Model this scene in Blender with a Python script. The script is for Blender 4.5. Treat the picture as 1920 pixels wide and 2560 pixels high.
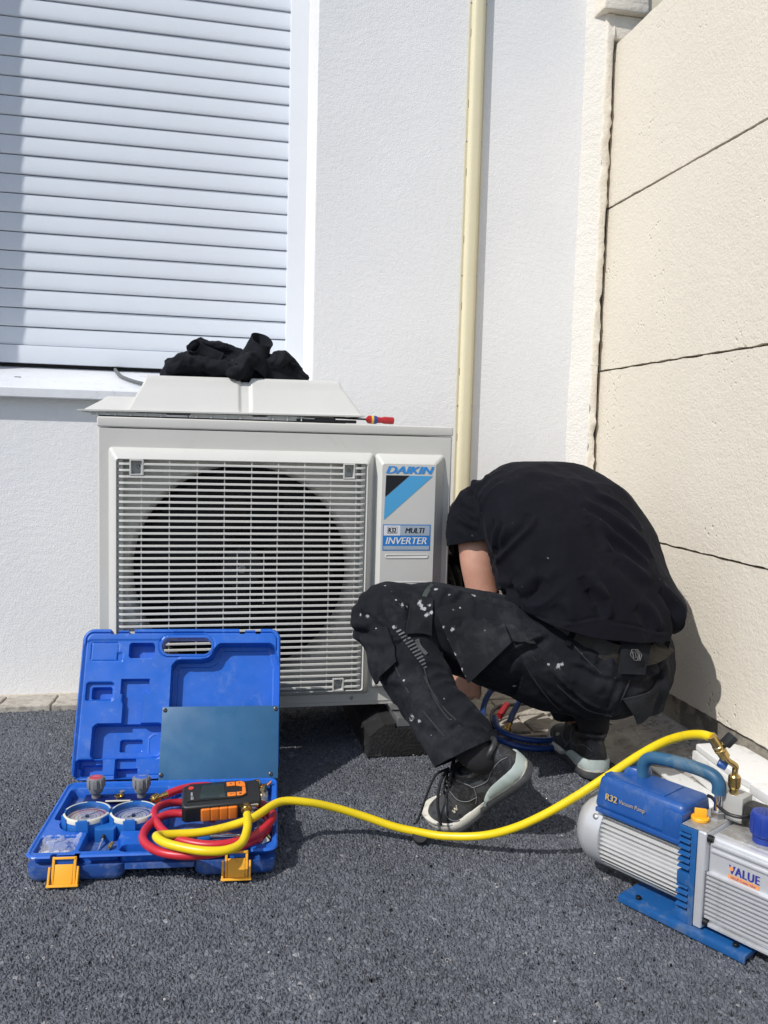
import bpy, bmesh, math, random
import numpy as np
from mathutils import Vector, Matrix, noise as mnoise

for _o in list(bpy.data.objects):
    bpy.data.objects.remove(_o)
S = bpy.context.scene
COL = S.collection
R = math.radians
random.seed(7)

# ------------------------------------------------------------------ camera
cam_d = bpy.data.cameras.new('camera')
cam_d.sensor_fit = 'HORIZONTAL'
cam_d.sensor_width = 36.0
cam_d.lens = 36.0 * 2100.0 / 1920.0
cam_d.clip_start = 0.02
cam_d.clip_end = 600.0
cam = bpy.data.objects.new('camera', cam_d)
COL.objects.link(cam)
_y, _p, _r = R(11.809), R(-4.993), R(1.557)
_f = Vector((math.sin(_y) * math.cos(_p), math.cos(_y) * math.cos(_p), math.sin(_p)))
_rt = Vector((math.cos(_y), -math.sin(_y), 0))
_up = _rt.cross(_f)
_cr = math.cos(_r) * _rt + math.sin(_r) * _up
_cu = -math.sin(_r) * _rt + math.cos(_r) * _up
_m = Matrix((_cr, _cu, -_f)).transposed().to_4x4()
_m.translation = Vector((0, 0, 0.78))
cam.matrix_world = _m
S.camera = cam

# ------------------------------------------------------------------ sky and sun
SUN = Vector((0.82, 0.50, -1.0)).normalized()      # the way the light travels
w = bpy.data.worlds.new('World')
S.world = w
w.use_nodes = True
nt = w.node_tree
sky = nt.nodes.new('ShaderNodeTexSky')
sky.sky_type = 'NISHITA'
sky.sun_disc = False
sky.sun_elevation = math.asin(-SUN.z)
sky.sun_rotation = math.atan2(-SUN.x, -SUN.y)
sky.air_density = 1.0
sky.dust_density = 1.2
sky.ozone_density = 1.0
bg = nt.nodes['Background']
bg.inputs['Strength'].default_value = 0.14
nt.links.new(sky.outputs[0], bg.inputs[0])
sun_d = bpy.data.lights.new('sun', 'SUN')
sun_d.energy = 4.2
sun_d.angle = R(0.55)
sun_d.color = (1.0, 0.97, 0.93)
sun = bpy.data.objects.new('sun', sun_d)
COL.objects.link(sun)
sun.rotation_euler = SUN.to_track_quat('-Z', 'Y').to_euler()
sun.location = (-4, -3, 6)
S.view_settings.view_transform = 'Standard'
S.view_settings.look = 'None'
S.view_settings.exposure = -0.22
S.view_settings.gamma = 1.0
S.view_settings.use_curve_mapping = False
S.render.film_transparent = False

# ------------------------------------------------------------------ helpers
MW = {}


def thing(name, label, cat, loc=(0, 0, 0), rotz=0.0, group=None, mat4=None):
    o = bpy.data.objects.new(name, None)
    o.empty_display_size = 0.05
    COL.objects.link(o)
    m = mat4 if mat4 is not None else Matrix.Translation(Vector(loc)) @ Matrix.Rotation(rotz, 4, 'Z')
    o.matrix_world = m
    MW[o.name] = m
    o['label'] = label
    o['category'] = cat
    if group:
        o['group'] = group
    return o


def tag(o, label, cat, group=None):
    o['label'] = label
    o['category'] = cat
    if group:
        o['group'] = group
    return o


def obj(name, src, mat, parent=None, ang=35, loc=None, smooth=True, world=False, kind=None):
    """src: B, bmesh or mesh -> one linked mesh object. world=True: src is in world coordinates."""
    if isinstance(src, B):
        src = src.bm
    if isinstance(src, bmesh.types.BMesh):
        me = bpy.data.meshes.new(name)
        bmesh.ops.recalc_face_normals(src, faces=src.faces) if not getattr(src, '_keep', False) else None
        src.to_mesh(me)
        src.free()
    else:
        me = src
    if mat is not None:
        me.materials.clear()
        for mm in (mat if isinstance(mat, (list, tuple)) else [mat]):
            me.materials.append(mm)
    if smooth and len(me.polygons):
        me.polygons.foreach_set('use_smooth', [True] * len(me.polygons))
        me.set_sharp_from_angle(angle=R(ang))
    o = bpy.data.objects.new(name, me)
    COL.objects.link(o)
    if parent is not None:
        o.parent = parent
        pm = MW.get(parent.name, Matrix.Identity(4))
        if world:
            me.transform(pm.inverted())
    m = Matrix.Identity(4)
    if loc is not None:
        m = Matrix.Translation(Vector(loc))
        o.matrix_local = m
    MW[o.name] = (MW.get(parent.name, Matrix.Identity(4)) if parent is not None else Matrix.Identity(4)) @ m
    if kind:
        o['kind'] = kind
    return o


def inst(o, parent=None, mat4=None):
    """a copy sharing mesh data"""
    c = o.copy()
    COL.objects.link(c)
    if parent is not None:
        c.parent = parent
    if mat4 is not None:
        c.matrix_local = mat4
    return c


class B:
    def __init__(self):
        self.bm = bmesh.new()

    def merge(self, bm2, m=None):
        if m is not None:
            bmesh.ops.transform(bm2, matrix=m, verts=bm2.verts)
        me = bpy.data.meshes.new('tmp')
        bm2.to_mesh(me)
        bm2.free()
        self.bm.from_mesh(me)
        bpy.data.meshes.remove(me)
        return self

    def box(self, x0, x1, y0, y1, z0, z1, bev=0.0, seg=2, m=None):
        t = bmesh.new()
        bmesh.ops.create_cube(t, size=1.0)
        for v in t.verts:
            v.co = Vector(((v.co.x + .5) * (x1 - x0) + x0, (v.co.y + .5) * (y1 - y0) + y0, (v.co.z + .5) * (z1 - z0) + z0))
        if bev > 0:
            bmesh.ops.bevel(t, geom=list(t.edges), offset=bev, segments=seg, affect='EDGES', profile=0.6, clamp_overlap=True)
        return self.merge(t, m)

    def prism(self, poly, z0, z1, bev=0.0, seg=2, m=None, both=True):
        """2-D polygon (x, y) extruded from z0 to z1"""
        t = bmesh.new()
        vs = [t.verts.new((p[0], p[1], z0)) for p in poly]
        f = t.faces.new(vs)
        r = bmesh.ops.extrude_face_region(t, geom=[f])
        vv = [e for e in r['geom'] if isinstance(e, bmesh.types.BMVert)]
        bmesh.ops.translate(t, verts=vv, vec=(0, 0, z1 - z0))
        bmesh.ops.recalc_face_normals(t, faces=t.faces)
        if bev > 0:
            es = [e for e in t.edges if abs(e.verts[0].co.z - e.verts[1].co.z) < 1e-7 and (both or e.verts[0].co.z > max(z0, z1) - 1e-7)]
            bmesh.ops.bevel(t, geom=es, offset=bev, segments=seg, affect='EDGES', profile=0.6, clamp_overlap=True)
        return self.merge(t, m)

    def tube(self, pts, r, n=10, caps=True, m=None, closed=False, sx=1.0):
        pts = [Vector(p) for p in pts]
        N = len(pts)
        rr = r if isinstance(r, (list, tuple)) else [r] * N
        t = bmesh.new()
        rings = []
        prev = None
        for i, p in enumerate(pts):
            if closed:
                d = (pts[(i + 1) % N] - pts[i - 1]).normalized()
            else:
                d = (pts[min(i + 1, N - 1)] - pts[max(i - 1, 0)]).normalized()
            if prev is None:
                u = d.orthogonal().normalized()
            else:
                u = (prev - d * prev.dot(d)).normalized()
            prev = u
            v = d.cross(u)
            rings.append([t.verts.new(p + (u * math.cos(a) * sx + v * math.sin(a)) * rr[i]) for a in [2 * math.pi * k / n for k in range(n)]])
        for i in range(N if closed else N - 1):
            a, b = rings[i], rings[(i + 1) % N]
            for k in range(n):
                t.faces.new((a[k], a[(k + 1) % n], b[(k + 1) % n], b[k]))
        if caps and not closed:
            t.faces.new(rings[0][::-1])
            t.faces.new(rings[-1])
        return self.merge(t, m)

    def lathe(self, prof, n=24, m=None, caps=True):
        """profile (radius, height) about local z"""
        t = bmesh.new()
        rings = []
        for r, h in prof:
            if r < 1e-6:
                rings.append([t.verts.new((0, 0, h))])
            else:
                rings.append([t.verts.new((r * math.cos(2 * math.pi * k / n), r * math.sin(2 * math.pi * k / n), h)) for k in range(n)])
        for a, b in zip(rings, rings[1:]):
            if len(a) == 1 and len(b) == 1:
                continue
            for k in range(n):
                k2 = (k + 1) % n
                if len(a) == 1:
                    t.faces.new((a[0], b[k2], b[k]))
                elif len(b) == 1:
                    t.faces.new((a[k], a[k2], b[0]))
                else:
                    t.faces.new((a[k], a[k2], b[k2], b[k]))
        if caps:
            if len(rings[0]) > 1:
                t.faces.new(rings[0][::-1])
            if len(rings[-1]) > 1:
                t.faces.new(rings[-1])
        return self.merge(t, m)

    def loft(self, secs, n=24, caps=True, m=None, closed=False):
        """secs: list of lists of points (same length)"""
        t = bmesh.new()
        rings = [[t.verts.new(p) for p in s] for s in secs]
        k_n = len(rings[0])
        for a, b in zip(rings, rings[1:]):
            for k in range(k_n):
                t.faces.new((a[k], a[(k + 1) % k_n], b[(k + 1) % k_n], b[k]))
        if caps:
            t.faces.new(rings[0][::-1])
            t.faces.new(rings[-1])
        return self.merge(t, m)

    def poly(self, pts, m=None):
        t = bmesh.new()
        t.faces.new([t.verts.new(p) for p in pts])
        return self.merge(t, m)


def frame(o, ux, uy=None, uz=None):
    """matrix with given axes at o"""
    ux = Vector(ux).normalized()
    if uy is not None:
        uy = Vector(uy)
        uy = (uy - ux * uy.dot(ux)).normalized()
        uz = ux.cross(uy)
    else:
        uz = Vector(uz)
        uz = (uz - ux * uz.dot(ux)).normalized()
        uy = uz.cross(ux)
    m = Matrix((ux, uy, uz)).transposed().to_4x4()
    m.translation = Vector(o)
    return m


def zframe(o, d):
    """matrix whose local z runs along d"""
    m = Vector(d).to_track_quat('Z', 'Y').to_matrix().to_4x4()
    m.translation = Vector(o)
    return m


def catmull(pts, per=8, closed=False):
    P = [Vector(p) for p in pts]
    n = len(P)
    out = []
    rng = range(n if closed else n - 1)
    for i in rng:
        if closed:
            a, b, c, d = P[i - 1], P[i], P[(i + 1) % n], P[(i + 2) % n]
        else:
            b, c = P[i], P[i + 1]
            a = P[i - 1] if i > 0 else b * 2 - c
            d = P[i + 2] if i + 2 < n else c * 2 - b
        for k in range(per):
            t = k / per
            out.append(0.5 * ((2 * b) + (c - a) * t + (2 * a - 5 * b + 4 * c - d) * t * t + (3 * b - a - 3 * c + d) * t ** 3))
    if not closed:
        out.append(P[-1].copy())
    return out


def rrect2(cx, cy, hx, hy, r, n=5):
    out = []
    for sx, sy, a0 in ((1, 1, 0), (-1, 1, 90), (-1, -1, 180), (1, -1, 270)):
        for k in range(n + 1):
            a = R(a0 + 90 * k / n)
            out.append((cx + sx * (hx - r) + r * math.cos(a), cy + sy * (hy - r) + r * math.sin(a)))
    return out


_fc = [0]


def text_mesh(body, m, width, height, shear=0.0, offset=0.0, depth=0.0002, spacing=1.0):
    """lettering fitted to width x height in the x-y plane of m, as a bmesh"""
    cu = bpy.data.curves.new('t', 'FONT')
    cu.body = body
    cu.shear = shear
    cu.offset = offset
    cu.resolution_u = 3
    cu.space_character = spacing
    ob = bpy.data.objects.new('t', cu)
    COL.objects.link(ob)
    dg = bpy.context.evaluated_depsgraph_get()
    me = bpy.data.meshes.new_from_object(ob.evaluated_get(dg))
    bpy.data.objects.remove(ob)
    bpy.data.curves.remove(cu)
    bm = bmesh.new()
    bm.from_mesh(me)
    bpy.data.meshes.remove(me)
    xs = [v.co.x for v in bm.verts]
    ys = [v.co.y for v in bm.verts]
    x0, x1, y0, y1 = min(xs), max(xs), min(ys), max(ys)
    for v in bm.verts:
        v.co = Vector(((v.co.x - x0) / (x1 - x0) * width, (v.co.y - y0) / (y1 - y0) * height, 0))
    bmesh.ops.transform(bm, matrix=m, verts=bm.verts)
    return bm


def bold_text(body, m, width, height, shear=0.0, grow=0.0, copies=3, spacing=1.0):
    """heavier lettering: strokes thickened by shifted layers, each a hair above the last"""
    b_ = B()
    for k in range(copies):
        f = (k / (copies - 1) - 0.5) * grow if copies > 1 else 0
        b_.merge(text_mesh(body, m @ Matrix.Translation((f, 0, 0.00004 * k)), width, height, shear, 0.0, spacing=spacing))
    return b_


def hf(x0, x1, y0, y1, step, sdf, height, skirt=0.0, back=None):
    """moulded tray: z = height(x, y) on a fine grid, cut to sdf < 0, with a side skirt down to -skirt and a flat back"""
    nx = int(round((x1 - x0) / step)) + 1
    ny = int(round((y1 - y0) / step)) + 1
    xs = np.linspace(x0, x1, nx)
    ys = np.linspace(y0, y1, ny)
    X, Y = np.meshgrid(xs, ys)
    D = sdf(X, Y)
    e = step * 0.3
    inside = D < step * 0.45
    fm = inside[:-1, :-1] & inside[1:, :-1] & inside[:-1, 1:] & inside[1:, 1:]
    # boundary verts: used by a face but not by four
    cnt = np.zeros(X.shape, int)
    for dy in (0, 1):
        for dx in (0, 1):
            cnt[dy:dy + fm.shape[0], dx:dx + fm.shape[1]] += fm
    bd = (cnt > 0) & (cnt < 4)
    for _ in range(2):
        D = sdf(X, Y)
        gx = (sdf(X + e, Y) - sdf(X - e, Y)) / (2 * e)
        gy = (sdf(X, Y + e) - sdf(X, Y - e)) / (2 * e)
        g2 = gx * gx + gy * gy + 1e-9
        X = np.where(bd, X - np.clip(D, -step, step) * gx / g2, X)
        Y = np.where(bd, Y - np.clip(D, -step, step) * gy / g2, Y)
    Z = height(X, Y)
    idx = -np.ones(X.shape, int)
    used = cnt > 0
    idx[used] = np.arange(used.sum())
    verts = np.stack([X[used], Y[used], Z[used]], 1)
    j, i = np.nonzero(fm)
    quads = np.stack([idx[j, i], idx[j, i + 1], idx[j + 1, i + 1], idx[j + 1, i]], 1)
    nv = len(verts)
    allv = verts
    faces = quads.tolist()
    if skirt > 0:
        # boundary edges
        ed = {}
        for q in faces:
            for k in range(4):
                a, b = q[k], q[(k + 1) % 4]
                key = (a, b) if a < b else (b, a)
                if key in ed:
                    ed[key] = None
                else:
                    ed[key] = (a, b)
        low = verts.copy()
        low[:, 2] = -skirt
        if back:
            allv = np.concatenate([verts, low])
            faces += [[q[3] + nv, q[2] + nv, q[1] + nv, q[0] + nv] for q in quads.tolist()]
            m_ = {k: k + nv for k in range(nv)}
        else:
            bl = sorted({x for v in ed.values() if v for x in v})
            m_ = {k: nv + c for c, k in enumerate(bl)}
            allv = np.concatenate([verts, low[bl]])
        for v in ed.values():
            if v:
                a, b = v
                faces.append([b, a, m_[a], m_[b]])
    me = bpy.data.meshes.new('hf')
    me.from_pydata(allv.tolist(), [], faces)
    me.update()
    return me


def sd_rr(X, Y, cx, cy, hx, hy, r):
    qx = np.abs(X - cx) - hx + r
    qy = np.abs(Y - cy) - hy + r
    return np.minimum(np.maximum(qx, qy), 0) + np.hypot(np.maximum(qx, 0), np.maximum(qy, 0)) - r


def smin(a, b, k):
    h = np.clip(0.5 + 0.5 * (b - a) / k, 0, 1)
    return b * (1 - h) + a * h - k * h * (1 - h)


def sstep(t):
    t = np.clip(t, 0, 1)
    return t * t * (3 - 2 * t)


# ------------------------------------------------------------------ materials
def _nodes(name):
    m = bpy.data.materials.new(name)
    m.use_nodes = True
    n = m.node_tree
    return m, n, n.nodes['Principled BSDF'], n.links


def rgb(c):
    return (c[0], c[1], c[2], 1.0)


def mat(name, col, rough=0.5, metal=0.0, var=0.0, vscale=6.0, bump=0.0, bscale=200.0, bdist=0.001, spec=0.5,
        dirt=None, dscale=14.0, damt=0.35, dedge=0.08, coat=0.0, rvar=0.0, sheen=0.0, stretch=None, dirt2=None):
    """plain surface with drifting tone, fine grain and optional scuffs of another colour"""
    m, n, p, L = _nodes(name)
    p.inputs['Roughness'].default_value = rough
    p.inputs['Metallic'].default_value = metal
    p.inputs['Specular IOR Level'].default_value = spec
    if coat:
        p.inputs['Coat Weight'].default_value = coat
        p.inputs['Coat Roughness'].default_value = 0.1
    if sheen:
        p.inputs['Sheen Weight'].default_value = sheen
        p.inputs['Sheen Roughness'].default_value = 0.5
    tc = n.nodes.new('ShaderNodeTexCoord')
    co = tc.outputs['Object']
    if stretch:
        mp = n.nodes.new('ShaderNodeMapping')
        mp.inputs['Scale'].default_value = stretch
        L.new(co, mp.inputs[0])
        co = mp.outputs[0]
    out = None
    if var > 0:
        nz = n.nodes.new('ShaderNodeTexNoise')
        nz.inputs['Scale'].default_value = vscale
        nz.inputs['Detail'].default_value = 6
        nz.inputs['Roughness'].default_value = 0.65
        L.new(co, nz.inputs['Vector'])
        mx = n.nodes.new('ShaderNodeMix')
        mx.data_type = 'RGBA'
        mx.inputs['A'].default_value = rgb([c * (1 - var) for c in col])
        mx.inputs['B'].default_value = rgb([min(1, c * (1 + var)) for c in col])
        mr = n.nodes.new('ShaderNodeMapRange')
        mr.inputs['From Min'].default_value = 0.3
        mr.inputs['From Max'].default_value = 0.7
        L.new(nz.outputs['Fac'], mr.inputs['Value'])
        L.new(mr.outputs[0], mx.inputs['Factor'])
        out = mx.outputs['Result']
    for k, dd in enumerate((dirt, dirt2)):
        if dd is None:
            continue
        nz = n.nodes.new('ShaderNodeTexNoise')
        nz.inputs['Scale'].default_value = dscale * (1 if k == 0 else 2.7)
        nz.inputs['Detail'].default_value = 9
        nz.inputs['Roughness'].default_value = 0.72
        nz.inputs['Distortion'].default_value = 0.6
        L.new(co, nz.inputs['Vector'])
        mr = n.nodes.new('ShaderNodeMapRange')
        mr.inputs['From Min'].default_value = 0.5 + 0.06 - (damt - 0.35) * 0.3
        mr.inputs['From Max'].default_value = 0.56 - (damt - 0.35) * 0.3 + dedge
        mr.inputs['To Max'].default_value = damt
        L.new(nz.outputs['Fac'], mr.inputs['Value'])
        mx = n.nodes.new('ShaderNodeMix')
        mx.data_type = 'RGBA'
        if out is None:
            mx.inputs['A'].default_value = rgb(col)
        else:
            L.new(out, mx.inputs['A'])
        mx.inputs['B'].default_value = rgb(dd)
        L.new(mr.outputs[0], mx.inputs['Factor'])
        out = mx.outputs['Result']
    if out is None:
        p.inputs['Base Color'].default_value = rgb(col)
    else:
        L.new(out, p.inputs['Base Color'])
    if rvar > 0:
        nz = n.nodes.new('ShaderNodeTexNoise')
        nz.inputs['Scale'].default_value = vscale * 3
        nz.inputs['Detail'].default_value = 5
        L.new(co, nz.inputs['Vector'])
        mr = n.nodes.new('ShaderNodeMapRange')
        mr.inputs['From Min'].default_value = 0.3
        mr.inputs['From Max'].default_value = 0.7
        mr.inputs['To Min'].default_value = max(0.02, rough - rvar)
        mr.inputs['To Max'].default_value = min(1, rough + rvar)
        L.new(nz.outputs['Fac'], mr.inputs['Value'])
        L.new(mr.outputs[0], p.inputs['Roughness'])
    if bump > 0:
        nz = n.nodes.new('ShaderNodeTexNoise')
        nz.inputs['Scale'].default_value = bscale
        nz.inputs['Detail'].default_value = 4
        L.new(co, nz.inputs['Vector'])
        bp = n.nodes.new('ShaderNodeBump')
        bp.inputs['Strength'].default_value = bump
        bp.inputs['Distance'].default_value = bdist
        L.new(nz.outputs['Fac'], bp.inputs['Height'])
        L.new(bp.outputs[0], p.inputs['Normal'])
    return m


def render_mat(name, col, col2, trowel=0.5, grain=0.5, dist=0.002, gscale=260.0, stain=None, pit=0.0, trowel_scale=9.0):
    """roughcast render: fine grain, trowel arcs, faint patches, pits"""
    m, n, p, L = _nodes(name)
    p.inputs['Roughness'].default_value = 0.9
    p.inputs['Specular IOR Level'].default_value = 0.25
    tc = n.nodes.new('ShaderNodeTexCoord')
    co = tc.outputs['Object']
    nz = n.nodes.new('ShaderNodeTexNoise')
    nz.inputs['Scale'].default_value = 2.2
    nz.inputs['Detail'].default_value = 8
    nz.inputs['Roughness'].default_value = 0.7
    L.new(co, nz.inputs['Vector'])
    cr = n.nodes.new('ShaderNodeValToRGB')
    cr.color_ramp.elements[0].position = 0.32
    cr.color_ramp.elements[0].color = rgb(col2)
    cr.color_ramp.elements[1].position = 0.68
    cr.color_ramp.elements[1].color = rgb(col)
    L.new(nz.outputs['Fac'], cr.inputs[0])
    out = cr.outputs[0]
    if stain:
        z = n.nodes.new('ShaderNodeTexNoise')
        z.inputs['Scale'].default_value = 5.5
        z.inputs['Detail'].default_value = 9
        z.inputs['Roughness'].default_value = 0.7
        L.new(co, z.inputs['Vector'])
        mr = n.nodes.new('ShaderNodeMapRange')
        mr.inputs['From Min'].default_value = 0.54
        mr.inputs['From Max'].default_value = 0.72
        mr.inputs['To Max'].default_value = 0.55
        L.new(z.outputs['Fac'], mr.inputs['Value'])
        mx = n.nodes.new('ShaderNodeMix')
        mx.data_type = 'RGBA'
        L.new(out, mx.inputs['A'])
        mx.inputs['B'].default_value = rgb(stain)
        L.new(mr.outputs[0], mx.inputs['Factor'])
        out = mx.outputs['Result']
    L.new(out, p.inputs['Base Color'])
    # trowel marks: noise stretched along a slowly turning direction
    dn = n.nodes.new('ShaderNodeTexNoise')
    dn.inputs['Scale'].default_value = 1.7
    dn.inputs['Detail'].default_value = 1
    L.new(co, dn.inputs['Vector'])
    vm = n.nodes.new('ShaderNodeVectorMath')
    vm.operation = 'MULTIPLY_ADD'
    vm.inputs[1].default_value = (0.9, 0.9, 0.9)
    L.new(dn.outputs['Color'], vm.inputs[0])
    L.new(co, vm.inputs[2])
    wv = n.nodes.new('ShaderNodeTexWave')
    wv.wave_type = 'RINGS'
    wv.rings_direction = 'SPHERICAL'
    wv.inputs['Scale'].default_value = trowel_scale
    wv.inputs['Distortion'].default_value = 7
    wv.inputs['Detail'].default_value = 5
    wv.inputs['Detail Scale'].default_value = 3.5
    wv.inputs['Detail Roughness'].default_value = 0.75
    L.new(vm.outputs[0], wv.inputs['Vector'])
    g1 = n.nodes.new('ShaderNodeTexNoise')
    g1.inputs['Scale'].default_value = gscale
    g1.inputs['Detail'].default_value = 3
    L.new(co, g1.inputs['Vector'])
    g2 = n.nodes.new('ShaderNodeTexNoise')
    g2.inputs['Scale'].default_value = gscale * 0.28
    g2.inputs['Detail'].default_value = 5
    g2.inputs['Roughness'].default_value = 0.7
    L.new(co, g2.inputs['Vector'])
    a1 = n.nodes.new('ShaderNodeMath')
    a1.operation = 'MULTIPLY'
    a1.inputs[1].default_value = trowel
    L.new(wv.outputs['Fac'], a1.inputs[0])
    a2 = n.nodes.new('ShaderNodeMath')
    a2.operation = 'MULTIPLY_ADD'
    a2.inputs[1].default_value = grain
    L.new(g1.outputs['Fac'], a2.inputs[0])
    L.new(a1.outputs[0], a2.inputs[2])
    a3 = n.nodes.new('ShaderNodeMath')
    a3.operation = 'MULTIPLY_ADD'
    a3.inputs[1].default_value = grain * 1.6
    L.new(g2.outputs['Fac'], a3.inputs[0])
    L.new(a2.outputs[0], a3.inputs[2])
    hh = a3.outputs[0]
    if pit > 0:
        vo = n.nodes.new('ShaderNodeTexVoronoi')
        vo.inputs['Scale'].default_value = 55
        L.new(co, vo.inputs['Vector'])
        pn = n.nodes.new('ShaderNodeTexNoise')
        pn.inputs['Scale'].default_value = 5
        pn.inputs['Detail'].default_value = 3
        L.new(co, pn.inputs['Vector'])
        mr = n.nodes.new('ShaderNodeMapRange')
        mr.inputs['From Min'].default_value = 0.45
        mr.inputs['From Max'].default_value = 0.75
        mr.inputs['To Min'].default_value = 0.0
        mr.inputs['To Max'].default_value = 0.42
        L.new(pn.outputs['Fac'], mr.inputs['Value'])
        lt = n.nodes.new('ShaderNodeMath')
        lt.operation = 'SUBTRACT'
        L.new(mr.outputs[0], lt.inputs[0])
        L.new(vo.outputs['Distance'], lt.inputs[1])
        mxx = n.nodes.new('ShaderNodeMath')
        mxx.operation = 'MAXIMUM'
        mxx.inputs[1].default_value = 0
        L.new(lt.outputs[0], mxx.inputs[0])
        sb = n.nodes.new('ShaderNodeMath')
        sb.operation = 'MULTIPLY_ADD'
        sb.inputs[1].default_value = -pit
        L.new(mxx.outputs[0], sb.inputs[0])
        L.new(hh, sb.inputs[2])
        hh = sb.outputs[0]
    bp = n.nodes.new('ShaderNodeBump')
    bp.inputs['Strength'].default_value = 1.0
    bp.inputs['Distance'].default_value = dist
    L.new(hh, bp.inputs['Height'])
    L.new(bp.outputs[0], p.inputs['Normal'])
    return m


def asphalt_mat(name, displace):
    m, n, p, L = _nodes(name)
    p.inputs['Roughness'].default_value = 0.62
    p.inputs['Specular IOR Level'].default_value = 0.45
    tc = n.nodes.new('ShaderNodeTexCoord')
    co = tc.outputs['Object']
    dn = n.nodes.new('ShaderNodeTexNoise')
    dn.inputs['Scale'].default_value = 170
    dn.inputs['Detail'].default_value = 1
    L.new(co, dn.inputs['Vector'])
    vm = n.nodes.new('ShaderNodeVectorMath')
    vm.operation = 'MULTIPLY_ADD'
    vm.inputs[1].default_value = (0.006, 0.006, 0.006)
    L.new(dn.outputs['Color'], vm.inputs[0])
    L.new(co, vm.inputs[2])
    vo = n.nodes.new('ShaderNodeTexVoronoi')
    vo.feature = 'DISTANCE_TO_EDGE'
    vo.inputs['Scale'].default_value = 138
    vo.inputs['Randomness'].default_value = 1
    L.new(vm.outputs[0], vo.inputs['Vector'])
    vc = n.nodes.new('ShaderNodeTexVoronoi')
    vc.inputs['Scale'].default_value = 138
    L.new(vm.outputs[0], vc.inputs['Vector'])
    # tone of each grain
    sp = n.nodes.new('ShaderNodeSeparateColor')
    L.new(vc.outputs['Color'], sp.inputs[0])
    cr = n.nodes.new('ShaderNodeValToRGB')
    cr.color_ramp.elements[0].color = rgb((0.084, 0.091, 0.108))
    cr.color_ramp.elements[1].color = rgb((0.150, 0.161, 0.184))
    e = cr.color_ramp.elements.new(0.985)
    e.color = rgb((0.150, 0.161, 0.184))
    cr.color_ramp.elements[2].color = rgb((0.30, 0.30, 0.31))
    L.new(sp.outputs[0], cr.inputs[0])
    big = n.nodes.new('ShaderNodeTexNoise')
    big.inputs['Scale'].default_value = 2.6
    big.inputs['Detail'].default_value = 6
    L.new(co, big.inputs['Vector'])
    mr = n.nodes.new('ShaderNodeMapRange')
    mr.inputs['From Min'].default_value = 0.3
    mr.inputs['From Max'].default_value = 0.7
    mr.inputs['To Min'].default_value = 0.80
    mr.inputs['To Max'].default_value = 1.18
    L.new(big.outputs['Fac'], mr.inputs['Value'])
    mu = n.nodes.new('ShaderNodeVectorMath')
    mu.operation = 'SCALE'
    L.new(cr.outputs[0], mu.inputs[0])
    L.new(mr.outputs[0], mu.inputs['Scale'])
    L.new(mu.outputs[0], p.inputs['Base Color'])
    # grain shape: rounded top, each at its own height
    r1 = n.nodes.new('ShaderNodeMapRange')
    r1.interpolation_type = 'SMOOTHSTEP'
    r1.inputs['From Max'].default_value = 0.34
    L.new(vo.outputs['Distance'], r1.inputs['Value'])
    ma = n.nodes.new('ShaderNodeMath')
    ma.operation = 'MULTIPLY_ADD'
    ma.inputs[1].default_value = 0.75
    L.new(sp.outputs[1], ma.inputs[0])
    ma.inputs[2].default_value = 0.45
    mb = n.nodes.new('ShaderNodeMath')
    mb.operation = 'MULTIPLY'
    L.new(ma.outputs[0], mb.inputs[0])
    L.new(r1.outputs[0], mb.inputs[1])
    if displace:
        dp = n.nodes.new('ShaderNodeDisplacement')
        dp.inputs['Midlevel'].default_value = 0.6
        dp.inputs['Scale'].default_value = 0.0052
        L.new(mb.outputs[0], dp.inputs['Height'])
        L.new(dp.outputs[0], n.nodes['Material Output'].inputs['Displacement'])
        m.displacement_method = 'BOTH'
    else:
        bp = n.nodes.new('ShaderNodeBump')
        bp.inputs['Distance'].default_value = 0.004
        L.new(mb.outputs[0], bp.inputs['Height'])
        L.new(bp.outputs[0], p.inputs['Normal'])
    return m


def glass_mat(name, col=(1, 1, 1), rough=0.03, alpha=None):
    m, n, p, L = _nodes(name)
    p.inputs['Base Color'].default_value = rgb(col)
    p.inputs['Roughness'].default_value = rough
    p.inputs['Transmission Weight'].default_value = 1.0
    p.inputs['IOR'].default_value = 1.3
    return m
# ------------------------------------------------------------------ ground
M_asph = asphalt_mat('asphalt', True)
M_asph2 = asphalt_mat('asphalt far', False)
rows, cols = 640, 560
ya, yb = 0.86, 2.44
tt = np.linspace(0, 1, rows)
yy = ya * (yb / ya) ** tt
uu = np.linspace(0, 1, cols)
G = np.zeros((rows, cols, 3))
G[:, :, 1] = yy[:, None]
lo = -0.36 * yy - 0.16
hi = np.minimum(0.72 * yy + 0.12, 1.30)
G[:, :, 0] = lo[:, None] + (hi - lo)[:, None] * uu[None, :]
ii = np.arange(rows * cols).reshape(rows, cols)
q = np.stack([ii[:-1, :-1], ii[:-1, 1:], ii[1:, 1:], ii[1:, :-1]], -1).reshape(-1, 4)
me = bpy.data.meshes.new('ground')
me.from_pydata(G.reshape(-1, 3).tolist(), [], q.tolist())
g = obj('ground', me, M_asph, ang=180)
g['kind'] = 'structure'
b = B()
b.poly([(-60, -60, -0.005), (60, -60, -0.005), (60, 2.43, -0.005), (-60, 2.43, -0.005)])
g2 = obj('road', b, M_asph2)
g2['kind'] = 'structure'
b = B()
b.poly([(-250, -250, -0.03), (250, -250, -0.03), (250, 250, -0.03), (-250, 250, -0.03)])
g3 = obj('terrain', b, mat('far ground', (0.08, 0.08, 0.075), 0.9, var=0.2, vscale=0.2))
g3['kind'] = 'structure'

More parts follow.
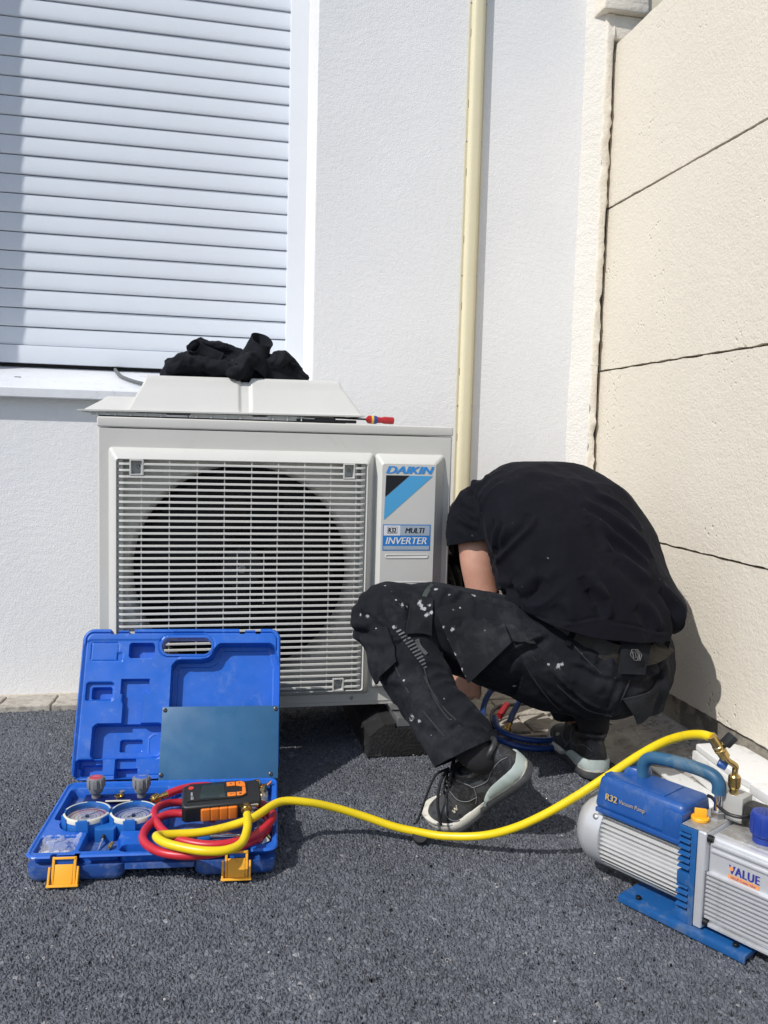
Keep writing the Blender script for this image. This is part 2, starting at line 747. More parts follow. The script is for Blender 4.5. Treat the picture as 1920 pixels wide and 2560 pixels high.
# pale mortar bed and pavers along the house
M_bed = mat('mortar bed', (0.50, 0.45, 0.37), 0.95, var=0.16, vscale=30, bump=0.6, bscale=220, bdist=0.002, dirt=(0.16, 0.14, 0.11), dscale=24, damt=0.4)
M_pav = mat('paver', (0.40, 0.365, 0.315), 0.9, var=0.2, vscale=22, bump=0.7, bscale=260, bdist=0.0016, dirt=(0.52, 0.49, 0.43), dscale=16, damt=0.5, dirt2=(0.13, 0.12, 0.10))
b = B()
b.box(-4, 0.60, 2.428, 2.58, -0.05, 0.004)
b.box(0.60, 0.955, 2.045, 2.58, -0.05, 0.0045)
bed = obj('pavement', b, M_bed)
bed['kind'] = 'structure'


def paver(x0, x1, y0, y1, z, skew=0.0):
    t = B()
    rnd = lambda: random.uniform(-0.003, 0.003)
    n = 7
    pts = []
    for (ax, ay), (bx, by) in (((x0, y0), (x1, y0)), ((x1, y0), (x1 + skew, y1)), ((x1 + skew, y1), (x0 + skew, y1)), ((x0 + skew, y1), (x0, y0))):
        for k in range(n):
            f = k / n
            pts.append((ax + (bx - ax) * f + rnd() * 0.6, ay + (by - ay) * f + rnd() * 0.6))
    t.prism(pts, -0.03, z + rnd() * 0.5, bev=0.006, seg=3)
    return obj('paver', t, M_pav, bed)


x = -0.98
while x < 0.60:
    wd = random.uniform(0.128, 0.142)
    paver(x + 0.002, x + wd - 0.002, 2.425, 2.527, 0.013, 0.006)
    x += wd
for (x0, x1, y0, y1) in ((0.62, 0.745, 2.062, 2.20), (0.752, 0.85, 2.058, 2.195), (0.857, 0.945, 2.064, 2.19),
                         (0.62, 0.70, 2.21, 2.34), (0.708, 0.82, 2.205, 2.335), (0.827, 0.945, 2.20, 2.33), (0.62, 0.77, 2.35, 2.47), (0.777, 0.945, 2.345, 2.47)):
    paver(x0, x1, y0, y1, 0.012)

# weathered concrete in the corner
M_conc = mat('old concrete', (0.34, 0.32, 0.29), 0.95, var=0.32, vscale=11, bump=1.0, bscale=90, bdist=0.004, dirt=(0.50, 0.49, 0.46), dscale=13, damt=0.5, dirt2=(0.12, 0.10, 0.08))
nx, ny = 60, 140
vs, fs = [], []
for j in range(ny + 1):
    for i in range(nx + 1):
        u, v = i / nx, j / ny
        y = 0.3 + 2.28 * v
        xl = 0.955 + 0.10 * max(0, (1.85 - y) / 0.4) if y < 1.85 else 0.955
        xl = min(xl, 1.10)
        x = xl + (1.235 - xl) * u + (0.012 * mnoise.noise(Vector((y * 9, 0, 3))) * (1 - u))
        z = 0.006 + 0.045 * u ** 1.6 + 0.006 * mnoise.noise(Vector((x * 14, y * 14, 0))) + 0.004 * mnoise.noise(Vector((x * 45, y * 45, 5)))
        if i == 0:
            z = -0.01
        vs.append((x, y, z))
for j in range(ny):
    for i in range(nx):
        a = j * (nx + 1) + i
        fs.append((a, a + 1, a + nx + 2, a + nx + 1))
me = bpy.data.meshes.new('footpath')
me.from_pydata(vs, [], fs)
slab = obj('footpath', me, M_conc, ang=60)
slab['kind'] = 'structure'

# crumbs of mortar and paint lying about
M_crumb = mat('mortar crumbs', (0.46, 0.445, 0.41), 0.95, var=0.2, vscale=60)


def crumbs(name, spots, lab=None):
    t = B()
    for (x, y, z, s) in spots:
        c = bmesh.new()
        bmesh.ops.create_icosphere(c, subdivisions=1, radius=s)
        for v in c.verts:
            v.co *= random.uniform(0.6, 1.15)
            v.co.z *= 0.55
        t.merge(c, Matrix.Translation((x, y, z)) @ Matrix.Rotation(random.uniform(0, 6), 4, 'Z'))
    o = obj(name, t, M_crumb, ang=20)
    o['kind'] = 'stuff'
    return o


sp = []
for _ in range(90):
    y = random.uniform(0.98, 2.35)
    x = random.uniform(-0.33 * y, 0.6 * y)
    sp.append((x, y, 0.0025, random.choice((0.0012, 0.0015, 0.002, 0.0026))))
crumbs('crumbs', sp)
sp = []
for _ in range(300):
    x = 1.20 - abs(random.gauss(0, 0.055))
    y = random.uniform(1.62, 2.42)
    u = (x - 0.955) / 0.28
    sp.append((x, y, 0.006 + 0.045 * max(u, 0) ** 1.6 + 0.001, random.choice((0.0015, 0.002, 0.003, 0.003, 0.004, 0.006))))
crumbs('rubble', sp)

# ------------------------------------------------------------------ house
house = thing('house', 'white roughcast house wall with a closed roller shutter window and painted sill', 'house', (0, 2.57, 0))
M_white = render_mat('white render', (0.82, 0.82, 0.82), (0.765, 0.77, 0.775), trowel=0.10, grain=0.6, dist=0.0014, gscale=210, trowel_scale=8)
WX0, WX1, WZ0, WZ1, WD = -0.992, 0.300, 0.885, 3.05, 0.262
WY = 2.57
xs = [-6.0, WX0, WX1, 1.30]
zs = [-0.05, WZ0, WZ1, 4.2]
t = bmesh.new()
V = {}
for i, x in enumerate(xs):
    for k, z in enumerate(zs):
        V[i, k] = t.verts.new((x, WY, z))
for i in range(3):
    for k in range(3):
        if (i, k) != (1, 1):
            t.faces.new((V[i, k], V[i + 1, k], V[i + 1, k + 1], V[i, k + 1]))
rim = [V[1, 1], V[2, 1], V[2, 2], V[1, 2]]
inn = [t.verts.new((v.co.x, WY + WD + 0.06, v.co.z)) for v in rim]
for k in range(4):
    t.faces.new((rim[k], inn[k], inn[(k + 1) % 4], rim[(k + 1) % 4]))
# right end and top of the wall, for a viewer further round
e = [V[3, 0], V[3, 3]]
f1 = t.verts.new((1.30, WY + 0.5, -0.05))
f2 = t.verts.new((1.30, WY + 0.5, 4.2))
f3 = t.verts.new((-6.0, WY + 0.5, 4.2))
t.faces.new((V[3, 0], f1, f2, V[3, 3]))
t.faces.new((V[0, 3], V[1, 3], V[2, 3], V[3, 3], f2, f3))
es = [e for e in t.edges if e.verts[0] in rim and e.verts[1] in rim]
bmesh.ops.bevel(t, geom=es, offset=0.007, segments=3, affect='EDGES', profile=0.5)
obj('rendered_wall', t, M_white, house, world=True, ang=50)

# roller shutter
M_alu = mat('white lacquered aluminium', (0.67, 0.71, 0.765), 0.38, var=0.04, vscale=3, bump=0.06, bscale=500, bdist=0.0003, spec=0.5)
M_gap = mat('dark gap', (0.02, 0.02, 0.022), 0.8)
SY = WY + WD
b = B()
b.box(WX0 + 0.03, WX1 - 0.02, SY - 0.010, SY + 0.014, 0.985, 1.0395, bev=0.003)
shut = obj('roller_shutter', b, M_alu, house, world=True)
pitch = 0.0576
prof = [(0.0, 0.0012), (0.0016, -0.0010), (0.006, -0.0020), (0.014, -0.0019), (0.026, -0.0009), (0.038, 0.0006), (0.047, 0.0019), (0.0535, 0.0030), (0.0548, 0.0033), (0.0549, 0.006)]
t = bmesh.new()
lx, rx = WX0 + 0.03, WX1 - 0.03
ring = [[t.verts.new((x, dy, dz)) for (dz, dy) in prof] + [t.verts.new((x, 0.009, 0.0549)), t.verts.new((x, 0.009, 0.0))] for x in (lx, rx)]
kk = len(ring[0])
for k in range(kk):
    t.faces.new((ring[0][k], ring[0][(k + 1) % kk], ring[1][(k + 1) % kk], ring[1][k]))
t.faces.new(ring[0])
t.faces.new(ring[1][::-1])
slat = obj('slat', t, M_alu, shut, ang=40)
MW_off = Vector((0, -2.57, 0))
slat.matrix_local = Matrix.Translation(Vector((0, SY, 1.041)) + MW_off)
for k in range(1, 36):
    inst(slat, shut, Matrix.Translation(Vector((0, SY + random.uniform(-0.0006, 0.0006), 1.041 + pitch * k)) + MW_off))
b = B()
b.box(WX0 + 0.02, WX1 - 0.02, SY + 0.02, SY + 0.03, 0.88, 3.05)
obj('shutter_backing', b, M_gap, house, world=True)
b = B()
b.box(WX1 - 0.058, WX1 + 0.004, SY - 0.028, SY + 0.03, 0.935, 3.04, bev=0.003)
M_rail = mat('white rail aluminium', (0.74, 0.765, 0.80), 0.4, var=0.03, vscale=4)
gr = obj('guide_rail', b, M_rail, house, world=True)
b = B()
b.box(WX0 - 0.004, WX0 + 0.058, SY - 0.028, SY + 0.03, 0.935, 3.04, bev=0.003)
obj('guide_rail', b, M_rail, house, world=True)

# sill: sloping sheet with a turned-down lip
M_sill = mat('white coated sill', (0.74, 0.76, 0.79), 0.34, var=0.05, vscale=8, dirt=(0.36, 0.34, 0.31), dscale=30, damt=0.35)
prof = [(2.8501, 0.974), (2.80, 0.962), (2.548, 0.9015), (2.540, 0.899), (2.5365, 0.894), (2.5365, 0.871), (2.5385, 0.868), (2.5415, 0.870), (2.5415, 0.888), (2.85, 0.955)]
t = bmesh.new()
ring = [[t.verts.new((x, y, z)) for (y, z) in prof] for x in (WX0 - 0.03, WX1 + 0.006)]
for k in range(len(prof)):
    t.faces.new((ring[0][k], ring[0][(k + 1) % len(prof)], ring[1][(k + 1) % len(prof)], ring[1][k]))
t.faces.new(ring[0])
t.faces.new(ring[1][::-1])
obj('window_sill', t, M_sill, house, world=True, ang=30)
b = B()
b.prism(rrect2(0, 0, 0.0095, 0.0022, 0.002), 0.0, 0.0012, m=frame((-0.556, 2.672, 0.9315), (1, 0, 0), (0, 1, 0.24)))
obj('drain_slot', b, M_gap, house, world=True)

# cable lying on the sill
M_cab = mat('grey cable sheath', (0.11, 0.12, 0.125), 0.55, var=0.1, vscale=40)
pts = catmull([(-0.298, 2.835, 0.978), (-0.290, 2.79, 0.968), (-0.27, 2.72, 0.950), (-0.235, 2.65, 0.934), (-0.19, 2.585, 0.921), (-0.13, 2.545, 0.912), (-0.08, 2.50, 0.89), (-0.06, 2.46, 0.80), (-0.05, 2.42, 0.70)], 8)
b = B()
b.tube(pts, 0.0055, 10)
tag(obj('cable', b, M_cab), 'grey cable running from under the shutter across the white window sill', 'cable')

# ------------------------------------------------------------------ cable trunking
tr = thing('cable_trunking', 'cream plastic cable trunking running up the white wall', 'trunking', (0.785, 2.57, 0))
M_cream = mat('cream pvc', (0.72, 0.66, 0.46), 0.36, var=0.04, vscale=5, spec=0.5)
M_creamd = mat('cream pvc base', (0.60, 0.55, 0.39), 0.45, var=0.05, vscale=5)
zb, zt = 0.34, 3.6
b = B()
b.box(0.7585, 0.8135, 2.5615, 2.5695, zb, zt, bev=0.0015)
obj('trunking_base', b, M_creamd, tr, world=True)
prof = []
for k in range(25):
    a = math.pi - math.pi * k / 24
    cx, ry = 0.786, 0.0175
    ex = 2 / 2.7
    cs, sn = math.cos(a), math.sin(a)
    prof.append((cx + 0.0208 * math.copysign(abs(cs) ** ex, cs), 2.5612 - ry * abs(sn) ** ex))
prof = [(0.7652, 2.565)] + prof + [(0.8068, 2.565)]
t = bmesh.new()
ring = [[t.verts.new((x, y, z)) for (x, y) in prof] for z in (zb - 0.004, zt)]
for k in range(len(prof)):
    t.faces.new((ring[0][k], ring[0][(k + 1) % len(prof)], ring[1][(k + 1) % len(prof)], ring[1][k]))
t.faces.new(ring[0])
t.faces.new(ring[1][::-1])
obj('trunking_cover', t, M_cream, tr, world=True, ang=40)
slot_b = B()
slot_b.box(-0.0007, 0.0007, -0.0006, 0.0, -0.0115, 0.0115)
slot = obj('slot', slot_b, M_gap, tr)
scr_b = B()
scr_b.lathe([(0.0, 0.0), (0.0028, 0.0), (0.0028, 0.0008), (0.0016, 0.0016), (0, 0.0016)], 12, m=Matrix.Rotation(R(90), 4, 'X'))
M_zinc = mat('zinc screw', (0.45, 0.45, 0.46), 0.35, 0.9)
scr = obj('screw', scr_b, M_zinc, tr)
first = True
for k, z in enumerate([2.012, 1.805, 1.602, 1.40, 1.198, 0.995, 0.79, 2.22, 2.43]):
    m_ = Matrix.Translation((0.7648 - 0.785, 2.5612 - 2.57, z))
    (slot if k == 0 else inst(slot, tr)).matrix_local = m_
for k, z in enumerate([2.1, 1.695, 1.292, 0.89]):
    for s, xx in enumerate((0.7617, 0.8103)):
        m_ = Matrix.Translation((xx - 0.785, 2.5615 - 2.57, z))
        (scr if (k, s) == (0, 0) else inst(scr, tr)).matrix_local = m_

# ------------------------------------------------------------------ concrete panel fence on the right
fence = thing('panel_fence', 'cream painted concrete panel wall with dark open joints at the right', 'wall', (1.216, 1.5, 0))
M_pan = render_mat('painted concrete panel', (0.720, 0.668, 0.572), (0.685, 0.632, 0.535), trowel=0.02, grain=0.5, dist=0.0030, gscale=150, pit=3.2)
M_post = render_mat('painted concrete post', (0.78, 0.725, 0.625), (0.74, 0.68, 0.58), trowel=0.0, grain=0.7, dist=0.0024, gscale=110)
M_plin = mat('bare plinth concrete', (0.17, 0.155, 0.135), 0.95, var=0.3, vscale=16, bump=0.9, bscale=120, bdist=0.003, dirt=(0.42, 0.38, 0.31), dscale=9, damt=0.6)


def panel(z0, z1, xf, mt, y0=0.42, y1=2.5200, jag=0.003, seed=0, nm='panel'):
    ny, nz = 200, 10
    t = bmesh.new()
    grid = []
    for j in range(ny + 1):
        y = y0 + (y1 - y0) * j / ny
        lo = z0 + jag * (mnoise.noise(Vector((y * 22, seed, 0))) + 0.6 * mnoise.noise(Vector((y * 70, seed, 7))))
        hi = z1 + jag * 0.8 * (mnoise.noise(Vector((y * 18, seed, 31))) + 0.6 * mnoise.noise(Vector((y * 64, seed, 17))))
        row = []
        for k in range(nz + 1):
            z = lo + (hi - lo) * k / nz
            x = xf + 0.0022 * mnoise.noise(Vector((y * 3.1, z * 3.1, seed)))
            yy_ = y
            if j == ny:
                yy_ = y + 0.004 * mnoise.noise(Vector((z * 13, seed, 3))) + 0.004 * mnoise.noise(Vector((z * 60, seed, 5))) - (0.05 * max(0, (z - 1.965) / 0.045) ** 1.5 if z1 > 1.9 else 0)
            row.append(t.verts.new((x, yy_, z)))
        grid.append(row)
    for j in range(ny):
        for k in range(nz):
            t.faces.new((grid[j][k], grid[j + 1][k], grid[j + 1][k + 1], grid[j][k + 1]))
    be = [e for e in t.edges if e.is_boundary]
    r = bmesh.ops.extrude_edge_only(t, edges=be)
    nv_ = [v for v in r['geom'] if isinstance(v, bmesh.types.BMVert)]
    bmesh.ops.translate(t, verts=nv_, vec=(0.042, 0, 0))
    return obj(nm, t, mt, fence, world=True, ang=45)


panel(0.118, 0.5105, 1.2165, M_pan, jag=0.0032, seed=1)
panel(0.5165, 1.0092, 1.2150, M_pan, jag=0.0024, seed=2)
panel(1.0152, 1.5130, 1.2165, M_pan, jag=0.0024, seed=3)
panel(1.5190, 2.0080, 1.2155, M_pan, jag=0.0024, seed=4)
panel(-0.05, 0.1195, 1.2245, M_plin, jag=0.002, seed=5, nm='plinth')
b = B()
b.box(1.2585, 1.2655, 0.42, 2.5600, -0.02, 1.95)
obj('joint_shade_sheet', b, M_gap, fence, world=True)  # near-black sheet added behind the panels, its colour stands for shade in the joints


def rough_block(t, x0, x1, y0, y1, z0, z1, jag, seed, skewx=0.0):
    c = bmesh.new()
    bmesh.ops.create_cube(c, size=1)
    bmesh.ops.subdivide_edges(c, edges=c.edges, cuts=1, use_grid_fill=True)
    nz = max(2, int((z1 - z0) / 0.02))
    bmesh.ops.bisect_plane
    for v in c.verts:
        v.co = Vector(((v.co.x + .5) * (x1 - x0) + x0, (v.co.y + .5) * (y1 - y0) + y0, (v.co.z + .5) * (z1 - z0) + z0))
    for k in range(1, nz):
        z = z0 + (z1 - z0) * k / nz
        bmesh.ops.bisect_plane(c, geom=c.verts[:] + c.edges[:] + c.faces[:], plane_co=(0, 0, z), plane_no=(0, 0, 1))
    for v in c.verts:
        nv = Vector((v.co.x * 30, v.co.y * 30, v.co.z * 24 + seed))
        if v.co.y > (y0 + y1) / 2 and skewx:
            v.co.x += skewx * (v.co.y - y0) / (y1 - y0)
        v.co += Vector((mnoise.noise(nv), mnoise.noise(nv + Vector((9, 0, 0))), 0.4 * mnoise.noise(nv + Vector((0, 9, 0))))) * jag
    es = [e for e in c.edges if len(e.link_faces) == 2 and e.calc_face_angle(0) > 1.0]
    bmesh.ops.bevel(c, geom=es, offset=0.005, segments=2, affect='EDGES', profile=0.5)
    t.merge(c)


b = B()
rough_block(b, 1.179, 1.2040, 2.4985, 2.562, -0.03, 2.092, 0.0050, 3)
rough_block(b, 1.1795, 1.3000, 2.4995, 2.5615, 2.020, 2.092, 0.0025, 4)
obj('post', b, M_post, fence, world=True, ang=60)
b = B()
rough_block(b, 1.156, 1.302, 2.4775, 2.566, 2.0925, 2.75, 0.003, 9)
obj('post_cap', b, M_post, fence, world=True, ang=60)
b = B()
rough_block(b, 1.217, 1.34, 0.32, 0.4185, -0.03, 2.10, 0.003, 13)
obj('post', b, M_post, fence, world=True, ang=60)
# plaster fillet between house and post
M_fil = render_mat('white plaster fillet', (0.74, 0.72, 0.675), (0.69, 0.66, 0.60), trowel=0.1, grain=0.6, dist=0.003, gscale=140)
t = bmesh.new()
prev = None
for k in range(111):
    z = -0.03 + 2.75 * k / 110
    wob = 0.006 * mnoise.noise(Vector((z * 5, 0, 0))) + 0.0025 * mnoise.noise(Vector((z * 30, 4, 0)))
    low = 0.010 * max(0, 1 - z / 1.3)
    ring = [t.verts.new(p) for p in ((1.140 + wob - low, 2.5705, z), (1.150 + wob - low, 2.558, z), (1.1725 + wob * 0.3, 2.515, z), (1.1815, 2.503, z))]
    if prev:
        for a in range(3):
            t.faces.new((prev[a], prev[a + 1], ring[a + 1], ring[a]))
    prev = ring
obj('plaster_fillet', t, M_fil, fence, world=True, ang=70)
# far cream wall seen above the panels
nb = B()
nb.box(1.3055, 6.0, 2.489, 3.2, -0.03, 4.0, bev=0.01)
tag(obj('neighbouring_wall', nb, render_mat('pale yellow render', (0.70, 0.645, 0.50), (0.66, 0.60, 0.46), trowel=0.1, grain=0.3, dist=0.002)),
    'pale yellow wall just visible above the concrete panels', 'wall')
# ------------------------------------------------------------------ outdoor unit
AX0, AX1, AY, AZ0, AZ1, AD = -0.2536, 0.5969, 2.038, 0.114, 0.814, 0.33
unit = thing('outdoor_unit', 'large pale grey heat pump outdoor unit with slatted fan grille and blue logo', 'air conditioner', (0.17, 2.2, 0))
M_ac = mat('pale grey casing paint', (0.595, 0.588, 0.550), 0.42, var=0.03, vscale=5, bump=0.05, bscale=600, bdist=0.0003, dirt=(0.46, 0.45, 0.41), dscale=7, damt=0.25)
M_acp = mat('pale grey plastic', (0.600, 0.598, 0.565), 0.40, var=0.03, vscale=7, bump=0.04, bscale=700, bdist=0.0003)
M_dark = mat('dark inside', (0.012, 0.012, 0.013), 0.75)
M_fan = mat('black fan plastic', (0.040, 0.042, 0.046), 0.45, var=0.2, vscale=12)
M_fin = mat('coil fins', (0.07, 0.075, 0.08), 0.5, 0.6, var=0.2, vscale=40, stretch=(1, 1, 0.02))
FX, FZ, FR = 0.081, 0.447, 0.270

# front sheet with the round air outlet
t = bmesh.new()
n = 64
outer = [(AX0 + 0.004, AZ0 + 0.004), (AX1 - 0.004, AZ0 + 0.004), (AX1 - 0.004, 0.786), (AX0 + 0.004, 0.786)]
circ = [t.verts.new((FX + FR * math.cos(2 * math.pi * k / n), AY, FZ + FR * math.sin(2 * math.pi * k / n))) for k in range(n)]
# an inner square ring round the hole, then the rest of the sheet
sq = 0.288
def sqp(k):
    a = 2 * math.pi * k / n
    c, s = math.cos(a), math.sin(a)
    m_ = max(abs(c), abs(s))
    return (FX + sq * c / m_, AY, FZ + sq * s / m_)
sqv = [t.verts.new(sqp(k)) for k in range(n)]
for k in range(n):
    t.faces.new((circ[k], circ[(k + 1) % n], sqv[(k + 1) % n], sqv[k]))
co = [t.verts.new((x, AY, z)) for x, z in outer]
c8 = [sqv[n * 5 // 8], sqv[n * 7 // 8], sqv[n // 8], sqv[n * 3 // 8]]   # bl, br, tr, tl of the square
def side(a, b):
    out, k = [], a
    while True:
        out.append(sqv[k % n])
        if k % n == b % n:
            return out
        k += 1
t.faces.new([co[0], co[1]] + side(n * 5 // 8, n * 7 // 8)[::-1])
t.faces.new([co[1], co[2]] + side(n * 7 // 8, n + n // 8)[::-1])
t.faces.new([co[2], co[3]] + side(n // 8, n * 3 // 8)[::-1])
t.faces.new([co[3], co[0]] + side(n * 3 // 8, n * 5 // 8)[::-1])
# rounded arris and sides
back = [t.verts.new((x, AY + 0.004, z)) for x, z in ((AX0, AZ0), (AX1, AZ0), (AX1, 0.7885), (AX0, 0.7885))]
back2 = [t.verts.new((v.co.x, AY + AD, v.co.z)) for v in back]
for k in range(4):
    t.faces.new((co[k], back[k], back[(k + 1) % 4], co[(k + 1) % 4]))
    if k != 1:
        t.faces.new((back[k], back2[k], back2[(k + 1) % 4], back[(k + 1) % 4]))
t.faces.new(back2)
# right side, with the service opening left open
xo = AX1
z0o, z1o, y0o, y1o = 0.16, 0.62, AY + 0.06, AY + 0.29
zc = [AZ0, z0o, z1o, 0.7885]
yc = [AY + 0.004, y0o, y1o, AY + AD]
W = {}
for i, y in enumerate(yc):
    for k, z in enumerate(zc):
        W[i, k] = t.verts.new((xo, y, z))
for i in range(3):
    for k in range(3):
        if (i, k) != (1, 1):
            t.faces.new((W[i, k], W[i + 1, k], W[i + 1, k + 1], W[i, k + 1]))
# bell mouth
prev = circ
for dy, dr in ((0.004, -0.004), (0.012, -0.009), (0.03, -0.011), (0.075, -0.009)):
    ring = [t.verts.new((FX + (FR + dr) * math.cos(2 * math.pi * k / n), AY + dy, FZ + (FR + dr) * math.sin(2 * math.pi * k / n))) for k in range(n)]
    for k in range(n):
        t.faces.new((prev[k], ring[k], ring[(k + 1) % n], prev[(k + 1) % n]))
    prev = ring
obj('casing', t, M_ac, unit, world=True, ang=35)
b = B()
b.box(AX0 - 0.0015, AX1 + 0.0015, AY - 0.0025, AY + AD + 0.002, 0.7895, AZ1, bev=0.0065, seg=3)
obj('lid', b, M_ac, unit, world=True)
b = B()
b.box(AX0 + 0.001, AX1 - 0.001, AY + 0.002, AY + AD - 0.002, AZ0 - 0.006, AZ0 + 0.03, bev=0.001)
obj('base_pan', b, M_ac, unit, world=True)
# inside: coil, bulkhead, fan
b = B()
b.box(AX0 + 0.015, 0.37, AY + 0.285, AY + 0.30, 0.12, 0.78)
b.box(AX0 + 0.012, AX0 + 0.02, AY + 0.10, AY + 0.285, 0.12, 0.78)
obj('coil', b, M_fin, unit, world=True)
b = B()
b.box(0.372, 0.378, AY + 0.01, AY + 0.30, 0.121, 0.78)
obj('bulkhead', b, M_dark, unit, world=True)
b = B()
for z, x0, x1, y0 in ((0.58, -0.02, 0.02, 0.26), (0.60, 0.03, 0.035, 0.26)):
    b.box(x0, x1, AY + y0, AY + y0 + 0.004, z - 0.045, z + 0.045, bev=0.001)
M_steel = mat('galvanised steel', (0.42, 0.43, 0.43), 0.38, 0.85, var=0.18, vscale=22, dirt=(0.62, 0.62, 0.60), dscale=18, damt=0.4)
obj('motor_bracket', b, M_steel, unit, world=True)
fan = thing('fan', '', '', (0, 0, 0))
for k_ in ('label', 'category'):
    del fan[k_]
fan.parent = unit
fm = frame((FX, AY + 0.115, FZ), (1, 0, 0), (0, 0, 1))      # local z towards the viewer
fan.matrix_local = MW[unit.name].inverted() @ fm
MW[fan.name] = fm
b = B()
b.lathe([(0, 0.05), (0.03, 0.052), (0.05, 0.045), (0.058, 0.03), (0.060, -0.03), (0, -0.03)], 32)
obj('hub', b, M_fan, fan)
bl = bmesh.new()
gridv = []
for i in range(13):
    r = 0.05 + 0.19 * i / 12
    row = []
    for k in range(13):
        a = R(-46 + 92 * k / 12) * (0.85 + 0.15 * i / 12) + 0.35 * (i / 12) ** 1.5
        h = -0.034 + 0.068 * k / 12 + 0.008 * math.sin(math.pi * k / 12)
        row.append(bl.verts.new((r * math.cos(a), r * math.sin(a), h)))
    gridv.append(row)
for i in range(12):
    for k in range(12):
        bl.faces.new((gridv[i][k], gridv[i + 1][k], gridv[i + 1][k + 1], gridv[i][k + 1]))
geom = bmesh.ops.solidify(bl, geom=bl.faces[:], thickness=0.004)
blade = obj('blade', bl, M_fan, fan, ang=60)
for k in (1, 2):
    inst(blade, fan, Matrix.Rotation(R(120 * k + 0), 4, 'Z'))
b = B()
b.lathe([(0, 0.0), (0.011, 0.0), (0.011, 0.006), (0.006, 0.008), (0.006, 0.016), (0, 0.016)], 6)
obj('nut', b, M_steel, fan, loc=(0, 0, 0.053))

# grille
def ringframe(t, loops):
    """quads between successive rectangular loops (x0, x1, z0, z1, y, r)"""
    rings = []
    for (x0, x1, z0, z1, y, r) in loops:
        pts = rrect2((x0 + x1) / 2, (z0 + z1) / 2, (x1 - x0) / 2, (z1 - z0) / 2, r, 5)
        rings.append([t.verts.new((p[0], y, p[1])) for p in pts])
    m_ = len(rings[0])
    for a, c in zip(rings, rings[1:]):
        for k in range(m_):
            t.faces.new((a[k], a[(k + 1) % m_], c[(k + 1) % m_], c[k]))


GX0, GX1, GZ0, GZ1 = -0.229, 0.397, 0.138, 0.744
GY = AY - 0.029
t = bmesh.new()
ringframe(t, [(GX0, GX1, GZ0, GZ1, AY + 0.001, 0.008), (GX0 + 0.001, GX1 - 0.001, GZ0 + 0.001, GZ1 - 0.001, AY - 0.004, 0.008),
              (GX0 + 0.015, GX1 - 0.015, GZ0 + 0.013, GZ1 - 0.022, GY + 0.004, 0.008), (GX0 + 0.019, GX1 - 0.019, GZ0 + 0.016, GZ1 - 0.026, GY + 0.0015, 0.006),
              (GX0 + 0.021, GX1 - 0.021, GZ0 + 0.018, GZ1 - 0.028, GY + 0.006, 0.004), (GX0 + 0.022, GX1 - 0.022, GZ0 + 0.019, GZ1 - 0.029, AY - 0.002, 0.004)])
b = B()
b.box(0.004, 0.010, 2.196, 2.199, 0.510, 0.562)
b.box(0.014, 0.020, 2.196, 2.199, 0.510, 0.562)
b.box(0.004, 0.045, 2.196, 2.199, 0.500, 0.5095)
obj('inner_label', b, mat('white label', (0.75, 0.77, 0.78), 0.5), unit, world=True)
grille = obj('grille', t, M_acp, unit, world=True, ang=40)
gx0, gx1, gz0, gz1 = GX0 + 0.0215, GX1 - 0.0215, GZ0 + 0.0185, GZ1 - 0.0285
NB = 38
pz = (gz1 - gz0) / (NB + 0.2)
# one bar: blade section swept with its ends bent back into the frame
def bar_mesh(xa, xb):
    prof = [(0.0, -0.0023), (0.0018, -0.0027), (0.0120, -0.0012), (0.0120, 0.0002), (0.0026, 0.0026), (0.0003, 0.0016)]
    path = [(xa, 0.021), (xa + 0.001, 0.012), (xa + 0.004, 0.0045), (xa + 0.010, 0.0008), (xa + 0.018, 0.0), (xb - 0.018, 0.0), (xb - 0.010, 0.0008), (xb - 0.004, 0.0045), (xb - 0.001, 0.012), (xb, 0.021)]
    secs = []
    for x, dy in path:
        secs.append([(x, GY + dy + p[0] * (0.35 if dy > 0.003 else 1), p[1]) for p in prof])
    t_ = B()
    t_.loft(secs)
    return t_


base_m = Matrix.Translation(-Vector((0.17, 2.2, 0)))
bar = obj('bar', bar_mesh(gx0, gx1), M_acp, grille, ang=40)
def bz(k):
    return gz1 - pz * (k + 0.62)


POCK = [(-0.178, gz1 - 0.0, 2, 0.028), (0.331, gz1 - 0.0, 2, 0.024)]
cut = {}
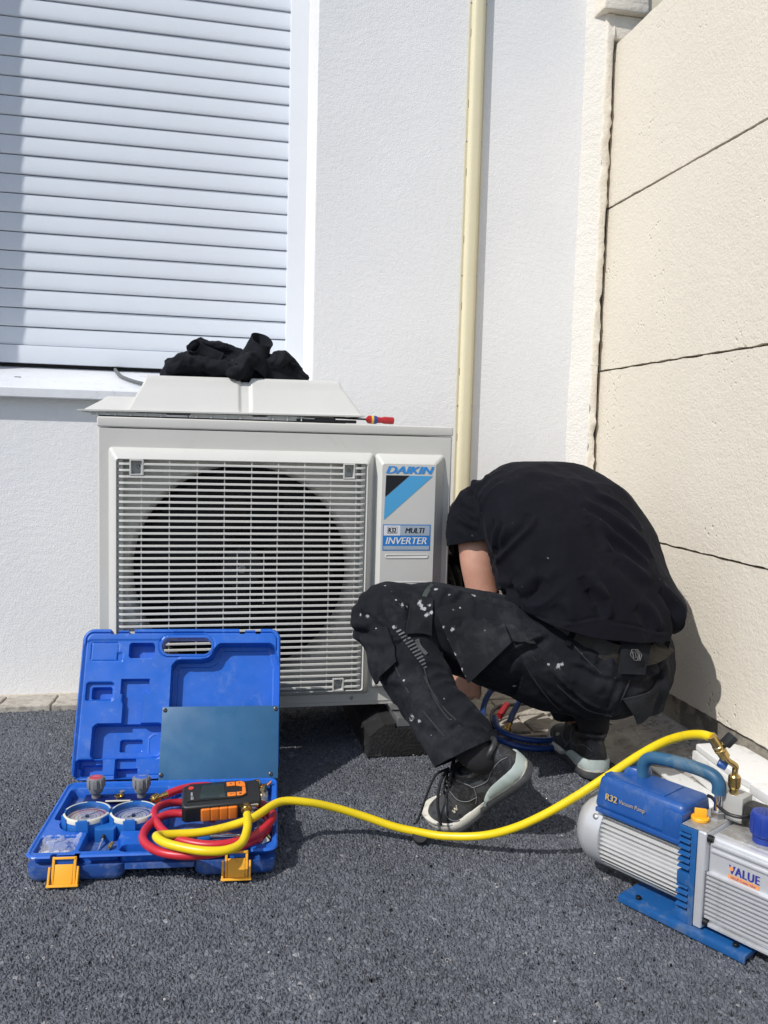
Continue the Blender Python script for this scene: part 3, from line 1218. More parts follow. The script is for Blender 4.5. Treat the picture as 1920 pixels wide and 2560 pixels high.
# bars that meet a screw pocket are split round it
pocket_x = [(-0.179, -0.150), (0.318, 0.345)]
pocket_low = (0.303, 0.329)
halves = {}
first = True
for k in range(NB):
    z = bz(k)
    if k < 2:
        spans = [(gx0, pocket_x[0][0]), (pocket_x[0][1], pocket_x[1][0]), (pocket_x[1][1], gx1)]
    elif k >= NB - 2:
        spans = [(gx0, pocket_low[0]), (pocket_low[1], gx1)]
    else:
        spans = None
    if spans is None:
        m_ = base_m @ Matrix.Translation((0, 0, z))
        if first:
            bar.matrix_local = m_
            first = False
        else:
            inst(bar, grille, m_)
    else:
        for (xa, xb) in spans:
            key = (round(xa, 4), round(xb, 4))
            if key not in halves:
                b_ = B()
                prof = [(0.0, -0.0023), (0.0018, -0.0027), (0.0120, -0.0012), (0.0120, 0.0002), (0.0026, 0.0026), (0.0003, 0.0016)]
                path = [(xa, 0.0), (xb, 0.0)]
                if xa == gx0:
                    path = [(xa, 0.021), (xa + 0.001, 0.012), (xa + 0.004, 0.0045), (xa + 0.010, 0.0008), (xa + 0.018, 0.0), (xb, 0.0)]
                elif xb == gx1:
                    path = [(xa, 0.0), (xb - 0.018, 0.0), (xb - 0.010, 0.0008), (xb - 0.004, 0.0045), (xb - 0.001, 0.012), (xb, 0.021)]
                b_.loft([[(x, GY + dy + p[0] * (0.35 if dy > 0.003 else 1), p[1]) for p in prof] for x, dy in path])
                o_ = obj('bar', b_, M_acp, grille, ang=40)
                halves[key] = o_
                o_.matrix_local = base_m @ Matrix.Translation((0, 0, z))
            else:
                inst(halves[key], grille, base_m @ Matrix.Translation((0, 0, z)))
# upright ribs just behind the bars
b = B()
b.box(-0.0011, 0.0011, GY + 0.0045, GY + 0.0115, gz0 - 0.001, gz1 + 0.001)
rib = obj('rib', b, M_acp, grille)
rx_ = [gx0 + (gx1 - gx0) * (k + 0.85) / 9.25 for k in range(9)]
for k, x in enumerate(rx_):
    m_ = base_m @ Matrix.Translation((x, 0, 0))
    if k == 0:
        rib.matrix_local = m_
    else:
        inst(rib, grille, m_)
b = B()
b.box(-0.0011, 0.0011, GY + 0.0045, GY + 0.0115, 0.375, 0.50)
sr = obj('short_rib', b, M_acp, grille)
for k, x in enumerate(((rx_[3] + rx_[4]) / 2, (rx_[4] + rx_[5]) / 2)):
    m_ = base_m @ Matrix.Translation((x, 0, 0))
    if k == 0:
        sr.matrix_local = m_
    else:
        inst(sr, grille, m_)
# edge strips behind the bent bar ends
b = B()
b.box(gx0 - 0.0003, gx0 + 0.012, GY + 0.0135, GY + 0.0155, gz0 - 0.001, gz1 + 0.001)
obj('edge_strip', b, M_acp, grille, world=True)
b = B()
b.box(gx1 - 0.012, gx1 + 0.0003, GY + 0.0135, GY + 0.0155, gz0 - 0.001, gz1 + 0.001)
obj('edge_strip', b, M_acp, grille, world=True)


def pocket(x0, x1, z0, z1):
    t_ = bmesh.new()
    ringframe(t_, [(x0 - 0.001, x1 + 0.001, z0 - 0.001, z1 + 0.001, GY + 0.012, 0.0015), (x0 - 0.001, x1 + 0.001, z0 - 0.001, z1 + 0.001, GY - 0.0005, 0.0015),
                   (x0 + 0.002, x1 - 0.002, z0 + 0.002, z1 - 0.002, GY - 0.0008, 0.001), (x0 + 0.003, x1 - 0.003, z0 + 0.003, z1 - 0.003, AY - 0.004, 0.001)])
    vs_ = [v for v in t_.verts if abs(v.co.y - (AY - 0.004)) < 1e-6]
    t_.faces.new(vs_)
    p_ = obj('screw_pocket', t_, M_acp, grille, world=True, ang=40)
    b_ = B()
    b_.lathe([(0, 0), (0.0042, 0), (0.0042, 0.0015), (0.002, 0.003), (0, 0.003)], 14, m=frame(((x0 + x1) / 2 + 0.003, AY - 0.0045, (z0 + z1) / 2), (1, 0, 0), (0, 0, 1)))
    return b_


sb = pocket(pocket_x[0][0], pocket_x[0][1], gz1 - 0.034, gz1 + 0.001)
sb2 = pocket(pocket_x[1][0], pocket_x[1][1], gz1 - 0.034, gz1 + 0.001)
sb3 = pocket(pocket_low[0], pocket_low[1], gz0 - 0.001, gz0 + 0.030)
for s_ in (sb, sb2, sb3):
    obj('screw', s_, M_steel, grille, world=True)

# raised panel at the right with recesses
PX0, PX1, PZ0, PZ1 = 0.4005, 0.5765, 0.150, 0.743
PY = AY - 0.026
t = bmesh.new()
ringframe(t, [(PX0, PX1, PZ0, PZ1, AY + 0.001, 0.008), (PX0 + 0.001, PX1 - 0.001, PZ0 + 0.001, PZ1 - 0.001, AY - 0.003, 0.008),
              (PX0 + 0.0115, PX1 - 0.025, PZ0 + 0.012, PZ1 - 0.020, PY + 0.003, 0.008), (PX0 + 0.0135, PX1 - 0.0275, PZ0 + 0.014, PZ1 - 0.024, PY, 0.006)])
pan_x0, pan_x1 = PX0 + 0.0135, PX1 - 0.0275
top_ring = [v for v in t.verts if abs(v.co.y - PY) < 1e-6]
# face with two shallow grooves: build it as a fine strip mesh over the height
for v in top_ring:
    v.co.y = PY
t.faces.new(top_ring)
fp = obj('front_panel', t, M_acp, unit, world=True, ang=35)
for (zc_, hx) in ((0.4905, 0.0545), (0.4215, 0.0545)):
    g_ = bmesh.new()
    xc_ = (pan_x0 + pan_x1) / 2
    rings = []
    for (dx, dz, y) in ((hx + 0.0015, 0.0062, PY - 0.0003), (hx, 0.0050, PY - 0.0012), (hx - 0.002, 0.0032, PY - 0.0012), (hx - 0.003, 0.0022, PY - 0.0004)):
        rings.append([g_.verts.new((p[0], y, p[1])) for p in rrect2(xc_, zc_, dx, dz, min(dz, 0.005) * 0.98, 4)])
    for a, c in zip(rings, rings[1:]):
        for k in range(len(a)):
            g_.faces.new((a[k], a[(k + 1) % len(a)], c[(k + 1) % len(a)], c[k]))
    g_.faces.new(rings[-1])
    obj('pressed_bead', g_, M_acp, fp, world=True, ang=50)

# logo and label on the panel
M_blue1 = mat('logo blue', (0.030, 0.26, 0.66), 0.35)
M_blue2 = mat('logo light blue', (0.075, 0.36, 0.66), 0.35)
M_blk = mat('print black', (0.008, 0.009, 0.014), 0.35)
M_wht = mat('print white', (0.70, 0.72, 0.74), 0.35)
M_silv = mat('label silver', (0.40, 0.47, 0.55), 0.30, 0.15, var=0.12, vscale=9)
M_lblue = mat('label blue', (0.018, 0.20, 0.58), 0.35)
def PP(px, py):
    """point on the panel face from label drawing coordinates (mm from logo corner)"""
    return (px, PY, py)


LX, LZ = 0.4235, 0.7125      # top left of the logo block
lm_ = lambda x, z, d: frame((x, PY - d, z), (1, 0, 0), (0, 0, 1))
obj('logo_lettering', bold_text('DAIKIN', lm_(LX + 0.0010, 0.6955, 0.0006), 0.1190, 0.0180, shear=0.30, grow=0.0034, copies=6), M_blue1, fp, world=True, smooth=False)
def flat(name, pts, d, m_, par=fp):
    b_ = B()
    b_.poly([(x, PY - d, z) for x, z in pts])
    return obj(name, b_, m_, par, world=True, smooth=False)


lt, lb = 0.6910, 0.5810
flat('logo_triangle', [(LX, lt), (LX + 0.0595, lt), (LX - 0.0012, 0.6370)], 0.0006, M_blk)
flat('logo_stripe', [(LX + 0.0605, lt), (LX + 0.1185, lt - 0.0005), (LX - 0.0028, lb), (LX - 0.0014, 0.6358)], 0.0006, M_blue2)
sx0, sx1, sz0, sz1 = LX - 0.0045, LX + 0.1165, 0.5050, 0.5700
flat('label_border', [(sx0, sz0), (sx1, sz0), (sx1, sz1), (sx0, sz1)], 0.0006, M_lblue)
zi = 0.5425
flat('label_field', [(sx0 + 0.0022, zi), (sx0 + 0.0435, zi), (sx0 + 0.0435, sz1 - 0.0024), (sx0 + 0.0022, sz1 - 0.0024)], 0.0011, M_wht)
flat('label_field', [(sx0 + 0.0435, zi), (sx1 - 0.0024, zi), (sx1 - 0.0024, sz1 - 0.0024), (sx0 + 0.0435, sz1 - 0.0024)], 0.0011, M_silv)
flat('label_field', [(sx0 + 0.0022, sz0 + 0.0022), (sx1 - 0.0024, sz0 + 0.0022), (sx1 - 0.0024, sz0 + 0.0115), (sx0 + 0.0022, sz0 + 0.0115)], 0.0011, M_silv)
flat('label_box', [(sx0 + 0.0110, 0.5475), (sx0 + 0.0360, 0.5475), (sx0 + 0.0360, 0.5640), (sx0 + 0.0110, 0.5640)], 0.0014, M_blk)
flat('label_box', [(sx0 + 0.0118, 0.5483), (sx0 + 0.0352, 0.5483), (sx0 + 0.0352, 0.5632), (sx0 + 0.0118, 0.5632)], 0.0017, M_wht)
obj('label_lettering', bold_text('R32', lm_(sx0 + 0.0140, 0.5500, 0.0020), 0.0188, 0.0118, grow=0.0014, copies=4), M_blk, fp, world=True, smooth=False)
obj('label_lettering', bold_text('MULTI', lm_(sx0 + 0.0565, 0.5485, 0.0014), 0.0485, 0.0130, shear=0.22, grow=0.0012, copies=4), M_blk, fp, world=True, smooth=False)
obj('label_lettering', bold_text('INVERTER', lm_(sx0 + 0.0080, 0.5210, 0.0011), 0.1035, 0.0170, shear=0.22, grow=0.0012, copies=4), M_wht, fp, world=True, smooth=False)

# small screws along the bottom rail
scb = B()
scb.lathe([(0, 0), (0.0045, 0), (0.0045, 0.0012), (0.0025, 0.0026), (0, 0.0026)], 14, m=frame((0, 0, 0), (1, 0, 0), (0, 0, 1)))
s0 = obj('screw', scb, M_steel, unit)
for k, x in enumerate((0.355, -0.21, 0.565)):
    m_ = base_m @ Matrix.Translation((x, AY - 0.0005, 0.1275))
    if k == 0:
        s0.matrix_local = m_
    else:
        inst(s0, unit, m_)
# mounting feet
for x in (0.47, -0.10):
    b = B()
    b.box(x - 0.02, x + 0.02, AY - 0.035, AY + AD + 0.03, 0.1035, 0.1075, bev=0.001)
    obj('mounting_foot', b, M_steel, unit, world=True)

# ------------------------------------------------------------------ rubber blocks under the unit
M_rub = mat('recycled black rubber', (0.010, 0.010, 0.011), 0.85, var=0.35, vscale=30, bump=1.0, bscale=150, bdist=0.004, dirt=(0.12, 0.12, 0.118), dscale=14, damt=0.36)


def rubber_block(x, y0, y1, label):
    th = thing('rubber_block', label, 'support block', (x, y0, 0), group='rubber blocks carrying the outdoor unit')
    prof = [(-0.092, 0.0), (0.092, 0.0), (0.088, 0.05), (0.058, 0.082), (0.022, 0.0835), (0.022, 0.072), (-0.022, 0.072), (-0.022, 0.0835), (-0.052, 0.083), (-0.088, 0.055)]
    b_ = B()
    b_.prism([(p[0], p[1]) for p in prof], 0, y1 - y0, bev=0.006, m=frame((0, 0, 0), (1, 0, 0), (0, 0, 1)) @ Matrix.Diagonal((1, 1, -1, 1)))
    bmesh.ops.recalc_face_normals(b_.bm, faces=b_.bm.faces)
    o_ = obj('block', b_, M_rub, th, ang=30)
    b_ = B()
    b_.box(-0.019, 0.019, 0.006, y1 - y0 - 0.006, 0.073, 0.0985, bev=0.0015)
    b_.box(-0.017, 0.017, 0.004, 0.007, 0.076, 0.0955)
    obj('rail', b_, M_steel, th)
    b_ = B()
    for yy_ in (0.045, 0.36):
        b_.lathe([(0, 0), (0.0095, 0), (0.0095, 0.007), (0.005, 0.007), (0.005, 0.016), (0, 0.016)], 6, m=Matrix.Translation((0.0, yy_ + 0.05, 0.0985)))
    obj('bolt', b_, M_steel, th)
    return th


rubber_block(0.476, 1.958, 2.41, 'black rubber support block with galvanised rail under the unit beside the left shoe')
rubber_block(-0.10, 1.985, 2.41, 'black rubber support block under the unit hidden behind the open blue case')

# ------------------------------------------------------------------ service cover lying on top
cov = thing('service_cover', 'pale grey moulded service cover laid on top of the outdoor unit', 'cover', (0.03, 2.1, 0.814))
ny_, nx_ = 60, 240
def cov_h(x, y):
    """height above the flange"""
    # main hump
    fx = min(1.0, max(0.0, (x + 0.188) / 0.042)) if x < 0.1 else min(1.0, max(0.0, (0.366 - x) / 0.056))
    fy = min(1.0, max(0.0, (y - 2.040) / 0.060))
    fy2 = min(1.0, max(0.0, (2.305 - y) / 0.05))
    h = 0.086 * min(sm(fx), sm(fy) , sm(fy2))
    # groove down the middle
    g_ = abs(x - 0.083) - 0.010
    if g_ < 0.006 and h > 0.0:
        h -= 0.010 * (1 - max(0, g_) / 0.006) * min(1, h / 0.012)
    # small hump at the left
    fx = min(1.0, max(0.0, (x + 0.288) / 0.052)) if x < -0.2 else 1.0
    h2 = 0.034 * min(sm(fx), sm(min(1, max(0, (y - 2.062) / 0.05))), sm(fy2)) if x < -0.10 else 0
    return max(h, h2)


def sm(f):
    return f if f < 0.75 else 0.75 + 0.25 * math.sin((f - 0.75) / 0.25 * math.pi / 2) if f < 1 else 1.0


t = bmesh.new()
gv = []
for j in range(ny_ + 1):
    y = 2.034 + 0.276 * j / ny_
    row = []
    for i in range(nx_ + 1):
        x = -0.298 + 0.670 * i / nx_
        row.append(t.verts.new((x, y, 0.8285 + cov_h(x, y) + 0.010 * (x + 0.298) / 0.655 - 0.004 * (x + 0.298) / 0.655)))
    gv.append(row)
for j in range(ny_):
    for i in range(nx_):
        t.faces.new((gv[j][i], gv[j][i + 1], gv[j + 1][i + 1], gv[j + 1][i]))
be = [e for e in t.edges if e.is_boundary]
r_ = bmesh.ops.extrude_edge_only(t, edges=be)
bmesh.ops.translate(t, verts=[v for v in r_['geom'] if isinstance(v, bmesh.types.BMVert)], vec=(0, 0, -0.0035))
obj('cover_shell', t, M_acp, cov, world=True, ang=50)
b = B()
for (x0, x1, zt_) in ((-0.268, -0.235, 0.8245), (-0.228, -0.10, 0.8240), (-0.045, 0.10, 0.8268), (0.135, 0.225, 0.8275)):
    b.box(x0, x1, 2.044, 2.047, 0.8148 + 0.002, zt_)
    k = x0 + 0.012
    while k < x1 - 0.004:
        b.box(k, k + 0.0025, 2.038, 2.044, 0.8165, zt_)
        k += 0.034
obj('clip_rib', b, M_acp, cov, world=True)
b = B()
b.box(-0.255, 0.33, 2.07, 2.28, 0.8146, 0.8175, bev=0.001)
obj('dark_underlay', b, M_dark, cov, world=True)  # thin near-black slab beneath the cover shell

# screwdriver and a black pry tool tucked beside the cover
M_redh = mat('red handle plastic', (0.40, 0.018, 0.022), 0.35)
M_yelh = mat('yellow ring', (0.72, 0.50, 0.03), 0.4)
M_bluh = mat('blue ring', (0.03, 0.05, 0.30), 0.4)
sd = thing('screwdriver', 'red screwdriver with yellow and blue collar lying on the outdoor unit', 'screwdriver', (0.40, 2.12, 0.829))
sm_ = frame((0.462, 2.12, 0.8262), (0, 1, 0), None, (-1, 0.06, 0.02)) @ Matrix.Scale(0.82, 4)
b = B()
b.lathe([(0, 0), (0.0095, 0.0), (0.011, 0.003), (0.0112, 0.030), (0.0088, 0.040), (0.0100, 0.052), (0.0100, 0.052)], 16, m=sm_)
obj('handle', b, M_redh, sd, world=True)
b = B()
b.lathe([(0.0100, 0.0521), (0.0125, 0.056), (0.0128, 0.0645)], 16, m=sm_)
obj('collar_ring', b, M_bluh, sd, world=True)
b = B()
b.lathe([(0.0128, 0.0646), (0.0131, 0.072)], 16, m=sm_)
obj('collar_ring', b, M_yelh, sd, world=True)
b = B()
b.lathe([(0.0130, 0.0721), (0.0120, 0.082), (0.006, 0.087), (0.004, 0.089), (0, 0.089)], 16, m=sm_)
obj('collar_ring', b, M_redh, sd, world=True)
b = B()
b.lathe([(0, 0.088), (0.003, 0.088), (0.003, 0.175), (0.0015, 0.19), (0, 0.19)], 10, m=sm_)
obj('shank', b, M_blk, sd, world=True)
pt = B()
pt.box(0.205, 0.352, 2.0405, 2.0525, 0.8150, 0.8225, bev=0.002)
pt.box(0.25, 0.30, 2.0385, 2.052, 0.8155, 0.8255, bev=0.002)
tag(obj('pliers', pt, mat('black tool grip', (0.012, 0.012, 0.013), 0.5)), 'black gripped hand tool lying flat under the service cover', 'tool')

# ------------------------------------------------------------------ insulated pipes beside the unit
M_foam = mat('black foam insulation', (0.010, 0.010, 0.011), 0.85, bump=0.5, bscale=160, bdist=0.002, dirt=(0.10, 0.10, 0.10), dscale=40, damt=0.35)
pi = thing('insulated_pipes', 'black foam wrapped pipes between the outdoor unit and the cream trunking', 'pipes', (0.68, 2.3, 0.0))
for k in range(6):
    x = 0.625 + 0.026 * k
    pts = catmull([(0.58, 2.16 + 0.03 * k, 0.20 + 0.05 * k), (x, 2.15 + 0.035 * k, 0.19 + 0.05 * k), (x + 0.012, 2.18 + 0.045 * k, 0.33 + 0.03 * k), (0.66 + 0.022 * k, 2.36 + 0.02 * k, 0.44), (0.765 + 0.008 * k, 2.53, 0.42 + 0.005 * k), (0.772 + 0.006 * k, 2.54, 0.30)], 8)
    b = B()
    b.tube(pts, 0.0155, 12)
    obj('pipe', b, M_foam, pi, world=True)
# ------------------------------------------------------------------ blue tool case, open
M_case = mat('blue moulded plastic', (0.013, 0.115, 0.52), 0.40, var=0.10, vscale=9, bump=0.10, bscale=420, bdist=0.0005, dirt=(0.16, 0.26, 0.52), dscale=20, damt=0.30, dirt2=(0.22, 0.30, 0.48), dedge=0.12, rvar=0.1)
M_case2 = mat('dusty blue shell', (0.020, 0.085, 0.34), 0.52, var=0.14, vscale=12, bump=0.3, bscale=700, bdist=0.0006, dirt=(0.15, 0.20, 0.34), dscale=16, damt=0.5, dirt2=(0.20, 0.24, 0.34), dedge=0.12)
M_plate = mat('slate blue sheet', (0.030, 0.115, 0.235), 0.36, var=0.10, vscale=7, dirt=(0.05, 0.155, 0.27), dscale=9, damt=0.4, rvar=0.12)
M_yel = mat('amber latch plastic', (0.86, 0.41, 0.022), 0.42, var=0.06, vscale=20, dirt=(0.36, 0.20, 0.06), dscale=30, damt=0.35)
CM = Matrix.Translation((-0.078, 1.62, 0.0)) @ Matrix.Rotation(R(-4.5), 4, 'Z')
case = thing('tool_case', 'open blue moulded plastic gauge case with amber latches on the asphalt', 'tool case', mat4=CM)


def rec(D, X, Y, cx, cy, hx, hy, r, depth, draft=0.003):
    return np.maximum(D, depth * sstep((-sd_rr(X, Y, cx, cy, hx, hy, r) + 0.0006) / draft))


# --- lid
def lid_sdf(X, Y):
    d = sd_rr(X, Y, 0.002, 0.1505, 0.2165, 0.1515, 0.024)
    d = np.maximum(d, -sd_rr(X, Y, 0.0105, 0.2655, 0.0545, 0.0175, 0.0174))
    for (a, c_) in ((-0.156, -0.139), (-0.117, -0.1045), (0.125, 0.138), (0.161, 0.173)):
        d = np.maximum(d, -sd_rr(X, Y, (a + c_) / 2, 0.306, (c_ - a) / 2, 0.0155, 0.002))
    d = np.maximum(d, -sd_rr(X, Y, -0.128, 0.307, 0.012, 0.0085, 0.002))
    d = np.maximum(d, -sd_rr(X, Y, 0.1495, 0.307, 0.012, 0.0085, 0.002))
    return d


def lid_h(X, Y):
    D = np.zeros_like(X)
    o = sd_rr(X, Y, 0.002, 0.1505, 0.2165, 0.1515, 0.024)
    # rim groove, then the field
    D = np.maximum(D, 0.0035 * np.exp(-((o + 0.0085) / 0.0011) ** 2))
    fld = sd_rr(X, Y, -0.107, 0.14, 0.104, 0.140, 0.018)
    D = np.maximum(D, 0.0022 * sstep((-fld) / 0.0025))
    hd = sd_rr(X, Y, 0.0105, 0.2655, 0.0595, 0.0225, 0.022)
    D = np.where(hd < 0, np.minimum(D, 0.0), D)
    D = np.where((hd > 0) & (hd < 0.002), D + 0.0012, D)
    D = rec(D, X, Y, -0.0865, 0.2565, 0.0275, 0.0158, 0.008, 0.027)
    D = rec(D, X, Y, -0.1695, 0.173, 0.0300, 0.0190, 0.007, 0.011)
    D = rec(D, X, Y, -0.1655, 0.1700, 0.0215, 0.0125, 0.005, 0.029)
    tk = np.minimum(sd_rr(X, Y, -0.0960, 0.183, 0.0302, 0.0150, 0.002), sd_rr(X, Y, -0.0985, 0.138, 0.0205, 0.038, 0.003))
    tk = np.minimum(tk, sd_rr(X, Y, -0.1080, 0.160, 0.0135, 0.012, 0.004))
    D = np.maximum(D, 0.016 * sstep((-tk + 0.0006) / 0.003))
    L2 = np.minimum(sd_rr(X, Y, -0.1045, 0.0740, 0.0735, 0.0345, 0.011), sd_rr(X, Y, -0.185, 0.030, 0.018, 0.010, 0.006))
    D = np.maximum(D, 0.028 * sstep((-L2 + 0.0006) / 0.0035))
    D = rec(D, X, Y, -0.0985, 0.0655, 0.0245, 0.0132, 0.005, 0.040)
    D = rec(D, X, Y, -0.1785, 0.0215, 0.0285, 0.0170, 0.006, 0.016)
    D = rec(D, X, Y, -0.1745, 0.0185, 0.0225, 0.0115, 0.004, 0.034)
    D = rec(D, X, Y, -0.1040, 0.0205, 0.0215, 0.0195, 0.003, 0.014)
    D = rec(D, X, Y, -0.1020, 0.0120, 0.0235, 0.0090, 0.002, 0.028)
    big = smin(sd_rr(X, Y, 0.1400, 0.188, 0.0690, 0.083, 0.020), sd_rr(X, Y, 0.0935, 0.150, 0.1145, 0.087, 0.020), 0.030)
    D = np.maximum(D, 0.030 * sstep((-big + 0.0006) / 0.0045))
    D = np.maximum(D, 0.0325 * sstep((-big - 0.009) / 0.004))
    # outline of the raised pad in the top left corner
    pd = np.minimum(sd_rr(X, Y, -0.1655, 0.2545, 0.0285, 0.0185, 0.003), sd_rr(X, Y, -0.1350, 0.2435, 0.0075, 0.0085, 0.001))
    D = D + np.where(np.abs(pd) < 0.0016, 0.0020 * np.exp(-(pd / 0.0007) ** 2), 0)
    D = D + 0.0016 * sstep((-sd_rr(X, Y, -0.1335, 0.2435, 0.0055, 0.0080, 0.001)) / 0.001) * 2.2
    # seat of the sheet
    D = rec(D, X, Y, 0.092, 0.0670, 0.1270, 0.0735, 0.001, 0.0016, 0.0012)
    sl = sd_rr(X, Y, 0.0150, 0.2935, 0.0340, 0.0030, 0.003)
    D = D + np.where(sl < 0, 0.0012 * sstep(-sl / 0.001), 0)
    st = sd_rr(X, Y, -0.048, 0.066, 0.014, 0.021, 0.012)
    D = D - np.where(np.abs(st) < 0.001, 0.0008, 0)
    edge = 0.004 * np.clip(1 + o / 0.004, 0, 1) ** 2
    return -D - edge


lean = R(25)
HP = Vector((0.0, 0.1525, 0.052))
LMl = frame(HP, (1, 0, 0), (0, math.sin(lean), math.cos(lean))) @ Matrix.Diagonal((1.0, 1.062, 1.0, 1.0))       # local z faces the viewer
lid = obj('lid', hf(-0.2145, 0.2185, -0.001, 0.302, 0.0017, lid_sdf, lid_h, skirt=0.043, back=True), M_case, case, ang=50)
lid.data.transform(LMl)
MW[lid.name] = CM
LW = CM @ LMl


def lidpart(name, b_, m_, **k):
    o_ = obj(name, b_, m_, lid, **k)
    o_.data.transform(LMl)
    return o_


b = B()
b.box(-0.0340, 0.2165, -0.0045, 0.1398, -0.0015, 0.0012, bev=0.0004)
lidpart('storage_cover', b, M_plate)
scb = B()
scb.lathe([(0, 0.0), (0.0044, 0.0), (0.0042, 0.0016), (0.0025, 0.0024), (0.0015, 0.0015), (0, 0.0015)], 14)
M_scr = mat('dark screw', (0.10, 0.095, 0.09), 0.4, 0.8)
s0 = None
for (x, y) in ((-0.0285, 0.1335), (0.2095, 0.1330), (-0.0290, 0.0065), (0.2010, 0.0040)):
    if s0 is None:
        s0 = obj('screw', scb, M_scr, lid)
        s0.matrix_local = LMl @ Matrix.Translation((x, y, 0.0013))
    else:
        inst(s0, lid, LMl @ Matrix.Translation((x, y, 0.0013)))

# --- base
def base_sdf(X, Y):
    d = sd_rr(X, Y, 0.0, -0.0070, 0.2165, 0.1590, 0.022)
    for cx in (-0.1475, 0.1445):
        for s_ in (-1, 1):
            d = np.maximum(d, -sd_rr(X, Y, cx + s_ * 0.0195, -0.170, 0.0050, 0.0165, 0.002))
        d = np.maximum(d, -sd_rr(X, Y, cx, -0.170, 0.0150, 0.0075, 0.002))
    return d


def base_h(X, Y):
    D = np.zeros_like(X)
    o = sd_rr(X, Y, 0.0, -0.0070, 0.2165, 0.1590, 0.022)
    D = D + 0.0022 * sstep((-o - 0.0055) / 0.002)
    # manifold bed, gauges, knobs
    w1 = np.minimum(sd_rr(X, Y, -0.100, 0.050, 0.102, 0.072, 0.012), sd_rr(X, Y, -0.137, -0.026, 0.050, 0.047, 0.040))
    w1 = np.minimum(w1, sd_rr(X, Y, -0.052, -0.028, 0.048, 0.046, 0.040))
    D = np.maximum(D, 0.031 * sstep((-w1 + 0.0006) / 0.005))
    w2 = np.minimum(sd_rr(X, Y, -0.100, -0.085, 0.030, 0.062, 0.008), sd_rr(X, Y, -0.090, -0.125, 0.030, 0.020, 0.006))
    D = np.maximum(D, 0.036 * sstep((-w2 + 0.0006) / 0.004))
    w3 = smin(sd_rr(X, Y, 0.105, 0.005, 0.100, 0.115, 0.014), sd_rr(X, Y, 0.150, -0.055, 0.0555, 0.085, 0.012), 0.01)
    D = np.maximum(D, 0.036 * sstep((-w3 + 0.0006) / 0.005))
    D = np.maximum(D, 0.020 * sstep((-sd_rr(X, Y, 0.0, 0.052, 0.03, 0.05, 0.01)) / 0.005))
    # compartment with the bag of seals
    D = rec(D, X, Y, -0.1720, -0.1180, 0.0340, 0.0285, 0.008, 0.024)
    D = rec(D, X, Y, -0.0180, -0.1400, 0.0420, 0.0125, 0.0124, 0.034)
    D = np.maximum(D, 0.012 * sstep((-sd_rr(X, Y, 0.06, -0.098, 0.06, 0.022, 0.008)) / 0.004))
    # ribs left standing across the hose bed
    for cx in (0.035, 0.085):
        D = np.where(np.abs(X - cx) < 0.002, np.minimum(D, 0.020), D)
    edge = 0.0035 * np.clip(1 + o / 0.0035, 0, 1) ** 2
    return 0.050 - D - edge


bm_ = hf(-0.2165, 0.2165, -0.166, 0.152, 0.0017, base_sdf, base_h, skirt=-0.0285)
base = obj('base_tray', bm_, M_case, case, ang=50)
b = B()
b.prism(rrect2(0.0, 0.022, 0.2120, 0.1255, 0.020, 6), 0.0065, 0.0292, bev=0.0)
b.prism(rrect2(0.0, 0.022, 0.2050, 0.1190, 0.018, 6), 0.0, 0.0064, bev=0.0)
body = obj('shell', b, M_case2, base)


def lump(x0, x1):
    t_ = B()
    secs = []
    for z, ins in ((0.0, 0.010), (0.002, 0.0055), (0.006, 0.0022), (0.012, 0.0008), (0.029, 0.0)):
        secs.append([(p[0], p[1], z) for p in rrect2((x0 + x1) / 2, -0.120, (x1 - x0) / 2 - ins, 0.0425 - ins, 0.016, 6)])
    t_.loft(secs)
    return obj('foot', t_, M_case2, base, ang=40)


lump(-0.2130, -0.048)
lump(0.070, 0.2130)
b = B()
b.prism(rrect2(0.011, -0.128, 0.060, 0.0335, 0.004, 3), 0.020, 0.0288)
obj('hand_grip', b, M_case2, base)
# latch hooks on the rim
for cx in (-0.1475, 0.1445):
    b = B()
    b.box(cx - 0.0145, cx + 0.0145, -0.1645, -0.156, 0.030, 0.0475, bev=0.002)
    obj('latch_keeper', b, M_case, base)

# --- latches hanging open
def latch(cx, skew):
    m_ = frame((cx, -0.1655, 0.0430), (1, 0, 0), (0, -0.40, -1.0)) @ Matrix.Rotation(skew, 4, 'Z')
    # local: x across, y down the latch, z away from the case
    m_ = frame((cx, -0.1640, 0.0440), (math.cos(skew), 0, math.sin(skew)), (-0.32 * math.sin(-skew), -0.42, -0.95))
    b_ = B()
    L = 0.0405
    b_.box(-0.0150, 0.0150, 0.0085, L, -0.0016, 0.0008, bev=0.0006)
    for s_ in (-1, 1):
        x_ = 0.0178 * s_
        b_.prism([(-0.004, -0.003), (0.030, -0.002), (L, 0.000), (L, 0.0035), (0.024, 0.0048), (0.0, 0.0030)], -0.0022, 0.0022, bev=0.0006,
                 m=Matrix(((0, 0, 1, x_), (1, 0, 0, 0), (0, 1, 0, 0), (0, 0, 0, 1))))
        x_ = 0.0235 * s_
        b_.prism([(0.012, -0.004), (L + 0.003, -0.006), (L + 0.004, 0.0030), (0.030, 0.0050), (0.013, 0.0010)], -0.0018, 0.0018, bev=0.0005,
                 m=Matrix(((0, 0, 1, x_), (1, 0, 0, 0), (0, 1, 0, 0), (0, 0, 0, 1))))
    b_.box(-0.0262, 0.0262, L, L + 0.0042, -0.0060, 0.0026, bev=0.0008)
    for k in range(6):
        b_.box(-0.0105, 0.0105, 0.013 + 0.0037 * k, 0.0141 + 0.0037 * k, 0.0006, 0.0014)
    b_.box(-0.018, 0.018, -0.0035, 0.0005, -0.0042, -0.0012, bev=0.0008)
    return obj('latch', b_, M_yel, case, ang=30) if False else (b_, m_)


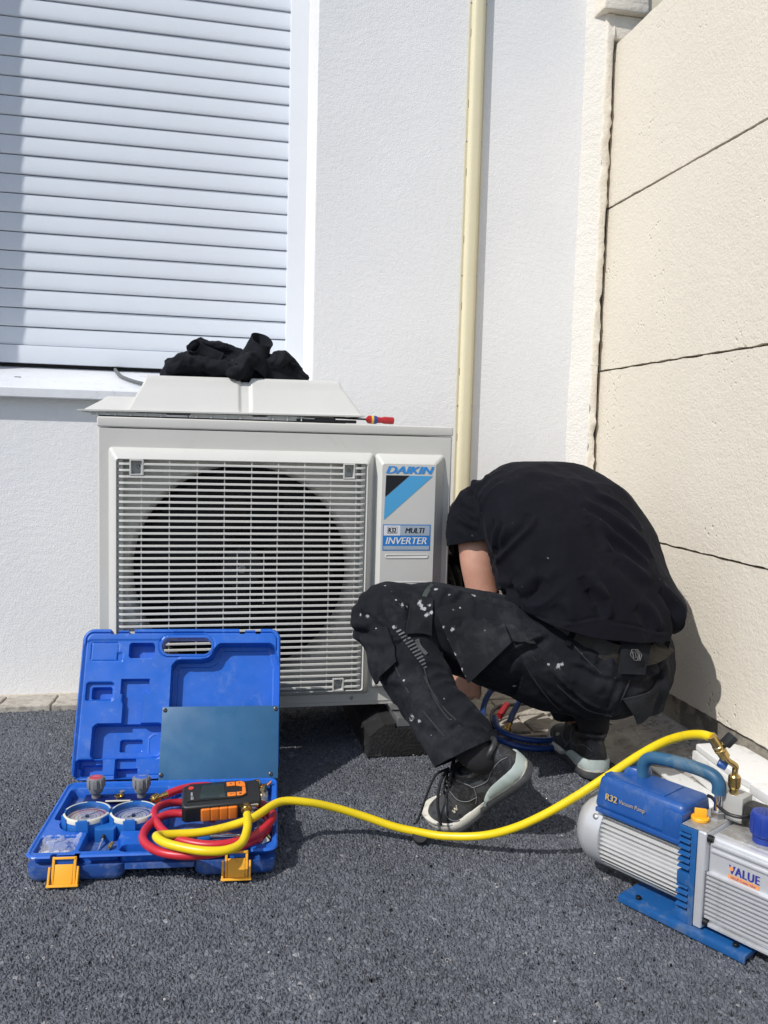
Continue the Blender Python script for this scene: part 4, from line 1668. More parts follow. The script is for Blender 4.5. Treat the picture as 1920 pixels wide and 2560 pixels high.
for cx, sk in ((-0.1475, 0.0), (0.1445, 0.0)):
    b_, m_ = latch(cx, sk)
    bmesh.ops.transform(b_.bm, matrix=m_, verts=b_.bm.verts)
    obj('latch', b_, M_yel, case, ang=30)

# ------------------------------------------------------------------ manifold gauge set in the case
M_mblue = mat('blue gauge boot', (0.012, 0.12, 0.42), 0.42, var=0.08, vscale=20, dirt=(0.10, 0.22, 0.45), dscale=25, damt=0.3)
M_mbody = mat('anodised manifold', (0.010, 0.018, 0.12), 0.32, 0.3)
M_bez = mat('cream bezel', (0.66, 0.64, 0.54), 0.45, var=0.05, vscale=30)
M_knob = mat('grey knob', (0.20, 0.205, 0.21), 0.5, var=0.06, vscale=40, bump=0.1, bscale=500, bdist=0.0004)
M_brass = mat('brass', (0.62, 0.44, 0.17), 0.27, 1.0, var=0.16, vscale=60)
M_face = mat('gauge paper', (0.66, 0.67, 0.70), 0.5)
M_redp = mat('gauge red', (0.50, 0.06, 0.08), 0.5)
M_blup = mat('gauge blue', (0.05, 0.13, 0.50), 0.5)
M_ink = mat('ink', (0.03, 0.03, 0.035), 0.5)
M_clear = glass_mat('clear lens')
mani = thing('gauge_manifold', 'two dial refrigerant gauge manifold with red and blue capped grey knobs in the case', 'gauge set', mat4=CM @ Matrix.Translation((-0.095, 0.0, 0.018)))


def on_case(m_):
    return CM @ m_


def gauge(cx, cy, col, needle, red):
    m_ = CM @ Matrix.Translation((cx - 0.003, cy, 0.0)) @ Matrix.Diagonal((1.07, 1.07, 1.0, 1.0))
    b_ = B()
    prof = [(0.034, 0.020), (0.0385, 0.023), (0.0400, 0.030), (0.0400, 0.062), (0.0385, 0.0655), (0.0365, 0.0660), (0.0358, 0.0645), (0.0358, 0.052)]
    b_.lathe(prof, 48, caps=False)
    # grip facets
    for k in range(6):
        a = R(60 * k + 30)
        b_.prism([(0.0395, -0.0115), (0.0418, -0.0095), (0.0418, 0.0095), (0.0395, 0.0115)], 0.024, 0.0655, bev=0.001, m=Matrix.Rotation(a, 4, 'Z'))
    bmesh.ops.transform(b_.bm, matrix=m_, verts=b_.bm.verts)
    boot = obj('gauge_boot', b_, M_mblue, mani, world=True)
    b_ = B()
    for k in range(4):
        a0 = R(90 * k + 12)
        for j in range(8):
            pass
    segs = [(12, 78), (102, 168), (192, 258), (282, 348)]
    t_ = bmesh.new()
    for (s0_, s1_) in segs:
        prev_ = None
        for j in range(13):
            a = R(s0_ + (s1_ - s0_) * j / 12)
            ring_ = [t_.verts.new((r_ * math.cos(a), r_ * math.sin(a), z_)) for r_, z_ in ((0.0362, 0.0640), (0.0368, 0.0668), (0.0392, 0.0665), (0.0404, 0.0645), (0.0404, 0.0580))]
            if prev_:
                for q_ in range(4):
                    t_.faces.new((prev_[q_], prev_[q_ + 1], ring_[q_ + 1], ring_[q_]))
            prev_ = ring_
    bmesh.ops.transform(t_, matrix=m_, verts=t_.verts)
    obj('bezel', t_, M_bez, boot, world=True)
    b_ = B()
    b_.lathe([(0, 0.0535), (0.0357, 0.0535)], 48, caps=False)
    bmesh.ops.transform(b_.bm, matrix=m_, verts=b_.bm.verts)
    obj('dial', b_, M_face, boot, world=True)
    for (r0, r1, a0, a1, mm_) in ((0.0285, 0.0325, -50, 230, col), (0.0215, 0.0228, -45, 225, red), (0.0150, 0.0156, -45, 225, M_ink), (0.0095, 0.0101, -45, 225, col)):
        t_ = bmesh.new()
        pv = None
        for j in range(41):
            a = R(a0 + (a1 - a0) * j / 40)
            rg = [t_.verts.new((r_ * math.cos(a), r_ * math.sin(a), 0.0538)) for r_ in (r0, r1)]
            if pv:
                t_.faces.new((pv[0], pv[1], rg[1], rg[0]))
            pv = rg
        bmesh.ops.transform(t_, matrix=m_, verts=t_.verts)
        obj('dial_scale', t_, mm_, boot, world=True)
    t_ = B()
    for j in range(28):
        a = R(-50 + 280 * j / 27)
        t_.box(0.0245, 0.0285 if j % 3 else 0.0295, -0.0003, 0.0003, 0.05395, 0.0541, m=Matrix.Rotation(a, 4, 'Z'))
    bmesh.ops.transform(t_.bm, matrix=m_, verts=t_.bm.verts)
    tk_ = obj('dial_ticks', t_, M_ink, boot, world=True)
    tk_['kind'] = 'stuff'
    t_ = B()
    t_.prism([(-0.012, -0.0011), (0.027, -0.00035), (0.027, 0.00035), (-0.012, 0.0011)], 0.0565, 0.0571, m=Matrix.Rotation(needle, 4, 'Z'))
    t_.lathe([(0, 0.0542), (0.0035, 0.0542), (0.0035, 0.0580), (0, 0.0582)], 14)
    bmesh.ops.transform(t_.bm, matrix=m_, verts=t_.bm.verts)
    obj('needle', t_, M_ink, boot, world=True)
    t_ = B()
    t_.lathe([(0.0360, 0.0605), (0.0250, 0.0619), (0.0120, 0.0625), (0, 0.0626)], 40, caps=False)
    bmesh.ops.transform(t_.bm, matrix=m_, verts=t_.bm.verts)
    r_ = bmesh.ops.solidify(t_.bm, geom=t_.bm.faces[:], thickness=0.0009)
    obj('lens', t_, M_clear, boot, world=True)


gauge(-0.1370, -0.0260, M_redp, R(48), M_redp)
gauge(-0.0520, -0.0280, M_blup, R(44), M_blup)
b = B()
b.box(-0.165, -0.030, 0.050, 0.082, 0.021, 0.052, bev=0.002)
b.box(-0.118, -0.073, 0.012, 0.052, 0.022, 0.046, bev=0.002)
bmesh.ops.transform(b.bm, matrix=CM, verts=b.bm.verts)
mb_ = obj('manifold_body', b, M_mbody, mani, world=True)
b = B()
b.box(-0.121, -0.073, 0.0425, 0.0475, 0.0525, 0.0540, bev=0.0005)
bmesh.ops.transform(b.bm, matrix=CM, verts=b.bm.verts)
obj('name_strip', b, M_bez, mani, world=True)
b = B()
b.prism([(-0.0165, -0.020), (0.0165, -0.020), (0.019, -0.010), (0.019, 0.016), (-0.019, 0.016), (-0.019, -0.010)], 0.016, 0.053, bev=0.002)
bmesh.ops.transform(b.bm, matrix=CM @ Matrix.Translation((-0.099, -0.058, 0)), verts=b.bm.verts)
obj('gauge_yoke', b, M_mblue, mani, world=True)
for (x, y, cm_, cn) in ((-0.1435, 0.068, M_redp, 'red'), (-0.0550, 0.066, M_blup, 'blue')):
    m_ = CM @ Matrix.Translation((x, y, 0))
    b = B()
    b.lathe([(0.0085, 0.050), (0.0085, 0.060), (0.0125, 0.063), (0.0150, 0.070), (0.0158, 0.0745), (0.0158, 0.090), (0.0150, 0.0925), (0.0128, 0.0932), (0.0128, 0.0926), (0, 0.0926)], 32)
    for k in range(7):
        a = 2 * math.pi * k / 7 + 0.3
        b.prism([(0.0150, -0.0046), (0.0176, -0.0036), (0.0176, 0.0036), (0.0150, 0.0046)], 0.0735, 0.0915, bev=0.0009, m=Matrix.Rotation(a, 4, 'Z'))
    bmesh.ops.transform(b.bm, matrix=m_, verts=b.bm.verts)
    kb = obj('valve_knob', b, M_knob, mani, world=True, ang=30)
    kb['label'] = 'grey valve knob with ' + cn + ' cap'
    b = B()
    b.lathe([(0, 0.0935), (0.0116, 0.0935), (0.0122, 0.0929), (0.0122, 0.0926)], 28, caps=False)
    bmesh.ops.transform(b.bm, matrix=m_, verts=b.bm.verts)
    obj('cap', b, cm_, kb, world=True)
    tm_ = m_ @ Matrix.Translation((-0.0062, 0.0020, 0.0938))
    obj('cap_lettering', text_mesh('VALUE', tm_, 0.0124, 0.0030), M_wht, kb, world=True, smooth=False)
    b = B()
    b.lathe([(0.0065, 0.046), (0.0065, 0.0505), (0.009, 0.0506)], 6)
    bmesh.ops.transform(b.bm, matrix=m_, verts=b.bm.verts)
    obj('brass_neck', b, M_brass, kb, world=True)
b = B()
b.lathe([(0.0062, 0.0525), (0.0092, 0.0525), (0.0092, 0.0555), (0.0082, 0.0560), (0.0066, 0.0555), (0.0062, 0.0535)], 28, caps=False)
b.lathe([(0, 0.0528), (0.0062, 0.0528)], 20, caps=False)
bmesh.ops.transform(b.bm, matrix=CM @ Matrix.Translation((-0.0985, 0.066, 0)), verts=b.bm.verts)
obj('sight_glass', b, M_brass, mani, world=True)
b = B()
b.lathe([(0, 0.052), (0.0055, 0.052), (0.0055, 0.056), (0, 0.0565)], 16)
bmesh.ops.transform(b.bm, matrix=CM @ Matrix.Translation((-0.0965, 0.085, 0)), verts=b.bm.verts)
obj('vent_screw', b, M_knob, mani, world=True)

# ------------------------------------------------------------------ hoses in the case
M_red = mat('red hose rubber', (0.52, 0.020, 0.036), 0.36, var=0.07, vscale=30, dirt=(0.42, 0.10, 0.10), dscale=22, damt=0.25)
M_hy = mat('yellow hose rubber', (0.78, 0.58, 0.008), 0.33, var=0.05, vscale=25, dirt=(0.40, 0.30, 0.06), dscale=28, damt=0.3)
M_bhose = mat('blue hose rubber', (0.008, 0.045, 0.20), 0.36, var=0.08, vscale=30)


def brass_nut(b_, m_, knurl=True):
    b_.lathe([(0, -0.004), (0.0052, -0.004), (0.0056, 0.0), (0.0074, 0.0004), (0.0086, 0.0016), (0.0086, 0.0145), (0.0076, 0.016), (0.0052, 0.0162), (0.0052, 0.0215), (0.0066, 0.0222), (0.0066, 0.034), (0.0060, 0.035)], 24, m=m_)
    if knurl:
        for k in range(20):
            a = 2 * math.pi * k / 20
            b_.box(0.0083, 0.0092, -0.0006, 0.0006, 0.002, 0.014, m=m_ @ Matrix.Rotation(a, 4, 'Z') @ Matrix.Rotation(R(18), 4, 'X'))
    return b_


redp = [(-0.002, 0.040, 0.066), (0.018, 0.055, 0.068), (0.046, 0.070, 0.068), (0.081, 0.074, 0.066), (0.115, 0.058, 0.062), (0.149, 0.024, 0.060), (0.183, -0.006, 0.062), (0.205, -0.046, 0.064), (0.203, -0.092, 0.066), (0.178, -0.136, 0.064), (0.147, -0.158, 0.062), (0.100, -0.164, 0.060), (0.051, -0.146, 0.060), (0.015, -0.112, 0.060), (-0.010, -0.060, 0.061), (-0.016, -0.012, 0.060), (0.004, 0.035, 0.050), (0.05, 0.052, 0.042), (0.11, 0.048, 0.040), (0.165, 0.010, 0.044), (0.194, -0.030, 0.046), (0.198, -0.080, 0.048), (0.18, -0.125, 0.049), (0.125, -0.185, 0.059), (0.088, -0.197, 0.0595), (0.051, -0.196, 0.0595), (0.016, -0.182, 0.0595), (-0.013, -0.152, 0.0595), (-0.024, -0.116, 0.0595), (-0.017, -0.074, 0.060), (0.003, -0.047, 0.062), (0.026, -0.040, 0.063), (0.060, -0.045, 0.060), (0.10, -0.050, 0.055)]
rh = thing('red_hose', 'coiled red refrigerant hose with brass end lying in the blue case', 'hose', mat4=CM)
b = B()
b.tube(catmull(redp, 9), 0.0075, 14)
obj('hose', b, M_red, rh, ang=80)
d_ = (Vector(redp[1]) - Vector(redp[0])).normalized()
b = B()
brass_nut(b, frame((-0.030, 0.026, 0.066), None or (0, 0, 1), None, d_) if False else zframe(Vector(redp[0]) - d_ * 0.033, d_))
obj('brass_fitting', b, M_brass, rh, ang=30)

# yellow hose: from the digital gauge, round in the case, across the asphalt to the pump
inv = CM.inverted()
yel = [(0.1600, -0.106, 0.087), (0.1610, -0.118, 0.086), (0.1620, -0.155, 0.084), (0.1540, -0.193, 0.077), (0.1310, -0.213, 0.075), (0.0960, -0.216, 0.0755), (0.0580, -0.203, 0.076), (0.0230, -0.184, 0.077), (0.0060, -0.163, 0.078), (0.0110, -0.145, 0.072), (0.0370, -0.137, 0.069), (0.0810, -0.133, 0.069), (0.1280, -0.124, 0.074), (0.1710, -0.111, 0.083)]
world_pts = [CM @ Vector(p) for p in yel]
world_pts += [Vector(p) for p in ((0.136, 1.540, 0.090), (0.190, 1.546, 0.083), (0.245, 1.551, 0.066), (0.301, 1.547, 0.047), (0.357, 1.532, 0.030), (0.401, 1.516, 0.024), (0.448, 1.493, 0.023), (0.508, 1.460, 0.035), (0.557, 1.425, 0.062), (0.605, 1.396, 0.098), (0.655, 1.372, 0.140), (0.705, 1.350, 0.185), (0.748, 1.324, 0.230), (0.776, 1.288, 0.268), (0.789, 1.244, 0.295), (0.794, 1.206, 0.310), (0.797, 1.180, 0.3145))]
ypath = catmull(world_pts, 10)
yh = thing('yellow_hose', 'yellow refrigerant hose running from the case across the asphalt to the vacuum pump', 'hose', (0.4, 1.5, 0))
b = B()
b.tube(ypath, 0.0076, 16)
obj('hose', b, M_hy, yh, world=True, ang=80)
d_ = (CM.to_3x3() @ (Vector(yel[1]) - Vector(yel[0]))).normalized()
b = B()
brass_nut(b, zframe(CM @ Vector(yel[0]) - d_ * 0.030, d_))
obj('brass_fitting', b, M_brass, yh, world=True, ang=30)


# printed lettering wrapped on the hose
def wrap_text(body, path, s0, height, ang0, m_, par, name, flip=1):
    cum = [0.0]
    for a, c_ in zip(path, path[1:]):
        cum.append(cum[-1] + (c_ - a).length)
    bm2 = text_mesh(body, Matrix.Identity(4), height * len(body) * 0.62, height)
    for v in bm2.verts:
        s_ = s0 + flip * v.co.x
        k = max(0, min(len(path) - 2, next((i for i in range(len(cum) - 1) if cum[i + 1] >= s_), len(path) - 2)))
        f_ = (s_ - cum[k]) / max(1e-9, cum[k + 1] - cum[k])
        p_ = path[k].lerp(path[k + 1], f_)
        d2 = (path[k + 1] - path[k]).normalized()
        side_ = d2.cross(Vector((0, 0, 1))).normalized()
        up_ = side_.cross(d2)
        a = ang0 + flip * (v.co.y - height / 2) / 0.0076
        v.co = p_ + (up_ * math.sin(a) + side_ * math.cos(a)) * 0.00775
    return obj(name, bm2, m_, par, world=True, smooth=False)


yl = ypath[:14 * 10]
wrap_text('VALUE  REFRIGERANT CHARGING HOSE', yl, 0.112, 0.0052, R(42), mat('hose print', (0.20, 0.13, 0.01), 0.5), yh, 'hose_lettering')

# ------------------------------------------------------------------ digital gauge
M_dg = mat('black rubberised plastic', (0.016, 0.017, 0.018), 0.42, var=0.1, vscale=20, bump=0.1, bscale=600, bdist=0.0004)
M_or = mat('orange rubber', (0.78, 0.205, 0.020), 0.42, var=0.05, vscale=20)
M_lcd = mat('display glass', (0.020, 0.035, 0.038), 0.12, spec=0.6)
M_chr = mat('chrome', (0.70, 0.70, 0.71), 0.12, 1.0)
dga = CM @ frame((0.108, -0.047, 0.0905), (1.0, 0.10, 0.02), (-0.09, 0.965, 0.22))
dg = thing('digital_gauge', 'black and orange digital vacuum gauge lying on the red hose', 'gauge', mat4=dga)
b = B()
prof = [(-0.071, -0.030), (-0.064, -0.036), (0.045, -0.035), (0.070, -0.033), (0.0745, -0.026), (0.0745, 0.026), (0.068, 0.033), (0.046, 0.031), (0.036, 0.036), (-0.055, 0.036), (-0.070, 0.027)]
b.prism(prof, -0.019, 0.016, bev=0.005, seg=3)
obj('body', b, M_dg, dg, ang=40)
b = B()
b.prism([(-0.062, -0.021), (0.034, -0.021), (0.050, -0.014), (0.050, 0.020), (0.040, 0.028), (-0.050, 0.028), (-0.062, 0.020)], 0.0150, 0.0182, bev=0.001)
obj('front_face', b, M_dg, dg, ang=40)
b = B()
b.prism([(-0.040, -0.0185), (0.009, -0.0185), (0.007, 0.0255), (-0.033, 0.0255)], 0.0180, 0.0192, bev=0.0006)
obj('display', b, M_lcd, dg, ang=40)
for poly_ in ([(0.0125, 0.0130), (0.0280, 0.0130), (0.0280, 0.0250), (0.0120, 0.0250)], [(0.0295, 0.0130), (0.0400, 0.0090), (0.0470, 0.0090), (0.0465, 0.0195), (0.0410, 0.0250), (0.0295, 0.0250)],
              [(0.0125, -0.0180), (0.0280, -0.0180), (0.0280, -0.0070), (0.0125, -0.0070)], [(0.0295, -0.0180), (0.0400, -0.0180), (0.0470, -0.0120), (0.0470, 0.0075), (0.0410, 0.0075), (0.0400, -0.0070), (0.0295, -0.0070)]):
    b = B()
    b.prism(poly_, 0.0182, 0.0201, bev=0.0007)
    obj('key', b, M_or, dg, ang=40)
b = B()
b.lathe([(0, 0.0183), (0.0050, 0.0183), (0.0048, 0.0188), (0, 0.0188)], 20, m=Matrix.Translation((-0.0540, 0.0180, 0)))
obj('maker_badge', b, mat('badge red', (0.55, 0.05, 0.03), 0.4), dg)
obj('model_lettering', text_mesh('testo 552', Matrix.Translation((-0.0545, 0.004, 0.0186)) @ Matrix.Rotation(R(-90), 4, 'Z'), 0.0215, 0.0045), M_wht, dg, smooth=False)
obj('key_lettering', text_mesh('SET', Matrix.Translation((0.0165, -0.0140, 0.0203)), 0.008, 0.0030), M_ink, dg, smooth=False)
b = B()
b.poly([(0.0180, 0.0175, 0.0203), (0.0225, 0.0175, 0.0203), (0.0202, 0.0215, 0.0203)])
b.poly([(0.0340, 0.0175, 0.0203), (0.0385, 0.0175, 0.0203), (0.0362, 0.0215, 0.0203)])
for k in range(4):
    b.box(-0.0026, 0.0026, -0.0004, 0.0004, 0.0202, 0.0204, m=Matrix.Translation((0.0365, -0.0130, 0)) @ Matrix.Rotation(R(45 * k), 4, 'Z'))
o_ = obj('key_marks', b, M_ink, dg, smooth=False)
# side grip
b = B()
gx = [(-0.037, -0.017), (-0.0165, -0.0025), (-0.002, 0.015), (0.0155, 0.031)]
for (xa, xc) in ((-0.036, -0.0195), (-0.0188, -0.0035), (-0.0028, 0.0125), (0.0132, 0.0290)):
    b.box(xa, xc, -0.0395, -0.034, -0.0165, 0.0105, bev=0.0026, seg=3)
b.box(-0.0370, 0.0300, -0.0385, -0.033, -0.0155, 0.0095, bev=0.002)
obj('side_grip', b, M_or, dg, ang=40)
b = B()
b.box(0.040, 0.0690, -0.0385, -0.030, -0.0180, 0.0110, bev=0.003)
obj('connector_block', b, M_chr, dg, ang=40)

# ------------------------------------------------------------------ small things in the case
bagm = glass_mat('clear film', (0.95, 0.96, 1.0), 0.12)
t = bmesh.new()
gv = []
for j in range(25):
    row = []
    for i in range(31):
        u, v = i / 30, j / 24
        x, y = -0.205 + 0.068 * u, -0.146 + 0.060 * v
        p = Vector((x * 60, y * 60, 2))
        cr_ = abs(mnoise.noise(p)) * 0.007 + abs(mnoise.noise(p * 2.3)) * 0.004
        z = 0.036 + 0.016 * math.sin(math.pi * u) * math.sin(math.pi * min(1, v * 1.15)) + cr_ * (0.4 + v) + (0.010 * max(0, v - 0.7) / 0.3)
        row.append(t.verts.new((x + 0.004 * mnoise.noise(p * 1.7), y + 0.004 * mnoise.noise(p * 1.9 + Vector((4, 0, 0))), z)))
    gv.append(row)
for j in range(24):
    for i in range(30):
        t.faces.new((gv[j][i], gv[j][i + 1], gv[j + 1][i + 1], gv[j + 1][i]))
bag = thing('plastic_bag', 'small crumpled clear plastic bag of seals in the corner of the case', 'bag', mat4=CM)
m_ = bpy.data.materials.new('crinkled film')
m_.use_nodes = True
p_ = m_.node_tree.nodes['Principled BSDF']
p_.inputs['Base Color'].default_value = (0.75, 0.78, 0.82, 1)
p_.inputs['Roughness'].default_value = 0.14
p_.inputs['Alpha'].default_value = 0.3
obj('film', t, m_, bag, ang=20)
b = B()
for k in range(9):
    tt_ = bmesh.new()
    bmesh.ops.create_icosphere(tt_, subdivisions=1, radius=0.006)
    b.merge(tt_, Matrix.Translation((-0.195 + 0.0055 * k, -0.125 + 0.006 * math.sin(k * 2.1), 0.034)) @ Matrix.Diagonal((1, 1, 0.6, 1)))
o_ = obj('seals', b, mat('pale seals', (0.55, 0.55, 0.55), 0.5), bag)
o_['kind'] = 'stuff'

bt = thing('bent_tube', 'short bent steel charging tube with dark end in the front pocket of the case', 'tube', mat4=CM)
b = B()
b.tube(catmull([(-0.120, -0.140, 0.020), (-0.110, -0.122, 0.024), (-0.103, -0.108, 0.029), (-0.101, -0.092, 0.036), (-0.100, -0.078, 0.042)], 6), 0.0022, 8)
obj('tube', b, M_chr, bt)
b = B()
b.lathe([(0.0036, 0), (0.0036, 0.012), (0.003, 0.014)], 12, m=zframe((-0.1005, -0.084, 0.0385), (0.001, 0.014, 0.006)))
obj('tube_end', b, M_dg, bt)
bt = thing('bent_tube', 'bent steel charging tube with brass end beside the hand slot of the case', 'tube', mat4=CM)
b = B()
b.tube(catmull([(-0.112, -0.146, 0.019), (-0.100, -0.130, 0.022), (-0.090, -0.118, 0.027), (-0.084, -0.106, 0.033)], 6), 0.0024, 8)
obj('tube', b, M_chr, bt)
b = B()
b.lathe([(0.0026, 0), (0.0042, 0.001), (0.0042, 0.007), (0.0034, 0.008), (0.0034, 0.013)], 14, m=zframe((-0.085, -0.108, 0.0325), (0.005, 0.012, 0.006)))
obj('tube_end', b, M_brass, bt)

fit = thing('brass_coupler', 'brass coupler with upturned flare nut in the back corner of the case', 'fitting', mat4=CM)
for (x, y, z, d_, s_) in ((0.172, 0.112, 0.050, (0.1, -0.4, 1), 1.0),):
    b = B()
    b.lathe([(0.004, -0.01), (0.009, -0.01), (0.010, 0.0), (0.0095, 0.006), (0.0075, 0.010), (0.004, 0.0105), (0.0038, 0.004)], 6, m=zframe((x, y, z), d_))
    obj('flare_nut', b, M_brass, fit)
    b = B()
    b.lathe([(0.0085, -0.006), (0.0085, 0.002), (0.003, 0.012), (0.003, 0.014)], 6, m=zframe((x + 0.015, y - 0.006, z - 0.004), (0.3, -0.5, 0.8)))
    b.tube([(x, y, z - 0.01), (x + 0.006, y - 0.006, z - 0.02), (x + 0.015, y - 0.01, z - 0.02)], 0.006, 10)
    obj('elbow', b, M_brass, fit)
fit = thing('flare_plug', 'single small brass flare plug near the lid hinge of the case', 'fitting', mat4=CM)
b = B()
b.lathe([(0.0085, -0.014), (0.0085, -0.004), (0.0078, -0.003), (0.0030, 0.006), (0.0028, 0.007)], 6, m=zframe((0.126, 0.106, 0.054), (0.05, -0.15, 1)))
obj('plug', b, M_brass, fit)
b = B()
b.lathe([(0, -0.006), (0.005, -0.006), (0.005, 0.004), (0, 0.005)], 12, m=zframe((0.137, 0.100, 0.050), (0.2, -0.3, 1)))
obj('white_seal', b, M_wht, fit)
fit = thing('copper_stub', 'short black capped copper stub in the corner of the case', 'fitting', mat4=CM)
b = B()
b.tube([(0.190, 0.108, 0.046), (0.203, 0.114, 0.056)], 0.0035, 10)
obj('stub', b, mat('copper', (0.65, 0.28, 0.17), 0.25, 1.0), fit)
b = B()
b.lathe([(0, 0), (0.006, 0), (0.006, 0.014), (0, 0.014)], 14, m=zframe((0.184, 0.106, 0.034), (0.4, 0.1, 0.9)))
obj('cap', b, M_dg, fit)

ad = thing('hose_adapter', 'steel quick adapter with blue collar under the hoses in the case', 'adapter', mat4=CM)
b = B()
b.lathe([(0, 0), (0.006, 0), (0.0085, 0.003), (0.0085, 0.008)], 18, m=zframe((0.062, -0.092, 0.040), (1, -0.02, 0)))
b.lathe([(0.0065, 0.031), (0.0075, 0.031), (0.0075, 0.036), (0.006, 0.037), (0.006, 0.05), (0.0075, 0.051), (0.0075, 0.066), (0.006, 0.072), (0.0045, 0.09), (0, 0.09)], 18, m=zframe((0.062, -0.092, 0.040), (1, -0.02, 0)))
obj('stem', b, M_chr, ad)
b = B()
b.lathe([(0.006, 0.008), (0.0105, 0.0085), (0.0115, 0.013), (0.0115, 0.026), (0.0105, 0.0305), (0.006, 0.031)], 20, m=zframe((0.062, -0.092, 0.040), (1, -0.02, 0)))
obj('collar', b, M_mblue, ad)
ad = thing('steel_tool', 'rounded steel flaring tool in the right hand well of the case', 'tool', mat4=CM)
b = B()
b.lathe([(0, 0), (0.014, 0.001), (0.019, 0.006), (0.020, 0.016), (0.014, 0.024), (0.008, 0.026), (0.008, 0.04), (0, 0.041)], 26, m=zframe((0.190, -0.112, 0.024), (-0.25, 0.1, 1)))
obj('head', b, M_chr, ad)
b = B()
b.box(0.176, 0.204, -0.075, 0.075, 0.018, 0.032, bev=0.004)
b.box(0.182, 0.197, 0.075, 0.11, 0.022, 0.040, bev=0.005)
obj('bar', b, M_steel, ad)
# ------------------------------------------------------------------ vacuum pump
PMM = frame((0.692, 1.262, 0.0), (0.488, -0.873, 0), (0.873, 0.488, 0))
pump = thing('vacuum_pump', 'blue and silver finned vacuum pump with blue carrying handle on a blue base', 'vacuum pump', mat4=PMM)
M_pb = mat('pump blue paint', (0.010, 0.085, 0.265), 0.38, var=0.10, vscale=15, dirt=(0.17, 0.19, 0.20), dscale=14, damt=0.38, dirt2=(0.15, 0.19, 0.24), dedge=0.12)
M_pbox = mat('pump blue plastic', (0.012, 0.075, 0.285), 0.36, var=0.10, vscale=14, dirt=(0.20, 0.22, 0.24), dscale=11, damt=0.42, dirt2=(0.13, 0.19, 0.28), dedge=0.14)
M_sil = mat('silver casting paint', (0.62, 0.63, 0.65), 0.34, 0.45, var=0.06, vscale=20, bump=0.1, bscale=800, bdist=0.0003, dirt=(0.33, 0.31, 0.27), dscale=10, damt=0.3)
M_silt = mat('dusty silver', (0.46, 0.465, 0.47), 0.40, 0.45, var=0.08, vscale=20, dirt=(0.30, 0.27, 0.22), dscale=22, damt=0.6, dirt2=(0.34, 0.31, 0.27))
M_finw = mat('white alloy fins', (0.68, 0.68, 0.67), 0.42, 0.2, var=0.06, vscale=20, dirt=(0.42, 0.39, 0.33), dscale=12, damt=0.3)
M_hand = mat('worn blue handle sleeve', (0.022, 0.095, 0.185), 0.48, var=0.12, vscale=18, dirt=(0.15, 0.20, 0.22), dscale=26, damt=0.4)
M_gold = mat('gold print', (0.42, 0.31, 0.13), 0.4)
M_exh = mat('exhaust cap blue', (0.012, 0.040, 0.27), 0.40, var=0.08, vscale=20)
M_gry = mat('grey alloy block', (0.46, 0.46, 0.44), 0.45, 0.3, dirt=(0.30, 0.28, 0.24), dscale=30, damt=0.35)

b = B()
b.box(0.0, 0.222, 0.0, 0.122, 0.006, 0.014, bev=0.0015)
b.box(0.0, 0.222, -0.0008, 0.004, 0.0015, 0.0125, bev=0.0012)
plate = obj('base_plate', b, M_pb, pump)
bo = B()
bo.lathe([(0, 0), (0.0046, 0), (0.0046, 0.0044), (0.0040, 0.005), (0.0022, 0.005), (0.0022, 0.0028), (0, 0.0028)], 14)
M_blkb = mat('black bolt', (0.02, 0.02, 0.022), 0.4, 0.5)
b0 = obj('bolt', bo, M_blkb, pump)
for k, (u, v) in enumerate(((0.030, 0.014), (0.200, 0.014), (0.030, 0.108), (0.200, 0.108))):
    m_ = Matrix.Translation((u, v, 0.014))
    if k == 0:
        b0.matrix_local = m_
    else:
        inst(b0, pump, m_)
b = B()
for (u, v) in ((0.015, 0.012), (0.205, 0.012), (0.015, 0.11), (0.205, 0.11)):
    b.lathe([(0.009, 0), (0.010, 0.001), (0.010, 0.006), (0, 0.006)], 16, m=Matrix.Translation((u, v, 0)))
fe = obj('rubber_feet', b, M_dg, pump)
fe['kind'] = 'stuff'
# motor
CV, CW = 0.077, 0.086
mtr = frame((0, CV, CW), (0, 1, 0), (0, 0, 1))          # local z along the pump axis
b = B()
b.lathe([(0.052, -0.056), (0.052, 0.101)], 40, m=mtr)
motor = obj('motor_body', b, M_finw, pump)
for k in range(15):
    w_ = 0.0300 + 0.0080 * k
    hw = math.sqrt(max(0.0, 0.0655 ** 2 - (w_ - CW) ** 2))
    hw = min(hw, 0.0590)
    if hw < 0.02:
        continue
    b = B()
    b.prism([(CV - hw, w_ - 0.0005), (CV - hw + 0.003, w_ - 0.0020), (CV + hw - 0.003, w_ - 0.0020), (CV + hw, w_ - 0.0005), (CV + hw, w_ + 0.0004), (CV - hw, w_ + 0.0004)], -0.0565, 0.1015,
            m=Matrix(((0, 0, 1, 0), (1, 0, 0, 0), (0, 1, 0, 0), (0, 0, 0, 1))))
    obj('fin', b, M_finw, motor)
b = B()
b.lathe([(0.066, -0.054), (0.0672, -0.056), (0.0672, -0.082), (0.064, -0.094), (0.055, -0.106), (0.040, -0.115), (0.020, -0.1195), (0, -0.1205)], 44, m=mtr, caps=False)
b.lathe([(0.066, -0.054), (0.058, -0.054), (0.05, -0.0545)], 44, m=mtr, caps=False)
obj('fan_cowl', b, M_sil, pump, ang=30)
b = B()
b.lathe([(0, 0), (0.0050, 0), (0.0050, 0.0025), (0.0026, 0.004), (0, 0.004)], 12, m=zframe((-0.066, CV - 0.057, CW + 0.036), (0, -0.85, 0.55)))
obj('screw', b, M_zinc, pump)
